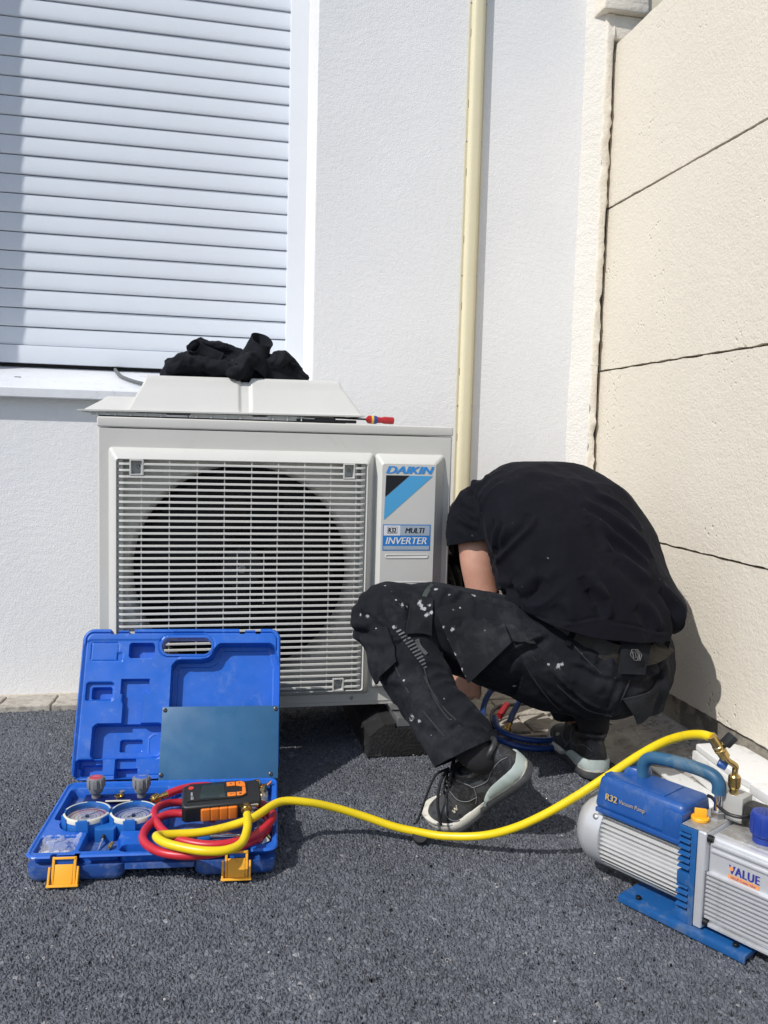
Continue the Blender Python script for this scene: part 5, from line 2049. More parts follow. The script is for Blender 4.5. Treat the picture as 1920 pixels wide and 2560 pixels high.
# terminal box
t = bmesh.new()
bmesh.ops.create_cube(t, size=1)
u0, u1, v0, v1, w0, w1 = -0.0705, 0.1000, 0.0165, 0.118, 0.1405, 0.1965
for v in t.verts:
    v.co = Vector(((v.co.x + .5) * (u1 - u0) + u0, (v.co.y + .5) * (v1 - v0) + v0, (v.co.z + .5) * (w1 - w0) + w0))
    if v.co.z > 0.17:
        v.co.y += 0.010 if v.co.y < 0.06 else -0.008
        v.co.x += 0.004 if v.co.x < 0 else -0.004
    else:
        v.co.y += 0
bmesh.ops.bevel(t, geom=list(t.edges), offset=0.009, segments=4, affect='EDGES', profile=0.5)
b = B()
b.merge(t)
b.box(u0 + 0.008, u1 - 0.045, v0 + 0.018, v1 - 0.02, 0.1955, 0.1985, bev=0.0015)
b.box(u1 - 0.036, u1 - 0.0005, v0 - 0.0012, v0 + 0.03, 0.1400, 0.186, bev=0.004)
tb = obj('terminal_box', b, M_pbox, pump, ang=40)
b = B()
b.box(u0 + 0.006, u1 - 0.002, v0 - 0.0022, v0 + 0.02, 0.1345, 0.1425, bev=0.0015)
obj('box_skirt', b, M_pbox, tb)
b = B()
b.lathe([(0.030, 0.0), (0.030, 0.010), (0.026, 0.015), (0.0, 0.017)], 28, m=Matrix.Translation((-0.035, 0.088, 0.1955)) @ Matrix.Diagonal((1.0, 0.75, 1, 1)))
obj('capacitor_bump', b, M_pbox, tb)
# lettering on the sloping front face
fm_ = frame((-0.045, v0 + 0.0029, 0.161), (1, 0, 0), (0, 0.010 / 0.0635, 1))
obj('print_lettering', bold_text('R32', fm_ @ Matrix.Translation((-0.001, 0.0, 0.0035)), 0.0225, 0.0110, grow=0.0012), M_gold, tb, smooth=False)
obj('print_lettering', text_mesh('Vacuum Pump', fm_ @ Matrix.Translation((0.0255, 0.0002, 0.0035)), 0.0500, 0.0088), M_gold, tb, smooth=False)
# blue bracket between motor and oil case
b = B()
b.box(0.1005, 0.1290, 0.018, 0.136, 0.0142, 0.1730, bev=0.002)
br = obj('bracket', b, M_pb, pump)
b0 = None
for w_ in [0.158 - 0.0108 * k for k in range(6)] + [0.072 - 0.0108 * k for k in range(4)]:
    b = B()
    b.prism([(0.0010, -0.0032), (0.0092, -0.0010), (0.0092, 0.0006), (0.0, 0.0042)], 0.0985, 0.1185, m=Matrix(((0, 0, 1, 0), (-1, 0, 0, 0.0182), (0, 1, 0, 0), (0, 0, 0, 1))))
    if b0 is None:
        w00 = w_
        b0 = obj('cooling_rib', b, M_pb, br)
        b0.matrix_local = Matrix.Translation((0, 0, w_))
    else:
        inst(b0, br, Matrix.Translation((0, 0, w_)))
        b.bm.free()
b = B()
b.box(0.1195, 0.1291, 0.0100, 0.019, 0.0145, 0.1725, bev=0.001)
b.box(0.0985, 0.1200, 0.0100, 0.019, 0.0760, 0.0965, bev=0.001)
b.box(0.0985, 0.1200, 0.0100, 0.019, 0.0145, 0.0330, bev=0.001)
b.box(0.0995, 0.1200, 0.0100, 0.019, 0.1630, 0.1725, bev=0.001)
obj('bracket_web', b, M_pb, br)
b = B()
b.box(0.1295, 0.1450, 0.0095, 0.1380, 0.0160, 0.1745, bev=0.004, seg=3)
obj('flange', b, M_sil, pump)
b = B()
b.box(0.1015, 0.1440, 0.012, 0.135, 0.1732, 0.1752, bev=0.0008)
obj('top_plate', b, M_silt, pump)
# oil case
b = B()
b.box(0.1452, 0.3150, 0.0170, 0.1310, 0.0270, 0.1705, bev=0.010, seg=4)
oc = obj('oil_case', b, M_sil, pump, ang=40)
b = B()
b.box(0.1500, 0.3100, 0.0135, 0.1345, 0.1560, 0.1615, bev=0.002)
b.box(0.1500, 0.3100, 0.0140, 0.02, 0.1450, 0.1500, bev=0.002)
obj('shoulder', b, M_sil, oc)
b = B()
b.box(0.152, 0.31, 0.034, 0.114, 0.1700, 0.1722, bev=0.001)
obj('dusty_top', b, M_silt, oc)
b0 = None
for k in range(11):
    b = B()
    b.box(0.1480, 0.3130, 0.0105, 0.0185, -0.0018, 0.0018, bev=0.0008)
    w_ = 0.1105 - 0.0071 * k
    if b0 is None:
        b0 = obj('cooling_rib', b, M_sil, oc)
        b0.matrix_local = Matrix.Translation((0, 0, w_))
    else:
        b.bm.free()
        inst(b0, oc, Matrix.Translation((0, 0.0002 * (k % 2), w_)))
b = B()
b.box(0.1475, 0.3140, 0.0130, 0.1340, 0.0235, 0.0300, bev=0.002)
obj('bottom_rail', b, M_sil, oc)
for w_ in (0.1655, 0.0285):
    b = B()
    b.lathe([(0, 0), (0.0058, 0), (0.0058, 0.0075), (0.0048, 0.0088), (0.0030, 0.0088), (0.0030, 0.005), (0, 0.005)], 16, m=frame((0.1450, 0.0165, w_), (0, 1, 0), (0, 0, 1)))
    obj('bolt', b, M_blkb, pump)
# brand label
M_vbl = mat('brand violet', (0.035, 0.035, 0.26), 0.4)
M_vor = mat('brand orange', (0.75, 0.30, 0.10), 0.4)
lm2 = frame((0.1800, 0.0165, 0.1205), (1, 0, 0), (0, 0, 1))
obj('brand_lettering', bold_text('VALUE', lm2 @ Matrix.Translation((0.001, 0.0030, 0.0004)), 0.0475, 0.0135, grow=0.0014, copies=4, spacing=1.10), M_vbl, oc, smooth=False)
b = B()
b.poly([(0, -0.0055, 0.0003), (0.0485, -0.0055, 0.0003), (0.0485, 0.0012, 0.0003), (0, 0.0012, 0.0003)], m=lm2)
obj('brand_strip', b, M_vor, oc, smooth=False)
obj('strip_lettering', text_mesh('VALUE Creates Value', lm2 @ Matrix.Translation((0.004, -0.0042, 0.0007)), 0.0395, 0.0038, offset=0.004), M_vbl, oc, smooth=False)
b = B()
b.lathe([(0, 0.0006), (0.0034, 0.0006)], 18, caps=False, m=lm2 @ Matrix.Translation((0.0045, 0.0110, 0)))
obj('brand_dot', b, M_vor, oc, smooth=False)
# handle
hp_ = catmull([(0.1255, 0.080, 0.2150), (0.1250, 0.080, 0.2290), (0.1160, 0.080, 0.2400), (0.0950, 0.080, 0.2440), (0.05, 0.080, 0.2430), (0.010, 0.080, 0.2385), (-0.006, 0.080, 0.2320), (-0.014, 0.080, 0.2190), (-0.015, 0.080, 0.194)], 7)
b = B()
b.tube(hp_, 0.0112, 18)
obj('handle', b, M_hand, pump, ang=80)
b = B()
b.lathe([(0.0066, 0.178), (0.0066, 0.2225)], 20, m=Matrix.Translation((0.1256, 0.080, 0)))
obj('handle_post', b, M_chr, pump)
b = B()
b.lathe([(0.0115, 0.1755), (0.0115, 0.1845), (0.010, 0.1855), (0.006, 0.1856)], 6, m=Matrix.Translation((0.1256, 0.080, 0)))
obj('lock_nut', b, M_zinc, pump, ang=20)
# oil filler cap
b = B()
b.lathe([(0, 0.1755), (0.0140, 0.1755), (0.0145, 0.1765), (0.0145, 0.1800), (0.0135, 0.1812), (0, 0.1812)], 28, m=Matrix.Translation((0.1140, 0.046, 0)))
b.box(-0.0095, 0.0095, -0.0026, 0.0026, 0.1812, 0.1945, bev=0.0012, m=Matrix.Translation((0.1140, 0.046, 0)) @ Matrix.Rotation(R(35), 4, 'Z'))
obj('filler_cap', b, M_yel, pump, ang=35)
# inlet
b = B()
b.box(0.1300, 0.1640, 0.0840, 0.1180, 0.1755, 0.2175, bev=0.0012)
obj('inlet_block', b, M_gry, pump)
ix, iy = 0.1440, 0.0930
b = B()
b.lathe([(0.0052, 0.2175), (0.0068, 0.2180), (0.0068, 0.2260), (0.0085, 0.2275), (0.0092, 0.2300), (0.0092, 0.2470), (0.0078, 0.2490), (0.0050, 0.2492)], 24, m=Matrix.Translation((ix, iy, 0)))
for k in range(22):
    b.box(0.0090, 0.0098, -0.0006, 0.0006, 0.2310, 0.2460, m=Matrix.Translation((ix, iy, 0)) @ Matrix.Rotation(2 * math.pi * k / 22, 4, 'Z'))
obj('inlet_nut', b, M_brass, pump, ang=30)
pe = PMM.inverted() @ Vector((0.797, 1.180, 0.3145))
pdir = Vector((-0.35, 0.20, 1.0)).normalized()
b = B()
b.tube(catmull([(ix, iy, 0.248), (ix, iy, 0.258), (ix + 0.002, iy - 0.004, 0.266), (pe.x + 0.016, pe.y + 0.028, 0.274), (pe.x + 0.013, pe.y + 0.022, 0.281)], 6), 0.0048, 12)
obj('elbow', b, M_brass, pump, ang=80)
e1 = Vector((pe.x + 0.013, pe.y + 0.022, 0.280))
dv = (pe - e1)
b = B()
L_ = dv.length
b.lathe([(0.0055, 0), (0.0088, 0.001), (0.0088, 0.013), (0.0070, 0.0145)], 6, m=zframe(e1, dv))
b.lathe([(0.0070, 0.0145), (0.0095, 0.0155), (0.0095, 0.0190), (0.0078, 0.0200), (0.0078, 0.0225), (0.0092, 0.0232), (0.0092, 0.0262), (0.0082, 0.0270), (0.0078, L_ + 0.004)], 24, m=zframe(e1, dv))
obj('ball_valve', b, M_brass, pump, ang=30)
b = B()
kp = e1 + dv.normalized() * 0.018
b.box(-0.0115, 0.0115, -0.0050, 0.0050, 0.010, 0.0315, bev=0.003, m=zframe(kp, Vector((0.35, 0.45, 0.62))))
b.lathe([(0.005, 0), (0.005, 0.011)], 12, m=zframe(kp, Vector((0.35, 0.45, 0.62))))
obj('valve_lever', b, M_dg, pump, ang=35)
b = B()
b.lathe([(0, 0), (0.0078, 0.0005), (0.0082, 0.002), (0.0082, 0.012), (0.0068, 0.0145), (0, 0.015)], 8, m=zframe((ix - 0.010, iy - 0.008, 0.262), (-0.75, -0.35, 0.35)))
obj('port_cap', b, M_pbox, pump, ang=30)
# solenoid and lead
b = B()
b.box(0.1655, 0.2100, 0.0860, 0.1160, 0.1745, 0.2085, bev=0.0015)
obj('solenoid', b, mat('black coil housing', (0.022, 0.022, 0.023), 0.5, var=0.1, vscale=30, dirt=(0.20, 0.19, 0.17), dscale=18, damt=0.4), pump)
b = B()
b.tube(catmull([(0.098, 0.100, 0.196), (0.110, 0.092, 0.198), (0.130, 0.074, 0.196), (0.150, 0.066, 0.193), (0.168, 0.070, 0.193), (0.174, 0.080, 0.194), (0.174, 0.088, 0.194)], 8), 0.0030, 10)
obj('lead', b, M_dg, pump, ang=80)
# exhaust cap
b = B()
b.lathe([(0.0170, 0.1715), (0.0178, 0.1725), (0.0178, 0.1830), (0.0215, 0.1855), (0.0218, 0.1870), (0.0218, 0.2150), (0.0205, 0.2185), (0.0180, 0.2195), (0, 0.2200)], 36, m=Matrix.Translation((0.212, 0.062, 0)))
for k in range(12):
    b.box(0.0214, 0.0224, -0.0022, 0.0022, 0.188, 0.213, bev=0.0004, m=Matrix.Translation((0.212, 0.062, 0)) @ Matrix.Rotation(2 * math.pi * k / 12, 4, 'Z'))
ex = obj('exhaust_cap', b, M_exh, pump, ang=30)
b = B()
for (rr_, n_) in ((0.0, 1), (0.0065, 6), (0.0125, 11)):
    for k in range(n_):
        a = 2 * math.pi * k / n_
        b.lathe([(0, 0.2197), (0.0013, 0.2203), (0.0013, 0.22035), (0, 0.22035)], 8, m=Matrix.Translation((0.212 + rr_ * math.cos(a), 0.062 + rr_ * math.sin(a), 0.0002 if rr_ < 0.01 else 0.0)))
o_ = obj('vent_holes', b, M_blk, ex)
o_['kind'] = 'stuff'

# ------------------------------------------------------------------ white plastic casing against the wall
M_wp = mat('scuffed white plastic', (0.74, 0.74, 0.72), 0.45, var=0.04, vscale=10, dirt=(0.52, 0.50, 0.45), dscale=12, damt=0.35, dirt2=(0.45, 0.44, 0.42))
wb = thing('plastic_casing', 'scuffed white plastic casing on the concrete between the pump and the wall', 'casing', (1.15, 1.55, 0))
b = B()
b.prism([(1.100, 1.700), (1.188, 1.700), (1.2095, 1.665), (1.2095, 1.30), (1.075, 1.30), (1.075, 1.42)], 0.020, 0.082, bev=0.004)
obj('tray', b, M_wp, wb, world=True, ang=30)
b = B()
b.prism([(1.104, 1.694), (1.186, 1.696), (1.2085, 1.66), (1.2085, 1.47), (1.092, 1.47), (1.088, 1.52)], 0.0825, 0.100, bev=0.006, seg=3)
obj('lid_panel', b, M_wp, wb, world=True, ang=30)
b = B()
b.box(1.078, 1.2085, 1.30, 1.462, 0.0825, 0.104, bev=0.004)
obj('end_block', b, M_wp, wb, world=True, ang=30)
b = B()
b.box(1.074, 1.0765, 1.47, 1.66, 0.062, 0.078)
obj('side_recess', b, mat('grey seam', (0.30, 0.30, 0.29), 0.6), wb, world=True)
b = B()
b.prism([(1.035, 1.770), (1.085, 1.745), (1.098, 1.60), (1.095, 1.35), (1.06, 1.35), (1.042, 1.60)], 0.014, 0.020, bev=0.0015)
obj('flange_strip', b, M_wp, wb, world=True)

# ------------------------------------------------------------------ blue hose coil behind the worker
bh = thing('blue_hose', 'coiled dark blue refrigerant hose with brass end on the ground behind the worker', 'hose', (0.8, 2.0, 0))
b = B()
b.tube(catmull([(0.99, 2.03, 0.012), (0.945, 1.975, 0.010), (0.88, 1.942, 0.010), (0.81, 1.936, 0.011), (0.757, 1.972, 0.013), (0.728, 2.045, 0.018), (0.732, 2.12, 0.045), (0.770, 2.175, 0.085), (0.83, 2.205, 0.110), (0.87, 2.24, 0.15)], 9), 0.0080, 12)
b2 = B()
b2.tube(catmull([(0.97, 2.02, 0.028), (0.935, 1.982, 0.027), (0.88, 1.955, 0.026), (0.815, 1.951, 0.027), (0.768, 1.984, 0.028), (0.748, 2.035, 0.031), (0.755, 2.085, 0.045)], 9), 0.0080, 12)
obj('hose', b, M_bhose, bh, world=True, ang=80)
obj('hose', b2, M_bhose, bh, world=True, ang=80)
b = B()
b.tube(catmull([(0.785, 2.055, 0.036), (0.805, 2.085, 0.052), (0.845, 2.125, 0.078), (0.90, 2.16, 0.092), (0.97, 2.19, 0.09)], 9), 0.0080, 12)
obj('hose', b, M_bhose, bh, world=True, ang=80)
b = B()
d_ = Vector((0.02, 0.03, 0.016)).normalized()
brass_nut(b, zframe(Vector((0.786, 2.057, 0.036)) - d_ * 0.034, d_))
obj('brass_fitting', b, M_brass, bh, world=True, ang=30)
vl = thing('hand_valve', 'black hand valve with red grip on the pavers by the blue hose coil', 'valve', (0.80, 2.13, 0))
b = B()
b.tube(catmull([(0.748, 2.07, 0.02), (0.755, 2.115, 0.040), (0.785, 2.145, 0.052), (0.84, 2.165, 0.050), (0.93, 2.18, 0.045), (1.0, 2.19, 0.03)], 8), 0.0050, 10)
obj('lever', b, M_dg, vl, world=True, ang=80)
b = B()
b.tube([(0.775, 2.105, 0.040), (0.802, 2.138, 0.052), (0.812, 2.150, 0.055)], 0.0095, 12)
obj('grip', b, mat('red grip', (0.30, 0.012, 0.018), 0.45), vl, world=True)

def onground(b_, name, mt, label, cat, ang=30):
    o_ = obj(name, b_, mt, ang=ang)
    return tag(o_, label, cat)


b = B()
b.lathe([(0, 0), (0.0070, 0), (0.0080, 0.001), (0.0080, 0.008), (0.0062, 0.0085), (0.0062, 0.016), (0.0045, 0.017), (0.0035, 0.017), (0.0035, 0.012), (0, 0.012)], 6, m=Matrix.Translation((0.842, 1.990, 0.002)))
onground(b, 'brass_nut', M_brass, 'single brass flare nut standing on the asphalt inside the blue hose coil', 'nut')
b = B()
b.lathe([(0, 0.0), (0.0135, 0.0), (0.0150, 0.0015), (0.0150, 0.0125), (0.0138, 0.0140), (0.0018, 0.0140), (0.0014, 0.0120), (0, 0.0120)], 30, m=zframe((0.4060, 1.5200, 0.0125), (-0.14, -0.78, 0.60)))
onground(b, 'rubber_stopper', mat('black rubber', (0.014, 0.014, 0.015), 0.6, var=0.2, vscale=50), 'small round black rubber stopper on the asphalt under the yellow hose', 'stopper')
# ------------------------------------------------------------------ the worker
person = thing('person', 'person squatting with back turned in black t-shirt and paint-spattered black work trousers', 'person', (0.86, 1.86, 0.0))


def ell(c, r, a, n, bb, npts=28, p=2.3):
    """superellipse section: half-widths a along r, bb along n"""
    c, r, n = Vector(c), Vector(r).normalized(), Vector(n).normalized()
    out = []
    for k in range(npts):
        t_ = 2 * math.pi * k / npts
        cs, sn = math.cos(t_), math.sin(t_)
        out.append(c + r * (a * math.copysign(abs(cs) ** (2 / p), cs)) + n * (bb * math.copysign(abs(sn) ** (2 / p), sn)))
    return out


def limb(pts, radii, flat=1.0, per=5, npts=20, ref=(0, 0, 1)):
    """tapered limb through joints, as section loops"""
    n_ = len(pts)
    P = catmull(pts, per)
    Rr = []
    for i in range(len(P)):
        f = i / per
        k = min(int(f), n_ - 2)
        t_ = f - k
        t_ = t_ * t_ * (3 - 2 * t_)
        Rr.append(radii[k] * (1 - t_) + radii[k + 1] * t_)
    secs = []
    prev = None
    for i, p in enumerate(P):
        d = (P[min(i + 1, len(P) - 1)] - P[max(i - 1, 0)]).normalized()
        u = Vector(ref).cross(d) if prev is None else prev - d * prev.dot(d)
        u.normalize()
        prev = u
        v = d.cross(u)
        secs.append(ell(p, u, Rr[i], v, Rr[i] * flat, npts, 2.0))
    return secs


def remesh(b_, voxel, smooth_it=8, sub=0):
    me_ = bpy.data.meshes.new('tmp')
    bmesh.ops.recalc_face_normals(b_.bm, faces=b_.bm.faces)
    b_.bm.to_mesh(me_)
    b_.bm.free()
    ob = bpy.data.objects.new('tmp', me_)
    COL.objects.link(ob)
    md = ob.modifiers.new('r', 'REMESH')
    md.mode = 'VOXEL'
    md.voxel_size = voxel
    ms = ob.modifiers.new('s', 'SMOOTH')
    ms.factor = 0.5
    ms.iterations = smooth_it
    if sub:
        mu = ob.modifiers.new('u', 'SUBSURF')
        mu.levels = sub
        mu.render_levels = sub
    dg_ = bpy.context.evaluated_depsgraph_get()
    me2 = bpy.data.meshes.new_from_object(ob.evaluated_get(dg_))
    bpy.data.objects.remove(ob)
    bpy.data.meshes.remove(me_)
    bm2 = bmesh.new()
    bm2.from_mesh(me2)
    bpy.data.meshes.remove(me2)
    bm2.normal_update()
    return bm2


def ridged(p):
    return 1 - abs(mnoise.noise(p)) * 2


def fold(bm2, fn):
    bm2.normal_update()
    mv = [(v, v.normal.copy(), fn(v.co, v.normal)) for v in bm2.verts]
    for v, n_, d in mv:
        v.co += n_ * d


def aniso(co, d, along, across, off=0.0):
    """noise coordinate stretched along direction d"""
    d = d.normalized()
    a = co.dot(d)
    r_ = co - d * a
    return Vector((r_.x * across, r_.y * across, r_.z * across)) + d * (a * along) + Vector((off, off * 0.7, -off))


# skin ------------------------------------------------------------
def skin_mat():
    m, n, p, L = _nodes('skin')
    p.inputs['Base Color'].default_value = (0.50, 0.27, 0.19, 1)
    p.inputs['Roughness'].default_value = 0.48
    p.inputs['Subsurface Weight'].default_value = 0.12
    p.inputs['Subsurface Radius'].default_value = (0.012, 0.005, 0.003)
    tc = n.nodes.new('ShaderNodeTexCoord')
    nz = n.nodes.new('ShaderNodeTexNoise')
    nz.inputs['Scale'].default_value = 14
    nz.inputs['Detail'].default_value = 8
    nz.inputs['Roughness'].default_value = 0.7
    L.new(tc.outputs['Object'], nz.inputs['Vector'])
    cr = n.nodes.new('ShaderNodeValToRGB')
    cr.color_ramp.elements[0].position = 0.35
    cr.color_ramp.elements[0].color = (0.44, 0.215, 0.15, 1)
    cr.color_ramp.elements[1].position = 0.66
    cr.color_ramp.elements[1].color = (0.54, 0.305, 0.22, 1)
    L.new(nz.outputs['Fac'], cr.inputs[0])
    L.new(cr.outputs[0], p.inputs['Base Color'])
    n2 = n.nodes.new('ShaderNodeTexNoise')
    n2.inputs['Scale'].default_value = 420
    L.new(tc.outputs['Object'], n2.inputs['Vector'])
    bp = n.nodes.new('ShaderNodeBump')
    bp.inputs['Strength'].default_value = 0.12
    bp.inputs['Distance'].default_value = 0.0006
    L.new(n2.outputs['Fac'], bp.inputs['Height'])
    L.new(bp.outputs[0], p.inputs['Normal'])
    return m


M_skin = skin_mat()
b = B()
# trunk, kept well inside the clothes
RV = Vector((0.93, 0.30, 0.0)).normalized()
tr_secs = [((0.885, 1.800, 0.270), 0.13, 0.10), ((0.870, 1.815, 0.400), 0.135, 0.095), ((0.850, 1.880, 0.520), 0.145, 0.095), ((0.825, 1.960, 0.600), 0.150, 0.090), ((0.800, 2.030, 0.630), 0.12, 0.07), ((0.770, 2.085, 0.625), 0.06, 0.055), ((0.755, 2.125, 0.605), 0.055, 0.055)]
axis = [Vector(s_[0]) for s_ in tr_secs]
secs = []
for i, (c_, a_, bb_) in enumerate(tr_secs):
    d_ = (axis[min(i + 1, len(axis) - 1)] - axis[max(i - 1, 0)]).normalized()
    n_ = RV.cross(d_).normalized()
    r_ = d_.cross(n_)
    secs.append(ell(c_, r_, a_, n_, bb_, 24))
b.loft(secs)
# head hanging forward
hd = B()
hsecs = []
hc = Vector((0.735, 2.215, 0.545))
hx = Vector((-0.30, 0.72, -0.62)).normalized()        # crown direction
hr = RV
hn = hr.cross(hx).normalized()
for k in range(11):
    t_ = -1 + 2 * k / 10
    w_ = math.sqrt(max(0.02, 1 - t_ * t_))
    hsecs.append(ell(hc + hx * (0.118 * t_), hr, 0.076 * w_ * (0.93 if t_ < 0 else 1), hn, 0.096 * w_, 24, 2.0))
b.loft(hsecs)
face = -hn
eye0 = hc + face * 0.088
b.loft([ell(hc + face * 0.085 - hx * 0.01 - hx * 0.03, hr, 0.016, hx, 0.022, 12, 2), ell(hc + face * 0.112 - hx * 0.035, hr, 0.010, hx, 0.010, 12, 2)])
for s_ in (-1, 1):
    b.loft([ell(hc + hr * (0.070 * s_) - hx * 0.015, hn, 0.016, hx, 0.030, 12, 2), ell(hc + hr * (0.090 * s_) - hx * 0.012 + hn * 0.01, hn, 0.018, hx, 0.032, 12, 2)])
# left arm
Ls, Le, Lw = Vector((0.658, 1.992, 0.588)), Vector((0.655, 1.925, 0.405)), Vector((0.632, 1.985, 0.225))
b.loft(limb([Vector((0.73, 2.02, 0.605)), Ls, Vector((0.642, 1.950, 0.510)), Le], [0.050, 0.050, 0.0435, 0.040]))
b.loft(limb([Le + Vector((0, -0.002, 0.022)), Le + Vector((0, 0.010, -0.03)), Le.lerp(Lw, 0.45), Lw], [0.037, 0.0415, 0.0375, 0.0265]))
# right arm
Rs, Re, Rw = Vector((0.975, 2.060, 0.560)), Vector((0.955, 2.200, 0.400)), Vector((0.800, 2.185, 0.300))
b.loft(limb([Vector((0.90, 2.04, 0.59)), Rs, Rs.lerp(Re, 0.5), Re], [0.055, 0.052, 0.044, 0.040]))
b.loft(limb([Re, Re.lerp(Rw, 0.3), Re.lerp(Rw, 0.6), Rw], [0.040, 0.041, 0.036, 0.027]))
# shins and ankles under the cuffs
LK, LA = Vector((0.365, 1.790, 0.400)), Vector((0.498, 1.515, 0.172))
RK, RA = Vector((0.850, 2.150, 0.430)), Vector((0.890, 1.850, 0.110))
b.loft(limb([LK, LK.lerp(LA, 0.4), LK.lerp(LA, 0.8)], [0.05, 0.046, 0.034]))
b.loft(limb([RK, RK.lerp(RA, 0.4), RA], [0.05, 0.05, 0.033]))
b.loft(limb([Vector((0.82, 1.80, 0.27)), LK], [0.07, 0.05]))
b.loft(limb([Vector((0.96, 1.86, 0.27)), RK], [0.07, 0.05]))


def hand(b_, wrist, d, nrm, size=1.0, curl=0.9, mirror=1):
    """palm, four fingers and a thumb, gently closed; d = fingers' direction, nrm = back of the hand"""
    d = d.normalized()
    nrm = (nrm - d * nrm.dot(d)).normalized()
    sd_ = d.cross(nrm) * mirror
    pl_ = [ell(wrist - d * 0.012, sd_, 0.026 * size, nrm, 0.020 * size, 16, 2.2), ell(wrist + d * 0.02 * size, sd_, 0.034 * size, nrm, 0.018 * size, 16, 2.4),
           ell(wrist + d * 0.055 * size, sd_, 0.041 * size, nrm, 0.0165 * size, 16, 2.6), ell(wrist + d * 0.088 * size, sd_, 0.041 * size, nrm, 0.013 * size, 16, 2.6)]
    b_.loft(pl_)
    for k, (off, L_, r_) in enumerate(((0.031, 0.074, 0.0090), (0.0105, 0.082, 0.0093), (-0.0105, 0.077, 0.0088), (-0.0305, 0.061, 0.0080))):
        base_ = wrist + d * 0.080 * size + sd_ * off * size
        pts_ = [base_]
        ang_ = 0.25
        for j, fr in enumerate((0.46, 0.31, 0.23)):
            ang_ += curl * (0.75 if j == 0 else 0.85) * (1 + 0.08 * k)
            dd = d * math.cos(ang_) - nrm * math.sin(ang_)
            pts_.append(pts_[-1] + dd * L_ * fr * size)
        b_.loft(limb(pts_, [r_ * size, r_ * 0.98 * size, r_ * 0.9 * size, r_ * 0.7 * size], per=4, npts=12, ref=tuple(sd_)))
    tp = [wrist + d * 0.022 * size + sd_ * 0.026 * size, wrist + d * 0.048 * size + sd_ * 0.050 * size - nrm * 0.012, wrist + d * 0.078 * size + sd_ * 0.052 * size - nrm * 0.026, wrist + d * 0.100 * size + sd_ * 0.040 * size - nrm * 0.036]
    b_.loft(limb(tp, [0.0135 * size, 0.0120 * size, 0.0105 * size, 0.008 * size], per=4, npts=12, ref=tuple(d)))


hand(b, Lw, Vector((0.05, -0.10, -1.0)), Vector((-0.30, -0.9, 0.1)), curl=1.0, mirror=1)
hand(b, Rw, Vector((-1.0, 0.10, -0.25)), Vector((0, -0.5, 0.9)), curl=0.7, mirror=-1)
body = remesh(b, 0.0042, 5)
obj('body', body, M_skin, person, world=True, ang=180)
# hair
hb = B()
hb.loft([ell(hc + hx * (0.124 * t_) + hn * 0.006, hr, 0.082 * math.sqrt(max(0.02, 1 - t_ * t_)), hn, 0.103 * math.sqrt(max(0.02, 1 - t_ * t_)), 24, 2.0) for t_ in [-0.25 + 1.25 * k / 10 for k in range(11)]])
hbm = remesh(hb, 0.006, 3)
fold(hbm, lambda co, n_: 0.004 * mnoise.noise(co * 60))
obj('hair', hbm, mat('dark brown hair', (0.035, 0.022, 0.014), 0.6, var=0.3, vscale=60, bump=0.6, bscale=160, bdist=0.003), person, world=True, ang=180)


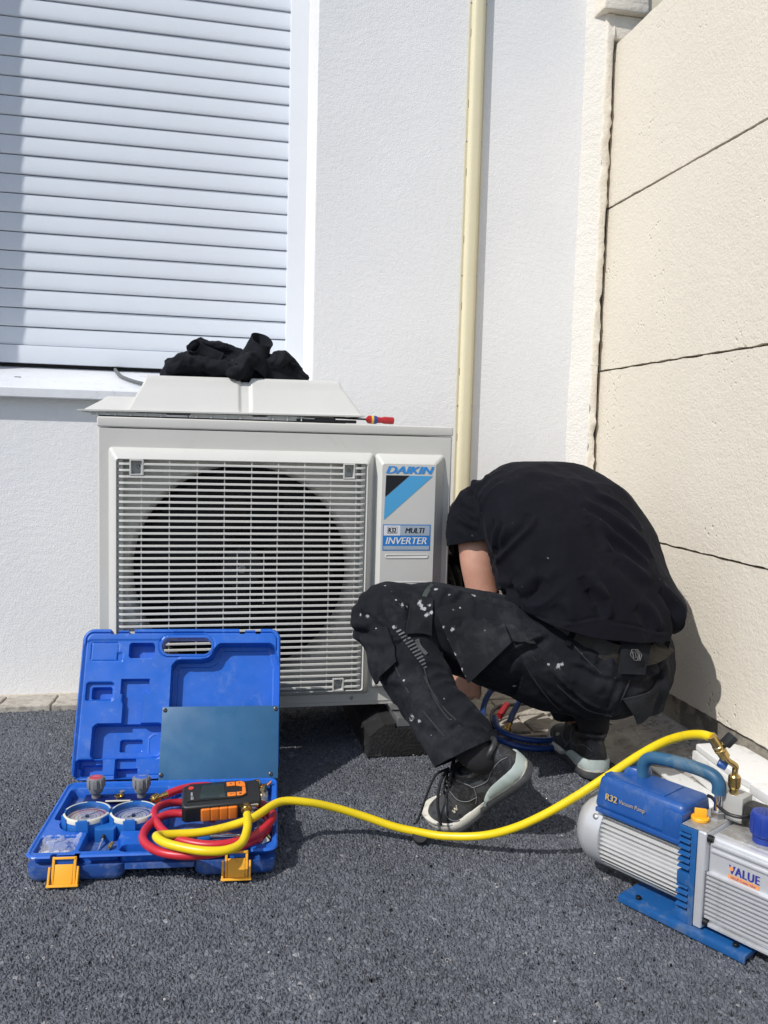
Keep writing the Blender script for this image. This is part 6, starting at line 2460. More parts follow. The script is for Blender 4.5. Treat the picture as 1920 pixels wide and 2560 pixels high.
# cloth materials ---------------------------------------------------
def cloth_mat(name, col, spots, dust, dustcol, weave=900, paintcol=(0.40, 0.415, 0.42)):
    """dark cotton: weave, worn dust, and paint dabs at given object-space places"""
    m, n, p, L = _nodes(name)
    p.inputs['Roughness'].default_value = 0.88
    p.inputs['Specular IOR Level'].default_value = 0.13
    p.inputs['Sheen Weight'].default_value = 0.03
    p.inputs['Sheen Roughness'].default_value = 0.4
    p.inputs['Sheen Tint'].default_value = (0.55, 0.6, 0.75, 1)
    tc = n.nodes.new('ShaderNodeTexCoord')
    co = tc.outputs['Object']
    nz = n.nodes.new('ShaderNodeTexNoise')
    nz.inputs['Scale'].default_value = 7
    nz.inputs['Detail'].default_value = 9
    nz.inputs['Roughness'].default_value = 0.72
    L.new(co, nz.inputs['Vector'])
    mr = n.nodes.new('ShaderNodeMapRange')
    mr.inputs['From Min'].default_value = 0.50
    mr.inputs['From Max'].default_value = 0.72
    mr.inputs['To Max'].default_value = dust
    L.new(nz.outputs['Fac'], mr.inputs['Value'])
    mx = n.nodes.new('ShaderNodeMix')
    mx.data_type = 'RGBA'
    mx.inputs['A'].default_value = rgb(col)
    mx.inputs['B'].default_value = rgb(dustcol)
    L.new(mr.outputs[0], mx.inputs['Factor'])
    out = mx.outputs['Result']
    # fine flecks
    fl = n.nodes.new('ShaderNodeTexNoise')
    fl.inputs['Scale'].default_value = 75
    fl.inputs['Detail'].default_value = 4
    L.new(co, fl.inputs['Vector'])
    mr = n.nodes.new('ShaderNodeMapRange')
    mr.inputs['From Min'].default_value = 0.75
    mr.inputs['From Max'].default_value = 0.775
    mr.inputs['To Max'].default_value = 0.6
    L.new(fl.outputs['Fac'], mr.inputs['Value'])
    mx = n.nodes.new('ShaderNodeMix')
    mx.data_type = 'RGBA'
    L.new(out, mx.inputs['A'])
    mx.inputs['B'].default_value = rgb([c * 0.6 for c in paintcol])
    L.new(mr.outputs[0], mx.inputs['Factor'])
    out = mx.outputs['Result']
    tot = None
    sn = n.nodes.new('ShaderNodeTexNoise')
    sn.inputs['Scale'].default_value = 85
    sn.inputs['Detail'].default_value = 6
    sn.inputs['Roughness'].default_value = 0.65
    L.new(co, sn.inputs['Vector'])
    for (c_, rad) in spots:
        ds = n.nodes.new('ShaderNodeVectorMath')
        ds.operation = 'DISTANCE'
        L.new(co, ds.inputs[0])
        ds.inputs[1].default_value = tuple(Vector(c_) - Vector((0.86, 1.86, 0)))
        ml = n.nodes.new('ShaderNodeMath')
        ml.operation = 'MULTIPLY_ADD'
        ml.inputs[1].default_value = -0.62 / rad
        ml.inputs[2].default_value = 0.0
        L.new(ds.outputs['Value'], ml.inputs[0])
        ad_ = n.nodes.new('ShaderNodeMath')
        ad_.operation = 'MULTIPLY_ADD'
        ad_.inputs[1].default_value = 1.5
        L.new(sn.outputs['Fac'], ad_.inputs[0])
        L.new(ml.outputs[0], ad_.inputs[2])
        m2 = n.nodes.new('ShaderNodeMapRange')
        m2.inputs['From Min'].default_value = 0.52
        m2.inputs['From Max'].default_value = 0.66
        m2.inputs['To Max'].default_value = 0.9
        L.new(ad_.outputs[0], m2.inputs['Value'])
        if tot is None:
            tot = m2.outputs[0]
        else:
            mm = n.nodes.new('ShaderNodeMath')
            mm.operation = 'MAXIMUM'
            L.new(tot, mm.inputs[0])
            L.new(m2.outputs[0], mm.inputs[1])
            tot = mm.outputs[0]
    if tot is not None:
        mx = n.nodes.new('ShaderNodeMix')
        mx.data_type = 'RGBA'
        L.new(out, mx.inputs['A'])
        mx.inputs['B'].default_value = rgb(paintcol)
        L.new(tot, mx.inputs['Factor'])
        out = mx.outputs['Result']
    L.new(out, p.inputs['Base Color'])
    wv = n.nodes.new('ShaderNodeTexNoise')
    wv.inputs['Scale'].default_value = weave
    wv.inputs['Detail'].default_value = 2
    L.new(co, wv.inputs['Vector'])
    w2 = n.nodes.new('ShaderNodeTexNoise')
    w2.inputs['Scale'].default_value = 60
    w2.inputs['Detail'].default_value = 4
    L.new(co, w2.inputs['Vector'])
    sm_ = n.nodes.new('ShaderNodeMath')
    sm_.operation = 'MULTIPLY_ADD'
    sm_.inputs[1].default_value = 1.4
    L.new(w2.outputs['Fac'], sm_.inputs[0])
    L.new(wv.outputs['Fac'], sm_.inputs[2])
    bp = n.nodes.new('ShaderNodeBump')
    bp.inputs['Strength'].default_value = 0.35
    bp.inputs['Distance'].default_value = 0.0012
    L.new(sm_.outputs[0], bp.inputs['Height'])
    L.new(bp.outputs[0], p.inputs['Normal'])
    return m


M_shirt = cloth_mat('black t-shirt cotton', (0.0050, 0.0054, 0.0088),
                    [((0.735, 1.655, 0.398), 0.009)],
                    0.12, (0.026, 0.027, 0.034))
M_trou = cloth_mat('black work trouser canvas', (0.0084, 0.0092, 0.0124), [], 0.5, (0.042, 0.045, 0.050))
M_trou2 = cloth_mat('reinforcement cloth', (0.0100, 0.0108, 0.0138), [], 0.5, (0.044, 0.048, 0.052))

from mathutils.bvhtree import BVHTree


def bvh_of(o_):
    me_ = o_.data
    off = MW[o_.name]
    return BVHTree.FromPolygons([off @ v.co for v in me_.vertices], [tuple(p.vertices) for p in me_.polygons])


def eye_pt(px, py):
    """the ray a viewer at the camera stand sends through photograph position (px, py)"""
    x_, y_ = (px - 960) / 2100.0, -(py - 1280) / 2100.0
    d_ = (_cr * x_ + _cu * y_ + _f).normalized()
    return Vector((0, 0, 0.78)), d_


def on_surface(bvh, px, py, lift=0.0):
    o_, d_ = eye_pt(px, py)
    h = bvh.ray_cast(o_, d_)
    if h[0] is None:
        best = None
        for k in range(60):
            q = o_ + d_ * (1.2 + 0.02 * k)
            z = bvh.find_nearest(q)
            if best is None or z[3] < best[3]:
                best = z
        if best[3] > 0.06:
            return None
        return best[0] + best[1] * lift
    n_ = h[1] if h[1].dot(d_) < 0 else -h[1]
    return h[0] + n_ * lift



def crease(bm2, lines):
    """folds traced on the cloth: each line a ridge with a valley along one side; pts, height, half width, valley share"""
    bm2.normal_update()
    bvh = BVHTree.FromBMesh(bm2)
    V = np.array([v.co for v in bm2.verts])
    Nn = np.array([v.normal for v in bm2.verts])
    D = np.zeros(len(V))
    for pts, amp, wid, val in lines:
        P3 = [on_surface(bvh, *q_) for q_ in pts]
        P3 = [p for p in P3 if p is not None]
        if len(P3) < 2:
            continue
        C = np.array(catmull(P3, 5))
        lo, hi = C.min(0) - 5 * wid, C.max(0) + 5 * wid
        ix = np.nonzero(((V > lo) & (V < hi)).all(1))[0]
        if not len(ix):
            continue
        A, Bq = C[:-1], C[1:]
        ab = Bq - A
        L2 = (ab ** 2).sum(1) + 1e-12
        pv = V[ix][:, None, :] - A[None]
        tt_ = np.clip((pv * ab[None]).sum(2) / L2[None], 0, 1)
        df = pv - ab[None] * tt_[:, :, None]
        ds = np.sqrt((df ** 2).sum(2))
        k = ds.argmin(1)
        r_ = np.arange(len(ix))
        dist = ds[r_, k]
        tan = ab[k] / np.sqrt(L2[k])[:, None]
        side = np.sign((np.cross(tan, Nn[ix]) * df[r_, k]).sum(1))
        s_ = dist * side
        u_ = (k + tt_[r_, k]) / len(A)
        fade = np.sqrt(np.clip(np.sin(np.pi * np.clip(u_, 0.0, 1.0)), 0, 1))
        D[ix] += fade * amp * (np.exp(-(s_ / wid) ** 2) - val * np.exp(-((s_ - 1.9 * wid) / (1.3 * wid)) ** 2))
    for v, d in zip(bm2.verts, D):
        if d:
            v.co += v.normal * float(d)


def zm(ox, oy, sc, pts):
    return [(ox + x * sc, oy + y * sc) for x, y in pts]


# trousers ------------------------------------------------------------
b = B()
PC = Vector((0.895, 1.775, 0.285))
pr = Vector((0.88, 0.47, 0.0)).normalized()
pelv = []
for k in range(13):
    t_ = -1 + 2 * k / 12
    w_ = math.sqrt(max(0.03, 1 - abs(t_) ** 2.4))
    c_ = PC + Vector((-0.006 * t_, 0.010 * t_, 0.125 * t_ - 0.005))
    pelv.append(ell(c_, pr, 0.182 * w_ + 0.010, Vector((0.47, -0.88, 0)), 0.140 * w_ + 0.008, 28, 2.15))
b.loft(pelv)
# waistband rising into the shirt
wa = Vector((-0.05, 0.16, 0.34)).normalized()
b.loft([ell(PC + wa * t_, pr, a_, pr.cross(wa) * -1, d_, 28, 2.2) for t_, a_, d_ in ((0.0, 0.165, 0.130), (0.06, 0.170, 0.128), (0.13, 0.172, 0.122), (0.20, 0.170, 0.118))])
LH = Vector((0.800, 1.755, 0.285))
b.loft(limb([Vector((0.86, 1.78, 0.28)), LH, Vector((0.660, 1.770, 0.325)), Vector((0.50, 1.782, 0.372)), Vector((0.408, 1.790, 0.392))], [0.130, 0.128, 0.112, 0.096, 0.078], flat=0.93))
b.loft(limb([Vector((0.430, 1.785, 0.395)), Vector((0.381, 1.775, 0.388)), Vector((0.400, 1.712, 0.338)), Vector((0.426, 1.655, 0.283)), Vector((0.466, 1.575, 0.222)), Vector((0.496, 1.518, 0.175)), Vector((0.530, 1.470, 0.115))], [0.070, 0.076, 0.071, 0.066, 0.063, 0.063, 0.060]))
RH = Vector((0.975, 1.835, 0.285))
b.loft(limb([Vector((0.93, 1.80, 0.28)), RH, RH.lerp(RK, 0.5), RK + Vector((0, -0.01, -0.01))], [0.125, 0.122, 0.105, 0.080]))
b.loft(limb([RK + Vector((0, -0.04, 0.0)), RK, RK.lerp(RA, 0.35), RK.lerp(RA, 0.75), RA + Vector((0.0, 0.0, 0.0))], [0.070, 0.080, 0.082, 0.074, 0.062]))
tb_ = remesh(b, 0.0065, 7, 1)
kneeP = Vector((0.345, 1.745, 0.395))
hipP = Vector((0.78, 1.70, 0.30))
thd = (Vector((0.40, 1.79, 0.40)) - LH).normalized()
shd = (LA - LK).normalized()


def trou_fold(co, n_):
    d = 0.0
    # bunched folds behind and round the knee, fading down the shin
    dk = (co - kneeP).length
    wk = math.exp(-(dk / 0.11) ** 2)
    rad = (co - (kneeP + Vector((0.055, -0.01, -0.02))))
    ang = math.atan2(rad.z, rad.x)
    d += 0.011 * wk * (ridged(Vector((ang * 1.7, dk * 5, 2.0))) - 0.45)
    # thigh: long oblique drags from hip to knee
    tfrac = (co - LH).dot(thd) / 0.42
    if 0.05 < tfrac < 1.0 and co.x < 0.80:
        w_ = math.sin(math.pi * min(1, max(0, tfrac)))
        d += 0.0075 * w_ * (ridged(aniso(co, thd + Vector((0, 0, 0.4)), 4.0, 15.0, 3.0)) - 0.4)
    # shin: rings stacked toward the cuff and a long seam
    sfrac = (co - LK).dot(shd) / 0.40
    if -0.1 < sfrac < 1.1 and co.x < 0.66 and co.z < 0.40:
        w_ = 0.4 + 0.6 * max(0, sfrac)
        d += 0.0090 * w_ * (ridged(aniso(co, shd + Vector((0.6, 0, 0.35)), 7.0, 17.0, 9.0)) - 0.45)
    # seat: smile folds under the buttock and a centre seam
    ds = (co - PC).length
    if co.x > 0.66:
        d += 0.0062 * (ridged(aniso(co, Vector((0.8, 0.2, -0.35)), 5.0, 14.0, 5.0)) - 0.45)
        sx_ = (co - PC).dot(pr) - 0.015
        if co.y < PC.y:
            d -= 0.0060 * math.exp(-(sx_ / 0.010) ** 2)
            d -= 0.010 * math.exp(-(sx_ / 0.035) ** 2) * max(0, 1 - (co.z - 0.12) / 0.15) if co.z > 0.12 else 0.010 * math.exp(-(sx_ / 0.035) ** 2)
    d += 0.0012 * mnoise.noise(co * 55)
    return d


fold(tb_, trou_fold)
# open the cuffs and the waist
lf = [f for f in tb_.faces if f.calc_center_median().x > 0.68 and f.calc_center_median().y < 2.02 and f.calc_center_median().z > 0.36]
bmesh.ops.bisect_plane(tb_, geom=list(set(v for f in lf for v in f.verts)) + list(set(e for f in lf for e in f.edges)) + lf, plane_co=PC + wa * 0.175, plane_no=wa, clear_outer=True)
def at_y(px, py, Y):
    o_, d_ = eye_pt(px, py)
    return o_ + d_ * (Y / d_.y)


cq1, cq2 = at_y(1106, 1908, 1.500), at_y(1242, 1845, 1.505)
cd_ = (cq2 - cq1).normalized()
ld = Vector((0.42, -0.48, -0.77))
ld = (ld - cd_ * ld.dot(cd_)).normalized()
cut_l = (cq1 + cq2) / 2
lf = [f for f in tb_.faces if f.calc_center_median().x < 0.70 and f.calc_center_median().z < 0.30 and f.calc_center_median().y < 1.74]
gm = set(lf)
vv_ = set(v for f in lf for v in f.verts)
ee_ = set(e for f in lf for e in f.edges)
bmesh.ops.bisect_plane(tb_, geom=list(vv_) + list(ee_) + lf, plane_co=cut_l, plane_no=ld, clear_outer=True)
rf_ = [f for f in tb_.faces if f.calc_center_median().z < 0.20 and f.calc_center_median().x > 0.78 and (f.calc_center_median() - RA).length < 0.14]
vv_ = set(v for f in rf_ for v in f.verts)
ee_ = set(e for f in rf_ for e in f.edges)
bmesh.ops.bisect_plane(tb_, geom=list(vv_) + list(ee_) + rf_, plane_co=(0.89, 1.85, 0.112), plane_no=(0, 0, -1), clear_outer=True)
Z4 = lambda *p: zm(880, 1420, 0.2411, p)
Z5 = lambda *p: zm(1240, 1460, 0.3014, p)
crease(tb_, [
    (Z4((0, 470), (90, 492), (190, 505)), -0.011, 0.010, 0.7), (Z4((30, 560), (120, 570), (190, 590)), 0.006, 0.009, 0.6),
    (Z4((150, 430), (230, 490), (330, 560), (440, 640)), 0.007, 0.008, 0.9), (Z4((310, 230), (360, 330), (420, 460), (500, 570)), 0.006, 0.008, 0.8),
    (Z4((330, 215), (440, 320), (560, 430)), 0.006, 0.007, 0.8), (Z4((285, 240), (285, 330), (330, 440)), 0.006, 0.008, 0.8), (Z4((210, 290), (240, 400), (285, 490)), 0.006, 0.009, 0.8),
    (Z4((120, 260), (100, 340), (120, 420)), 0.006, 0.010, 0.7), (Z4((420, 220), (560, 270), (700, 290)), 0.004, 0.008, 0.7),
    (Z4((180, 520), (260, 650), (330, 770), (400, 870)), 0.0035, 0.005, 0.6), (Z4((390, 660), (520, 790), (640, 960), (740, 1080)), 0.0035, 0.005, 0.6),
    (Z4((400, 870), (345, 960), (335, 1090), (340, 1250)), 0.009, 0.006, 1.3),
    (Z4((350, 1150), (540, 1175), (720, 1185)), 0.0045, 0.008, 0.8), (Z4((730, 1170), (850, 1300), (960, 1450), (1090, 1560)), 0.004, 0.005, 0.8),
    (Z4((1010, 1110), (880, 1100), (780, 1145)), 0.008, 0.009, 0.9), (Z4((1050, 1180), (920, 1200), (800, 1260)), 0.006, 0.009, 0.8),
    (Z4((1180, 1360), (1080, 1430), (980, 1480)), 0.007, 0.009, 0.9), (Z4((1270, 1400), (1160, 1490), (1080, 1575)), 0.007, 0.010, 0.9),
    (Z4((960, 1690), (1070, 1600), (1250, 1640), (1430, 1700)), 0.0035, 0.005, 0.9), (Z4((1300, 1500), (1380, 1590), (1440, 1690)), 0.005, 0.008, 0.8),
    (Z4((560, 1300), (640, 1400), (700, 1520), (740, 1650)), 0.004, 0.012, 0.7), (Z4((480, 1420), (560, 1560), (640, 1740)), 0.005, 0.011, 0.8), (Z4((860, 1800), (840, 1740), (870, 1680)), -0.010, 0.010, 0.6),
    (Z4((1000, 340), (1100, 250), (1250, 260)), 0.005, 0.008, 0.8), (Z4((960, 200), (900, 320), (870, 430)), 0.005, 0.008, 0.8),
    (Z5((260, 640), (330, 800), (480, 950), (640, 1060), (760, 1090)), 0.005, 0.007, 0.8), (Z5((350, 570), (560, 820), (700, 940), (860, 1030), (935, 1045)), 0.004, 0.005, 0.8),
    (Z5((620, 640), (740, 670), (850, 735), (985, 765)), 0.006, 0.006, 1.0), (Z5((985, 765), (1180, 790), (1320, 750), (1390, 680)), 0.005, 0.006, 1.0),
    (Z5((1060, 810), (1000, 950), (930, 1050)), 0.004, 0.006, 0.9), (Z5((0, 640), (140, 540), (290, 460), (430, 415)), 0.009, 0.007, 1.1),
    (Z5((920, 600), (900, 680), (920, 740)), 0.005, 0.006, 1.0), (Z5((960, 610), (950, 680), (960, 750)), 0.005, 0.006, 1.0), (Z5((740, 560), (800, 600), (830, 660)), 0.006, 0.008, 0.9),
    (Z5((930, 760), (880, 840), (840, 900)), 0.004, 0.010, 0.8), (Z5((1250, 690), (1330, 720), (1380, 640)), 0.006, 0.008, 1.0), (Z5((60, 900), (250, 1000), (420, 1100)), 0.004, 0.012, 0.7),
    (Z5((700, 1110), (900, 1090), (1040, 1060)), 0.005, 0.010, 0.8), (Z5((1400, 700), (1380, 850), (1280, 1000)), 0.004, 0.012, 0.8),
])
bmesh.ops.solidify(tb_, geom=tb_.faces[:], thickness=0.0025)
trou = obj('trousers', tb_, M_trou, person, world=True, ang=180)

TB = bvh_of(trou)


def patch(name, bvh, corners, mt, parent, thick=0.004, lift=0.002, nu=24, nv=20, hemw=0.0, sag=None):
    """cloth patch laid on a surface between four corners (each a measured place on the cloth)"""
    P4 = [on_surface(bvh, *c_) if len(c_) == 2 else Vector(c_) for c_ in corners]
    if any(p is None for p in P4):
        return None
    t_ = bmesh.new()
    g_ = []
    ce = sum(P4, Vector()) / 4
    nrm = (P4[1] - P4[0]).cross(P4[3] - P4[0]).normalized()
    if nrm.dot(Vector((0, 0, 0.78)) - ce) < 0:
        nrm = -nrm
    for j in range(nv + 1):
        row = []
        for i in range(nu + 1):
            u, v = i / nu, j / nv
            p = (P4[0] * (1 - u) + P4[1] * u) * (1 - v) + (P4[3] * (1 - u) + P4[2] * u) * v
            q, nn, _, dist = bvh.find_nearest(p)
            h = bvh.ray_cast(p + nrm * 0.12, -nrm, 0.3)
            if h[0] is not None and (h[0] - p).length < 0.045:
                q = h[0]
            elif dist > 0.05:
                q = p
            e_ = min(u, 1 - u, v, 1 - v)
            w_ = 0.75 if e_ > 0.02 else 0.55
            pp = q.lerp(p, 0.35) if (q - p).dot(nrm) < 0 else q
            pp = pp + nrm * (lift + thick + (sag(u, v) if sag else 0.0))
            if hemw and e_ < hemw:
                pp += nrm * 0.0010 - nrm * 0.0016 * math.exp(-((e_ - hemw) / 0.012) ** 2)
            row.append(t_.verts.new(pp))
        g_.append(row)
    for j in range(nv):
        for i in range(nu):
            t_.faces.new((g_[j][i], g_[j][i + 1], g_[j + 1][i + 1], g_[j + 1][i]))
    # smooth the lie of the cloth
    bmesh.ops.smooth_vert(t_, verts=t_.verts[:], factor=0.5, use_axis_x=True, use_axis_y=True, use_axis_z=True)
    bmesh.ops.smooth_vert(t_, verts=t_.verts[:], factor=0.5, use_axis_x=True, use_axis_y=True, use_axis_z=True)
    t_.normal_update()
    t_.faces.ensure_lookup_table()
    fl_ = 1 if t_.faces[0].normal.dot(nrm) > 0 else -1
    bmesh.ops.solidify(t_, geom=t_.faces[:], thickness=thick * fl_)
    return obj(name, t_, mt, parent, world=True, ang=50)


# thigh holster pocket standing off the leg, side pocket, knee pad pocket, reflective tape

def hung(name, bvh, P4, mt, parent, thick=0.005, nu=26, nv=24, bulge=0.012, clear=0.006, seam=0.0):
    """a cloth piece hanging free between four places, kept clear of the cloth behind it"""
    P4 = [Vector(p) for p in P4]
    ce = sum(P4, Vector()) / 4
    toc = (Vector((0, 0, 0.78)) - ce).normalized()
    t_ = bmesh.new()
    g_ = []
    for j in range(nv + 1):
        row = []
        for i in range(nu + 1):
            u, v = i / nu, j / nv
            q_ = (P4[0] * (1 - u) + P4[1] * u) * (1 - v) + (P4[3] * (1 - u) + P4[2] * u) * v
            q_ = q_ + toc * (bulge * math.sin(math.pi * u) * math.sin(math.pi * (0.15 + 0.7 * v)))
            q_ += toc * (0.0022 * mnoise.noise(q_ * 42))
            n0, nn, _, dist = bvh.find_nearest(q_)
            if nn.dot(toc) > 0.1 and (q_ - n0).dot(nn) < clear:
                q_ = n0 + nn * clear
            e_ = min(u, 1 - u, v, 1 - v)
            if seam:
                q_ += toc * (-0.0018 * math.exp(-((e_ - seam) / 0.016) ** 2))
            row.append(t_.verts.new(q_))
        g_.append(row)
    for j in range(nv):
        for i in range(nu):
            t_.faces.new((g_[j][i], g_[j][i + 1], g_[j + 1][i + 1], g_[j + 1][i]))
    for _ in range(2):
        bmesh.ops.smooth_vert(t_, verts=t_.verts[:], factor=0.4, use_axis_x=True, use_axis_y=True, use_axis_z=True)
    t_.normal_update()
    t_.faces.ensure_lookup_table()
    fl_ = 1 if t_.faces[0].normal.dot(toc) > 0 else -1
    bmesh.ops.solidify(t_, geom=t_.faces[:], thickness=thick * fl_)
    return obj(name, t_, mt, parent, world=True, ang=50)


hung('holster_pocket', TB, [on_surface(TB, 1085, 1524, 0.010), on_surface(TB, 1222, 1492, 0.010), on_surface(TB, 1280, 1608, 0.022), at_y(1170, 1713, 1.652)], M_trou2, trou, seam=0.10)
hung('pocket_gusset', TB, [on_surface(TB, 1224, 1500, 0.006), on_surface(TB, 1262, 1508, 0.006), on_surface(TB, 1335, 1602, 0.010), on_surface(TB, 1288, 1612, 0.014)], M_trou2, trou, nu=12, bulge=0.004, seam=0.2)
patch('side_pocket', TB, [(1030, 1490), (1082, 1500), (1080, 1600), (1012, 1595)], M_trou2, trou, thick=0.004, lift=0.004, nu=14, nv=16, hemw=0.08)
patch('knee_pocket', TB, [(905, 1585), (975, 1560), (1000, 1650), (945, 1715)], M_trou2, trou, thick=0.006, lift=0.003, nu=18, nv=20, hemw=0.08, sag=lambda u, v: 0.012 * v * (1 - u))
M_refl = mat('reflective stripes', (0.085, 0.088, 0.094), 0.55, var=0.1, vscale=60)
for k in range(13):
    f = k / 12
    x, y = 990 + (1058 - 990) * f, 1578 + (1668 - 1578) * f
    h = 9 + 14 * math.sin(math.pi * min(1, f * 0.9 + 0.1))
    pts_ = [on_surface(TB, *q_) for q_ in ((x, y), (x + h * 0.85, y - h * 0.42), (x + h * 0.85 + 2.6, y - h * 0.42 + 3.6), (x + 2.6, y + 3.6))]
    if all(p is not None for p in pts_):
        t_ = bmesh.new()
        up_ = (Vector((0, 0, 0.78)) - pts_[0]).normalized() * 0.0022
        t_.faces.new([t_.verts.new(p + up_) for p in pts_])
        obj('reflective_stripe', t_, M_refl, trou, world=True, smooth=False)
M_loop = mat('grey green webbing', (0.12, 0.145, 0.135), 0.75)


def strap(name, bvh, pts2, width, mt, parent, lift=0.003):
    p3 = [on_surface(bvh, *q_) for q_ in pts2]
    p3 = [p for p in p3 if p is not None]
    if len(p3) < 2:
        return
    path = catmull(p3, 6)
    t_ = bmesh.new()
    pv = None
    for i, p in enumerate(path):
        d = (path[min(i + 1, len(path) - 1)] - path[max(i - 1, 0)]).normalized()
        tc_ = (Vector((0, 0, 0.78)) - p).normalized()
        s_ = d.cross(tc_).normalized() * width / 2
        rg = [t_.verts.new(p + tc_ * lift - s_), t_.verts.new(p + tc_ * lift + s_)]
        if pv:
            t_.faces.new((pv[0], pv[1], rg[1], rg[0]))
        pv = rg
    bmesh.ops.solidify(t_, geom=t_.faces[:], thickness=0.0015)
    return obj(name, t_, mt, parent, world=True)


strap('webbing_loop', TB, [(1083, 1461), (1070, 1474), (1060, 1492)], 0.010, M_loop, trou)
strap('webbing_loop', TB, [(1042, 1598), (1050, 1618), (1066, 1636)], 0.009, M_refl, trou)
M_seam = mat('seam thread', (0.040, 0.042, 0.047), 0.8)
for pts2 in ([(925, 1545), (955, 1600), (985, 1660), (1015, 1720), (1060, 1780), (1110, 1840)], [(1060, 1690), (1085, 1745), (1120, 1795), (1150, 1815)],
             [(1060, 1668), (1075, 1720), (1110, 1770), (1140, 1800)], [(1330, 1640), (1400, 1720), (1470, 1775), (1530, 1790)], [(1310, 1655), (1350, 1720), (1400, 1775), (1460, 1800)],
             [(1575, 1700), (1555, 1745), (1530, 1785)], [(1395, 1560), (1440, 1620), (1500, 1680), (1540, 1695)]):
    strap('seam', TB, pts2, 0.0032, M_seam, trou, lift=0.0012)
# turned-up corner of the tool pocket hanging below the seat
patch('hanging_pocket', TB, [(1545, 1740), (1660, 1690), (1645, 1770), (1575, 1805)], M_trou2, trou, thick=0.004, lift=0.004, nu=16, nv=14, hemw=0.08, sag=lambda u, v: 0.018 * v)

# paint smears, placed on the finished cloth
hp_o = [c for c in trou.children if c.name.startswith('holster_pocket')][0]
sp_o = [c for c in trou.children if c.name.startswith('side_pocket')]
HB = bvh_of(hp_o)
def spots_at(bvh, lst):
    out = []
    for (x, y, r_) in lst:
        q_ = on_surface(bvh, x, y)
        if q_ is not None:
            out.append((tuple(q_), r_))
    return out
sp1 = spots_at(TB, [(918, 1540, 0.012), (902, 1538, 0.010), (1005, 1512, 0.014), (1016, 1516, 0.010), (990, 1500, 0.006), (1090, 1473, 0.008), (1124, 1486, 0.010), (1183, 1488, 0.012), (1032, 1790, 0.014), (1026, 1800, 0.008), (1048, 1803, 0.009),
                    (985, 1568, 0.010), (934, 1580, 0.006), (940, 1571, 0.006), (1372, 1661, 0.008), (1396, 1668, 0.013), (1405, 1660, 0.008), (1454, 1634, 0.005), (1286, 1715, 0.010), (1272, 1752, 0.012), (1010, 1700, 0.005), (1110, 1747, 0.004), (1078, 1838, 0.005), (962, 1464, 0.006)])
sp2 = spots_at(HB, [(1140, 1562, 0.015), (1132, 1572, 0.011), (1147, 1558, 0.010), (1150, 1678, 0.011), (1124, 1640, 0.010), (1112, 1600, 0.012), (1192, 1532, 0.006), (1212, 1576, 0.006), (1150, 1520, 0.006), (1108, 1568, 0.009), (1165, 1690, 0.008)])
if sp_o:
    sp2 += spots_at(bvh_of(sp_o[0]), [(1050, 1508, 0.015), (1062, 1522, 0.017), (1068, 1538, 0.016), (1074, 1512, 0.013), (1078, 1530, 0.012), (1056, 1512, 0.012)])
M_trou = cloth_mat('black work trouser canvas', (0.0105, 0.0115, 0.0150), sp1, 0.6, (0.052, 0.056, 0.062))
M_trou2 = cloth_mat('reinforcement cloth', (0.0135, 0.0148, 0.0180), sp2, 0.65, (0.060, 0.065, 0.070))
for o_ in [trou] + list(trou.children):
    for k_, m_ in enumerate(o_.data.materials):
        if m_.name.startswith('black work trouser'):
            o_.data.materials[k_] = M_trou
        elif m_.name.startswith('reinforcement'):
            o_.data.materials[k_] = M_trou2

# belt --------------------------------------------------------------
M_belt = mat('worn black leather', (0.020, 0.0185, 0.016), 0.42, var=0.3, vscale=30, bump=0.5, bscale=120, bdist=0.001, dirt=(0.075, 0.066, 0.052), dscale=9, damt=0.6, stretch=(0.4, 1, 1.6))
strap('belt', TB, [(1390, 1560), (1430, 1585), (1480, 1610), (1530, 1632), (1580, 1642), (1620, 1640), (1650, 1628), (1668, 1610)], 0.040, M_belt, person, lift=0.006)
patch('back_tab', TB, [(1538, 1596), (1618, 1612), (1604, 1692), (1536, 1690)], M_trou2, trou, thick=0.004, lift=0.009, nu=14, nv=14, hemw=0.06)
tc0 = on_surface(TB, 1579, 1643, 0.0)
if tc0 is not None:
    tcam = (Vector((0, 0, 0.78)) - tc0).normalized()
    n_ = Vector((0.05, -0.80, 0.45)).normalized()
    em = frame(tc0 + n_ * 0.019, (0.97, 0.22, -0.08), uz=n_)
    M_emb = mat('emblem rubber', (0.085, 0.085, 0.088), 0.5)
    b = B()
    hexp = [(0.0155 * math.cos(R(60 * k)), 0.0135 * math.sin(R(60 * k))) for k in range(6)]
    for k in range(6):
        a_, c_ = Vector((*hexp[k], 0)), Vector((*hexp[(k + 1) % 6], 0))
        b.tube([a_, c_], 0.0010, 6)
    for dx in (0.0, 0.0042):
        b.tube([(0.001 + dx, 0.0105, 0), (0.0065 + dx * 0.8, 0.0, 0), (0.001 + dx, -0.0105, 0)], 0.0009, 6)
    b.tube([(-0.0080, 0.0065, 0), (-0.0080, -0.0065, 0), (-0.0030, -0.0065, 0), (-0.0012, -0.004, 0), (-0.0012, 0.004, 0), (-0.003, 0.0065, 0), (-0.0080, 0.0065, 0)], 0.0009, 6)
    obj('emblem', b, M_emb, trou, m_ if False else None, world=False) if False else None
    bmesh.ops.transform(b.bm, matrix=em, verts=b.bm.verts)
    obj('emblem', b, M_emb, trou, world=True)
for (x0, y0, x1, y1) in ((1440, 1568, 1418, 1612), (1668, 1600, 1660, 1645)):
    strap('belt_loop', TB, [(x0, y0), ((x0 + x1) / 2, (y0 + y1) / 2), (x1, y1)], 0.013, M_trou2, trou, lift=0.010)

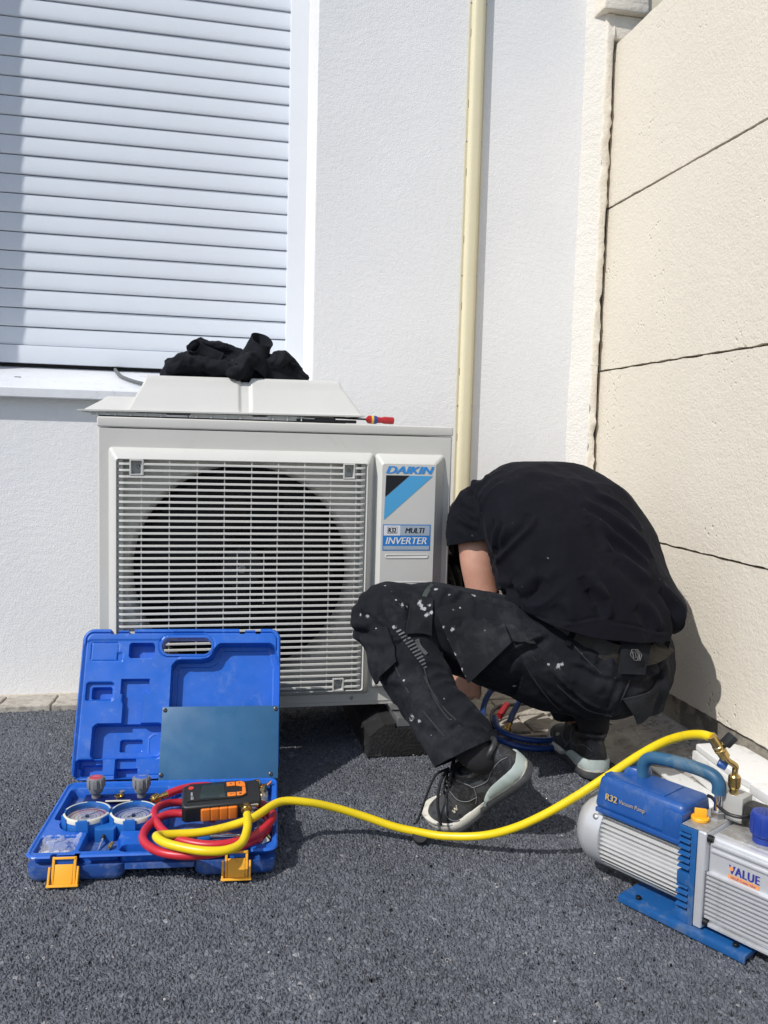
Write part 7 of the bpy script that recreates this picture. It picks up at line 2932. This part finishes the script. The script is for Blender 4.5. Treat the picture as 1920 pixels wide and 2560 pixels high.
# t-shirt -------------------------------------------------------------
b = B()
sh = [((0.882, 1.735, 0.300), 0.208, 0.135), ((0.878, 1.752, 0.350), 0.212, 0.138), ((0.872, 1.785, 0.430), 0.212, 0.142), ((0.858, 1.842, 0.515), 0.219, 0.142), ((0.838, 1.905, 0.585), 0.219, 0.132), ((0.812, 1.972, 0.628), 0.200, 0.112), ((0.790, 2.030, 0.640), 0.160, 0.092), ((0.770, 2.075, 0.632), 0.105, 0.078), ((0.755, 2.110, 0.615), 0.07, 0.066)]
axis = [Vector(s_[0]) for s_ in sh]
secs = []
for i, (c_, a_, bb_) in enumerate(sh):
    d_ = (axis[min(i + 1, len(axis) - 1)] - axis[max(i - 1, 0)]).normalized()
    n_ = RV.cross(d_).normalized()
    r_ = d_.cross(n_)
    secs.append(ell(c_, r_, a_, n_, bb_, 36, 2.3))
b.loft(secs)
b.loft(limb([Vector((0.76, 2.01, 0.615)), Vector((0.675, 2.000, 0.605)), Vector((0.638, 1.978, 0.567)), Vector((0.631, 1.953, 0.520)), Vector((0.632, 1.945, 0.490))], [0.085, 0.078, 0.066, 0.062, 0.062]))
b.loft(limb([Vector((0.90, 2.03, 0.60)), Vector((0.965, 2.05, 0.570)), Rs.lerp(Re, 0.35), Rs.lerp(Re, 0.65)], [0.085, 0.078, 0.066, 0.064]))
sb_ = remesh(b, 0.0065, 9, 1)
armpit = Vector((0.665, 1.88, 0.53))
waistL = Vector((0.690, 1.690, 0.420))


def shirt_fold(co, n_):
    d = 0.0
    # drags fanning from the left armpit down the side
    r_ = co - armpit
    dist = r_.length
    ang = math.atan2(r_.z, r_.x)
    d += 0.0095 * math.exp(-(dist / 0.20) ** 2) * (ridged(aniso(co, Vector((0.30, -0.45, -0.85)), 2.2, 13.0, 1.0)) - 0.5)
    # long diagonal tension ridges across the back to the right hip
    d += 0.0075 * (ridged(aniso(co, Vector((0.62, -0.35, -0.70)), 1.6, 8.0, 2.0)) - 0.55) * (0.35 + 0.65 * max(0, min(1, (co.x - 0.72) / 0.25)))
    # bunching at the waist on the left
    dw = (co - waistL).length
    d += 0.0120 * math.exp(-(dw / 0.075) ** 2) * (ridged(aniso(co, Vector((0.75, 0.1, 0.65)), 6.0, 20.0, 4.0)) - 0.35)
    # hem ripples
    if co.z < 0.45:
        w_ = (0.45 - co.z) / 0.10
        d += 0.0085 * min(1.2, w_) * mnoise.noise(Vector((co.x * 15, co.y * 15, 1.5)))
        d += 0.0020 * min(1, w_) * mnoise.noise(Vector((co.x * 42, co.y * 42, 3)))
    # shoulder blades and spine
    d += 0.005 * math.exp(-((co - Vector((0.76, 1.93, 0.70))).length / 0.07) ** 2) + 0.004 * math.exp(-((co - Vector((0.92, 1.95, 0.69))).length / 0.08) ** 2)
    # sleeve creases
    if co.x < 0.70 and co.y > 1.9:
        d += 0.0030 * (ridged(aniso(co, Vector((0.8, -0.3, -0.5)), 5.0, 24.0, 7.0)) - 0.5)
    d += 0.0008 * mnoise.noise(co * 60)
    return d


fold(sb_, shirt_fold)
# hem: a slanting cut whose height wanders, and a shirt tail flaring to the right
for v in sb_.verts:
    out = v.co.x - 0.97
    if out > 0 and v.co.z < 0.50:
        bulge = math.exp(-((v.co.z - 0.415) / 0.038) ** 2)
        inn = max(0, (0.385 - v.co.z) / 0.05)
        w_ = min(1, out / 0.08)
        v.co.x += (0.012 * bulge - 0.034 * min(1.3, inn)) * w_
        v.co.y -= 0.014 * bulge * w_
hem_n = Vector((-0.12, -0.05, -1.0)).normalized()
vv_ = sb_.verts[:] + sb_.edges[:] + sb_.faces[:]
bmesh.ops.bisect_plane(sb_, geom=vv_, plane_co=(0.86, 1.65, 0.374), plane_no=(-0.16, 0.20, -1.0), clear_outer=True)
lf = [f for f in sb_.faces if f.calc_center_median().x < 0.712 and f.calc_center_median().z < 0.60 and f.calc_center_median().y > 1.872]
vs_ = set(v for f in lf for v in f.verts)
es_ = set(e for f in lf for e in f.edges)
bmesh.ops.bisect_plane(sb_, geom=list(vs_) + list(es_) + lf, plane_co=(0.632, 1.950, 0.532), plane_no=(0.10, -0.22, -1.0), clear_outer=True)
rd = (Re - Rs).normalized()
lf = [f for f in sb_.faces if (f.calc_center_median() - Rs.lerp(Re, 0.65)).length < 0.11]
vs_ = set(v for f in lf for v in f.verts)
es_ = set(e for f in lf for e in f.edges)
bmesh.ops.bisect_plane(sb_, geom=list(vs_) + list(es_) + lf, plane_co=Rs.lerp(Re, 0.55), plane_no=rd, clear_outer=True)
nd = Vector((-0.30, 0.62, -0.50)).normalized()
bmesh.ops.bisect_plane(sb_, geom=sb_.verts[:] + sb_.edges[:] + sb_.faces[:], plane_co=(0.757, 2.100, 0.62), plane_no=(-0.35, 0.80, -0.2), clear_outer=True)
bmesh.ops.smooth_vert(sb_, verts=[v for v in sb_.verts if not v.is_boundary], factor=0.3, use_axis_x=True, use_axis_y=True, use_axis_z=True)
S6 = lambda *p: zm(1090, 1140, 0.2411, p)
S5 = lambda *p: zm(1380, 950, 0.3255, p)
crease(sb_, [
    (S6((205, 290), (340, 292), (385, 400), (430, 560), (455, 740)), -0.0063, 0.005, 0.5),
    (S6((500, 140), (390, 255), (350, 340)), 0.0070, 0.008, 0.8), (S6((570, 200), (450, 330), (405, 440)), 0.0084, 0.008, 0.8), (S6((720, 270), (560, 380), (475, 520), (445, 650)), 0.0084, 0.010, 0.8),
    (S6((230, 640), (330, 700), (440, 745)), 0.0070, 0.007, 0.8), (S6((270, 540), (350, 610), (430, 660)), 0.0056, 0.007, 0.8), (S6((240, 420), (300, 480), (400, 560)), 0.0056, 0.009, 0.8),
    (S6((1040, 620), (965, 760), (830, 890), (700, 1030), (590, 1170)), 0.0126, 0.009, 0.9), (S6((735, 710), (685, 850), (655, 1000), (645, 1110)), 0.0098, 0.008, 0.9), (S6((645, 690), (605, 830), (585, 960)), 0.0084, 0.008, 0.9),
    (S6((520, 1330), (600, 1390), (735, 1385)), 0.0154, 0.010, 1.0), (S6((740, 1380), (752, 1470), (735, 1570)), 0.0098, 0.009, 0.9), (S6((1130, 1270), (1010, 1390), (905, 1510)), -0.0196, 0.013, 0.6),
    (S6((800, 1280), (870, 1370), (920, 1440)), 0.0098, 0.010, 0.9), (S6((570, 1210), (660, 1290), (780, 1320)), 0.0098, 0.011, 0.8), (S6((600, 1480), (720, 1560), (860, 1590)), 0.0084, 0.010, 0.8),
    (S6((1250, 1150), (1150, 1280), (1080, 1420)), 0.0070, 0.014, 0.7), (S6((1330, 700), (1350, 950), (1330, 1200)), 0.0042, 0.022, 0.6),
    (S5((240, 920), (400, 1020), (560, 1130), (690, 1250), (775, 1365)), 0.0126, 0.010, 0.9), (S5((300, 1020), (450, 1170), (600, 1290), (745, 1410)), 0.0098, 0.010, 0.9), (S5((340, 1090), (410, 1220), (432, 1320)), 0.0084, 0.011, 0.8),
    (S5((330, 870), (480, 940), (600, 1040), (690, 1160)), 0.0084, 0.009, 0.9), (S5((290, 1480), (350, 1590), (400, 1690)), 0.0098, 0.010, 0.9), (S5((520, 1330), (640, 1440), (760, 1560)), 0.0084, 0.014, 0.8),
    (Z5((840, 0), (915, 150), (940, 290)), 0.0140, 0.010, 0.9), (Z5((1380, 0), (1500, 170), (1525, 300), (1500, 430)), 0.0154, 0.010, 0.9), (Z5((1200, 120), (1300, 250), (1360, 380)), 0.0098, 0.014, 0.8),
    (Z5((560, 130), (620, 230), (640, 330)), 0.0084, 0.012, 0.8), (Z5((100, 290), (300, 300), (600, 315), (800, 280), (930, 265)), -0.0031, 0.003, 0.5), (Z5((950, 315), (1150, 345), (1350, 395), (1520, 440)), -0.0031, 0.003, 0.5),
])
bmesh.ops.solidify(sb_, geom=sb_.faces[:], thickness=0.0022)
shirt = obj('t_shirt', sb_, M_shirt, person, world=True, ang=180)
SB = bvh_of(shirt)
# yellow glove tips tucked behind the belt under the raised hem
M_glv = mat('yellow tool loop', (0.52, 0.40, 0.02), 0.6)
b = B()
g0 = on_surface(TB, 1500, 1572, 0.0)
if g0 is not None:
    for k in range(3):
        b.tube([g0 + Vector((0.012 * k - 0.02, -0.012, 0.018)), g0 + Vector((0.012 * k - 0.018, -0.016, -0.004))], 0.005, 8)
    tg = obj('tool_loop', b, M_glv, trou, world=True)

# shoes -----------------------------------------------------------------
M_leather = mat('scuffed black leather', (0.0175, 0.018, 0.020), 0.46, var=0.25, vscale=40, bump=0.35, bscale=260, bdist=0.0008, dirt=(0.085, 0.088, 0.092), dscale=20, damt=0.55, dirt2=(0.07, 0.072, 0.075))
M_sole = mat('grey black outsole', (0.045, 0.047, 0.052), 0.7, var=0.2, vscale=50, bump=0.4, bscale=200, bdist=0.001, dirt=(0.11, 0.11, 0.11), dscale=25, damt=0.4)
M_mid = mat('dirty cream midsole', (0.58, 0.56, 0.49), 0.6, var=0.14, vscale=40, dirt=(0.20, 0.19, 0.165), dscale=26, damt=0.5)
M_mint = mat('mint heel cushion', (0.45, 0.52, 0.495), 0.42, var=0.08, vscale=30, dirt=(0.28, 0.31, 0.29), dscale=24, damt=0.4)
M_lace = mat('black lace', (0.012, 0.012, 0.014), 0.85, bump=0.5, bscale=500, bdist=0.001)
M_stit = mat('grey stitching', (0.17, 0.175, 0.18), 0.7)
M_logo = mat('sand logo', (0.52, 0.48, 0.38), 0.6)


def shoe(mx, bend, label):
    """local: x heel to toe (0..0.29), y to the outer side, z up; bend = toe lift at the ball of the foot"""
    th = thing('shoe', '', '', mat4=mx)
    for k_ in ('label', 'category'):
        del th[k_]
    th['label'] = label
    th.parent = person
    th.matrix_local = MW[person.name].inverted() @ mx

    def bendp(p):
        p = Vector(p)
        if bend and p.x > 0.195:
            a = bend * min(1.0, (p.x - 0.195) / 0.045)
            dx, dz = p.x - 0.195, p.z
            return Vector((0.195 + dx * math.cos(a) - dz * math.sin(a), p.y, dx * math.sin(a) + dz * math.cos(a)))
        return p

    # half-widths along the shoe
    W_ = [(0.0, 0.006), (0.004, 0.018), (0.014, 0.028), (0.035, 0.034), (0.07, 0.0350), (0.11, 0.0345), (0.15, 0.0385), (0.19, 0.0455), (0.22, 0.0470), (0.245, 0.0445), (0.265, 0.038), (0.28, 0.027), (0.288, 0.015), (0.291, 0.005)]

    def hwid(x):
        for (a, wa_), (c, wc) in zip(W_, W_[1:]):
            if x <= c:
                f = (x - a) / (c - a)
                return wa_ + (wc - wa_) * f
        return 0.004

    def outline(grow=0.0, n_=44):
        xs_ = [0.1455 - 0.1455 * math.cos(math.pi * k / n_) for k in range(n_ + 1)]
        o1 = [(x, hwid(x) + grow + 0.006 * math.sin(max(0, (x - 0.1)) / 0.19 * math.pi) * 0.3) for x in xs_]
        o2 = [(x, -hwid(x) - grow + 0.004 * math.sin(math.pi * x / 0.29)) for x in xs_[::-1]]
        return o1 + o2[1:-1]

    def slab(z0f, z1f, grow, x0, x1, name, mt, bev=0.0012):
        ol = [p for p in outline(grow)]
        cl = [(min(max(x, x0), x1), y) for x, y in ol]
        secs_ = []
        for f_, g_ in ((0, -0.002), (0.12, 0.0), (0.88, 0.0), (1, -0.0015)):
            loop = []
            for (x, y) in cl:
                z = z0f(x) * (1 - f_) + z1f(x) * f_
                s_ = 1 + g_ / max(0.012, abs(y)) if abs(y) > 0.004 else 1
                loop.append(bendp((x, y * s_, z)))
            secs_.append(loop)
        t_ = B()
        t_.loft(secs_)
        return obj(name, t_, mt, th, ang=50)

    spring = lambda x: 0.008 * max(0, (x - 0.235) / 0.055) ** 1.6
    heelz = lambda x: 0.016 if x < 0.135 else 0.016 - 0.011 * min(1, (x - 0.135) / 0.012)
    slab(lambda x: spring(x), lambda x: heelz(x) + spring(x), 0.0035, 0.0, 0.291, 'outsole', M_sole)
    slab(lambda x: heelz(x) + spring(x) + 0.0002, lambda x: 0.0225 + spring(x) * 1.2 + (0.006 * max(0, (x - 0.25) / 0.04)), 0.0022, 0.0, 0.291, 'midsole', M_mid)
    slab(lambda x: 0.0205, lambda x: 0.0455 - 0.020 * max(0, (x - 0.055) / 0.06) ** 2, 0.0045, -0.002, 0.113, 'heel_cushion', M_mint)
    # toe bumper
    slab(lambda x: 0.0215 + spring(x), lambda x: 0.0265 + spring(x) + 0.014 * max(0, (x - 0.225) / 0.06), 0.0012, 0.215, 0.291, 'toe_bumper', M_mid)
    # upper
    top = [(0.0, 0.055), (0.008, 0.088), (0.022, 0.098), (0.05, 0.088), (0.085, 0.082), (0.115, 0.094), (0.14, 0.098), (0.16, 0.092), (0.185, 0.076), (0.21, 0.062), (0.235, 0.054), (0.26, 0.047), (0.278, 0.038), (0.288, 0.030)]

    def topz(x):
        for (a, za), (c, zc) in zip(top, top[1:]):
            if x <= c:
                return za + (zc - za) * (x - a) / (c - a)
        return 0.028
    secs_ = []
    for k in range(30):
        x = 0.003 + 0.284 * (0.5 - 0.5 * math.cos(math.pi * k / 29))
        w_, zt_ = hwid(x), topz(x) + spring(x)
        loop = []
        for j in range(21):
            a = math.pi * j / 20
            cs, sn = math.cos(a), math.sin(a)
            nar = 1.0 - (0.30 if x < 0.15 else 0.18) * max(0, sn) ** 1.2
            e_ = 0.62 if x < 0.15 else 0.8
            loop.append(bendp((x, w_ * math.copysign(abs(cs) ** 0.7, cs) * nar + 0.001, 0.018 + (zt_ - 0.018) * abs(sn) ** e_)))
        loop += [bendp((x, -w_ * 0.6, 0.017)), bendp((x, w_ * 0.6, 0.017))]
        secs_.append(loop)
    t_ = B()
    t_.loft(secs_)
    up_ = obj('upper', t_, M_leather, th, ang=80)
    # collar ring and tongue
    t_ = B()
    cp = [bendp(p) for p in ((0.010, 0, 0.099), (0.022, 0.021, 0.098), (0.055, 0.027, 0.088), (0.090, 0.026, 0.083), (0.118, 0.022, 0.094), (0.128, 0.0, 0.101), (0.118, -0.020, 0.094), (0.090, -0.024, 0.083), (0.055, -0.025, 0.088), (0.022, -0.019, 0.098))]
    t_.tube(catmull(cp, 5, closed=True), 0.0062, 10, closed=True)
    obj('collar', t_, M_leather, th, ang=80)
    t_ = B()
    t_.loft([ell(bendp((0.125 + 0.018 * k, 0, 0.112 - 0.013 * k)), (0, 1, 0), 0.024 - 0.001 * k, (0.6, 0, 0.8), 0.0045, 14) for k in range(5)])
    obj('tongue', t_, M_leather, th, ang=60)
    # overlays: side panels with stitched edges
    def side_line(pts_, rad, mt, nm):
        for s_ in (1,):
            p3 = []
            for (x, z) in pts_:
                w_, zt_ = hwid(x), topz(x) + spring(x)
                f_ = min(0.999, max(0.0, (z - 0.018) / max(0.01, zt_ - 0.018)))
                e_ = 0.62 if x < 0.15 else 0.8
                sn = f_ ** (1 / e_)
                cs = math.sqrt(max(0, 1 - sn * sn))
                nar = 1.0 - (0.30 if x < 0.15 else 0.18) * sn ** 1.2
                p3.append(bendp((x, s_ * (w_ * cs ** 0.7 * nar + 0.0012) + 0.001, z + 0.0004)))
            t2 = B()
            t2.tube(catmull(p3, 5), rad, 6)
            obj(nm, t2, mt, th, ang=80)
    side_line([(0.135, 0.090), (0.115, 0.068), (0.110, 0.060), (0.075, 0.055), (0.05, 0.066), (0.02, 0.072), (0.006, 0.065)], 0.0009, M_stit, 'piping')
    side_line([(0.165, 0.080), (0.160, 0.060), (0.145, 0.045), (0.120, 0.040)], 0.0009, M_stit, 'piping')
    side_line([(0.110, 0.060), (0.120, 0.042), (0.135, 0.030)], 0.0009, M_stit, 'piping')
    side_line([(0.205, 0.058), (0.215, 0.042), (0.205, 0.030), (0.190, 0.024)], 0.0009, M_stit, 'piping')
    side_line([(0.172, 0.052), (0.178, 0.044), (0.180, 0.050), (0.186, 0.042), (0.188, 0.049)], 0.0014, M_logo, 'side_mark')
    # laces
    for k in range(4):
        x = 0.138 + 0.016 * k
        t_ = B()
        zz = topz(x) + 0.004
        t_.tube(catmull([bendp((x, 0.022, zz - 0.010)), bendp((x + 0.002, 0.010, zz + 0.001)), bendp((x + 0.004, -0.010, zz + 0.001)), bendp((x + 0.002, -0.021, zz - 0.010))], 4), 0.0026, 8)
        obj('lace', t_, M_lace, th, ang=80)
    return th


def rotm(rz, ry, rx):
    return Matrix.Rotation(R(rz), 4, 'Z') @ Matrix.Rotation(R(ry), 4, 'Y') @ Matrix.Rotation(R(rx), 4, 'X')


lsh = Matrix.Translation((0.611, 1.464, 0.158)) @ rotm(132.0, 42.1, -32.1) @ Matrix.Scale(0.93, 4)
ls = shoe(lsh, R(14), 'left shoe with raised heel and pale heel cushion')
rsh = Matrix.Translation((0.888, 1.742, 0.006)) @ rotm(84.0, 1.0, 0.0)
rs = shoe(rsh, 0.0, 'right shoe flat on the ground behind the other')
# hanging lace ends on the left shoe
t_ = B()
p0 = lsh @ Vector((0.145, -0.006, 0.108))
t_.tube(catmull([p0, p0 + Vector((-0.028, -0.012, -0.006)), p0 + Vector((-0.045, -0.018, -0.035)), p0 + Vector((-0.060, -0.020, -0.080)), p0 + Vector((-0.068, -0.020, -0.098))], 6), 0.0048, 8, sx=0.5)
t_.tube(catmull([p0, p0 + Vector((-0.020, -0.016, -0.02)), p0 + Vector((-0.026, -0.022, -0.06)), p0 + Vector((-0.018, -0.022, -0.105))], 6), 0.0030, 8)
obj('lace_end', t_, M_lace, ls, world=True, ang=80)
# socks
M_sock = mat('black sock', (0.010, 0.010, 0.012), 0.9, bump=0.5, bscale=300, bdist=0.001)
b = B()
b.loft(limb([lsh @ Vector((0.055, 0, 0.075)), lsh @ Vector((0.060, 0, 0.112)), LA.lerp(LK, 0.30)], [0.030, 0.034, 0.046]))
obj('sock', b, M_sock, person, world=True, ang=180)
b = B()
b.loft(limb([rsh @ Vector((0.055, 0, 0.075)), rsh @ Vector((0.06, 0, 0.13)), RA.lerp(RK, 0.25)], [0.030, 0.040, 0.046]))
obj('sock', b, M_sock, person, world=True, ang=180)
# ------------------------------------------------------------------ crumpled black clothing on the service cover
M_jack = cloth_mat('black jacket canvas', (0.0105, 0.0115, 0.0150), [], 0.35, (0.035, 0.037, 0.043), paintcol=(0.5, 0.5, 0.5))
b = B()
JX = lambda x, y, z: Vector((x, y, z))
z0 = 0.912
# heap, rolled folds and the upright cuff
b.loft([ell((x, 2.185, z0 + h * 0.40), (0, 1, 0.0), dy, (0, 0, 1), h * 0.62, 22, 2.4) for x, dy, h in ((-0.118, 0.02, 0.02), (-0.105, 0.05, 0.046), (-0.075, 0.065, 0.060), (-0.03, 0.07, 0.074), (0.02, 0.07, 0.072), (0.07, 0.07, 0.070), (0.12, 0.07, 0.082), (0.165, 0.065, 0.066), (0.205, 0.055, 0.040), (0.240, 0.03, 0.016))])
b.loft(limb([JX(-0.055, 2.15, z0 + 0.075), JX(-0.020, 2.150, z0 + 0.088), JX(0.03, 2.155, z0 + 0.080), JX(0.075, 2.15, z0 + 0.066), JX(0.105, 2.14, z0 + 0.05)], [0.010, 0.016, 0.019, 0.018, 0.014], flat=0.7))
b.loft(limb([JX(-0.10, 2.125, z0 + 0.02), JX(-0.06, 2.115, z0 + 0.035), JX(-0.01, 2.12, z0 + 0.030), JX(0.04, 2.115, z0 + 0.024), JX(0.085, 2.11, z0 + 0.012)], [0.018, 0.026, 0.026, 0.022, 0.014], flat=0.8))
b.loft(limb([JX(0.060, 2.12, z0 + 0.004), JX(0.085, 2.115, z0 + 0.035), JX(0.105, 2.125, z0 + 0.060)], [0.045, 0.042, 0.030], flat=0.55))
b.loft(limb([JX(0.135, 2.15, z0 + 0.02), JX(0.165, 2.14, z0 + 0.050), JX(0.185, 2.15, z0 + 0.052), JX(0.215, 2.15, z0 + 0.025), JX(0.242, 2.15, z0 + 0.010)], [0.026, 0.032, 0.026, 0.022, 0.008], flat=0.8))
jb = remesh(b, 0.0034, 2, 0)


def jack_fold(co, n_):
    d = 0.0070 * (ridged(aniso(co, Vector((1, 0, -0.55)), 9, 30, 2)) - 0.5)
    d += 0.0055 * (ridged(aniso(co, Vector((0.5, 0.1, 0.9)), 10, 34, 6)) - 0.5)
    d += 0.0018 * mnoise.noise(co * 120)
    return d


fold(jb, jack_fold)
for v in jb.verts:
    v.co.z = max(v.co.z, z0 - 0.002)
jk = thing('jacket', 'crumpled black jacket heaped on top of the grey service cover', 'jacket', (0.06, 2.18, 0.912))
obj('cloth', jb, M_jack, jk, world=True, ang=180)
# open cuff standing up and a turned hem
for (pa, pb, ra, rb, tilt, nm) in ((JX(0.090, 2.118, z0 + 0.020), JX(0.126, 2.145, z0 + 0.106), 0.046, 0.025, 0.026, 'cuff'), (JX(0.010, 2.135, z0 + 0.040), JX(-0.040, 2.125, z0 + 0.080), 0.036, 0.017, 0.010, 'cuff'),
                               (JX(0.175, 2.150, z0 + 0.005), JX(0.160, 2.128, z0 + 0.050), 0.045, 0.022, 0.014, 'cuff')):
    t_ = bmesh.new()
    ax = (pb - pa).normalized()
    m0 = zframe((0, 0, 0), ax)
    pv = None
    for j in range(15):
        f = j / 14
        c_ = pa.lerp(pb, f)
        rr0 = ra + (rb - ra) * (f ** 0.8)
        rg = []
        for k in range(36):
            a = 2 * math.pi * k / 36
            loc = m0 @ Vector((math.cos(a), math.sin(a), 0))
            rr = rr0 * (1 + 0.10 * math.sin(2 * a + 1.1) + 0.05 * math.sin(5 * a + 3 * f) * (1 - f) + 0.16 * max(0, f - 0.85) / 0.15)
            q_ = c_ + loc * rr
            q_.y = c_.y + (q_.y - c_.y) * 0.72
            q_ += ax * (tilt * f * loc.y * 1.0)
            q_ += loc * (0.004 * mnoise.noise(q_ * 45))
            q_.z = max(q_.z, z0 - 0.001)
            rg.append(t_.verts.new(q_))
        if pv:
            for k in range(36):
                t_.faces.new((pv[k], pv[(k + 1) % 36], rg[(k + 1) % 36], rg[k]))
        pv = rg
    t_.normal_update()
    bmesh.ops.solidify(t_, geom=t_.faces[:], thickness=0.0025)
    obj(nm, t_, M_jack, jk, world=True, ang=80)
b = B()
b.tube(catmull([JX(0.196, 2.128, z0 + 0.048), JX(0.212, 2.122, z0 + 0.044), JX(0.224, 2.124, z0 + 0.034)], 4), 0.005, 8, sx=0.5)
obj('loop_tab', b, M_jack, jk, world=True)
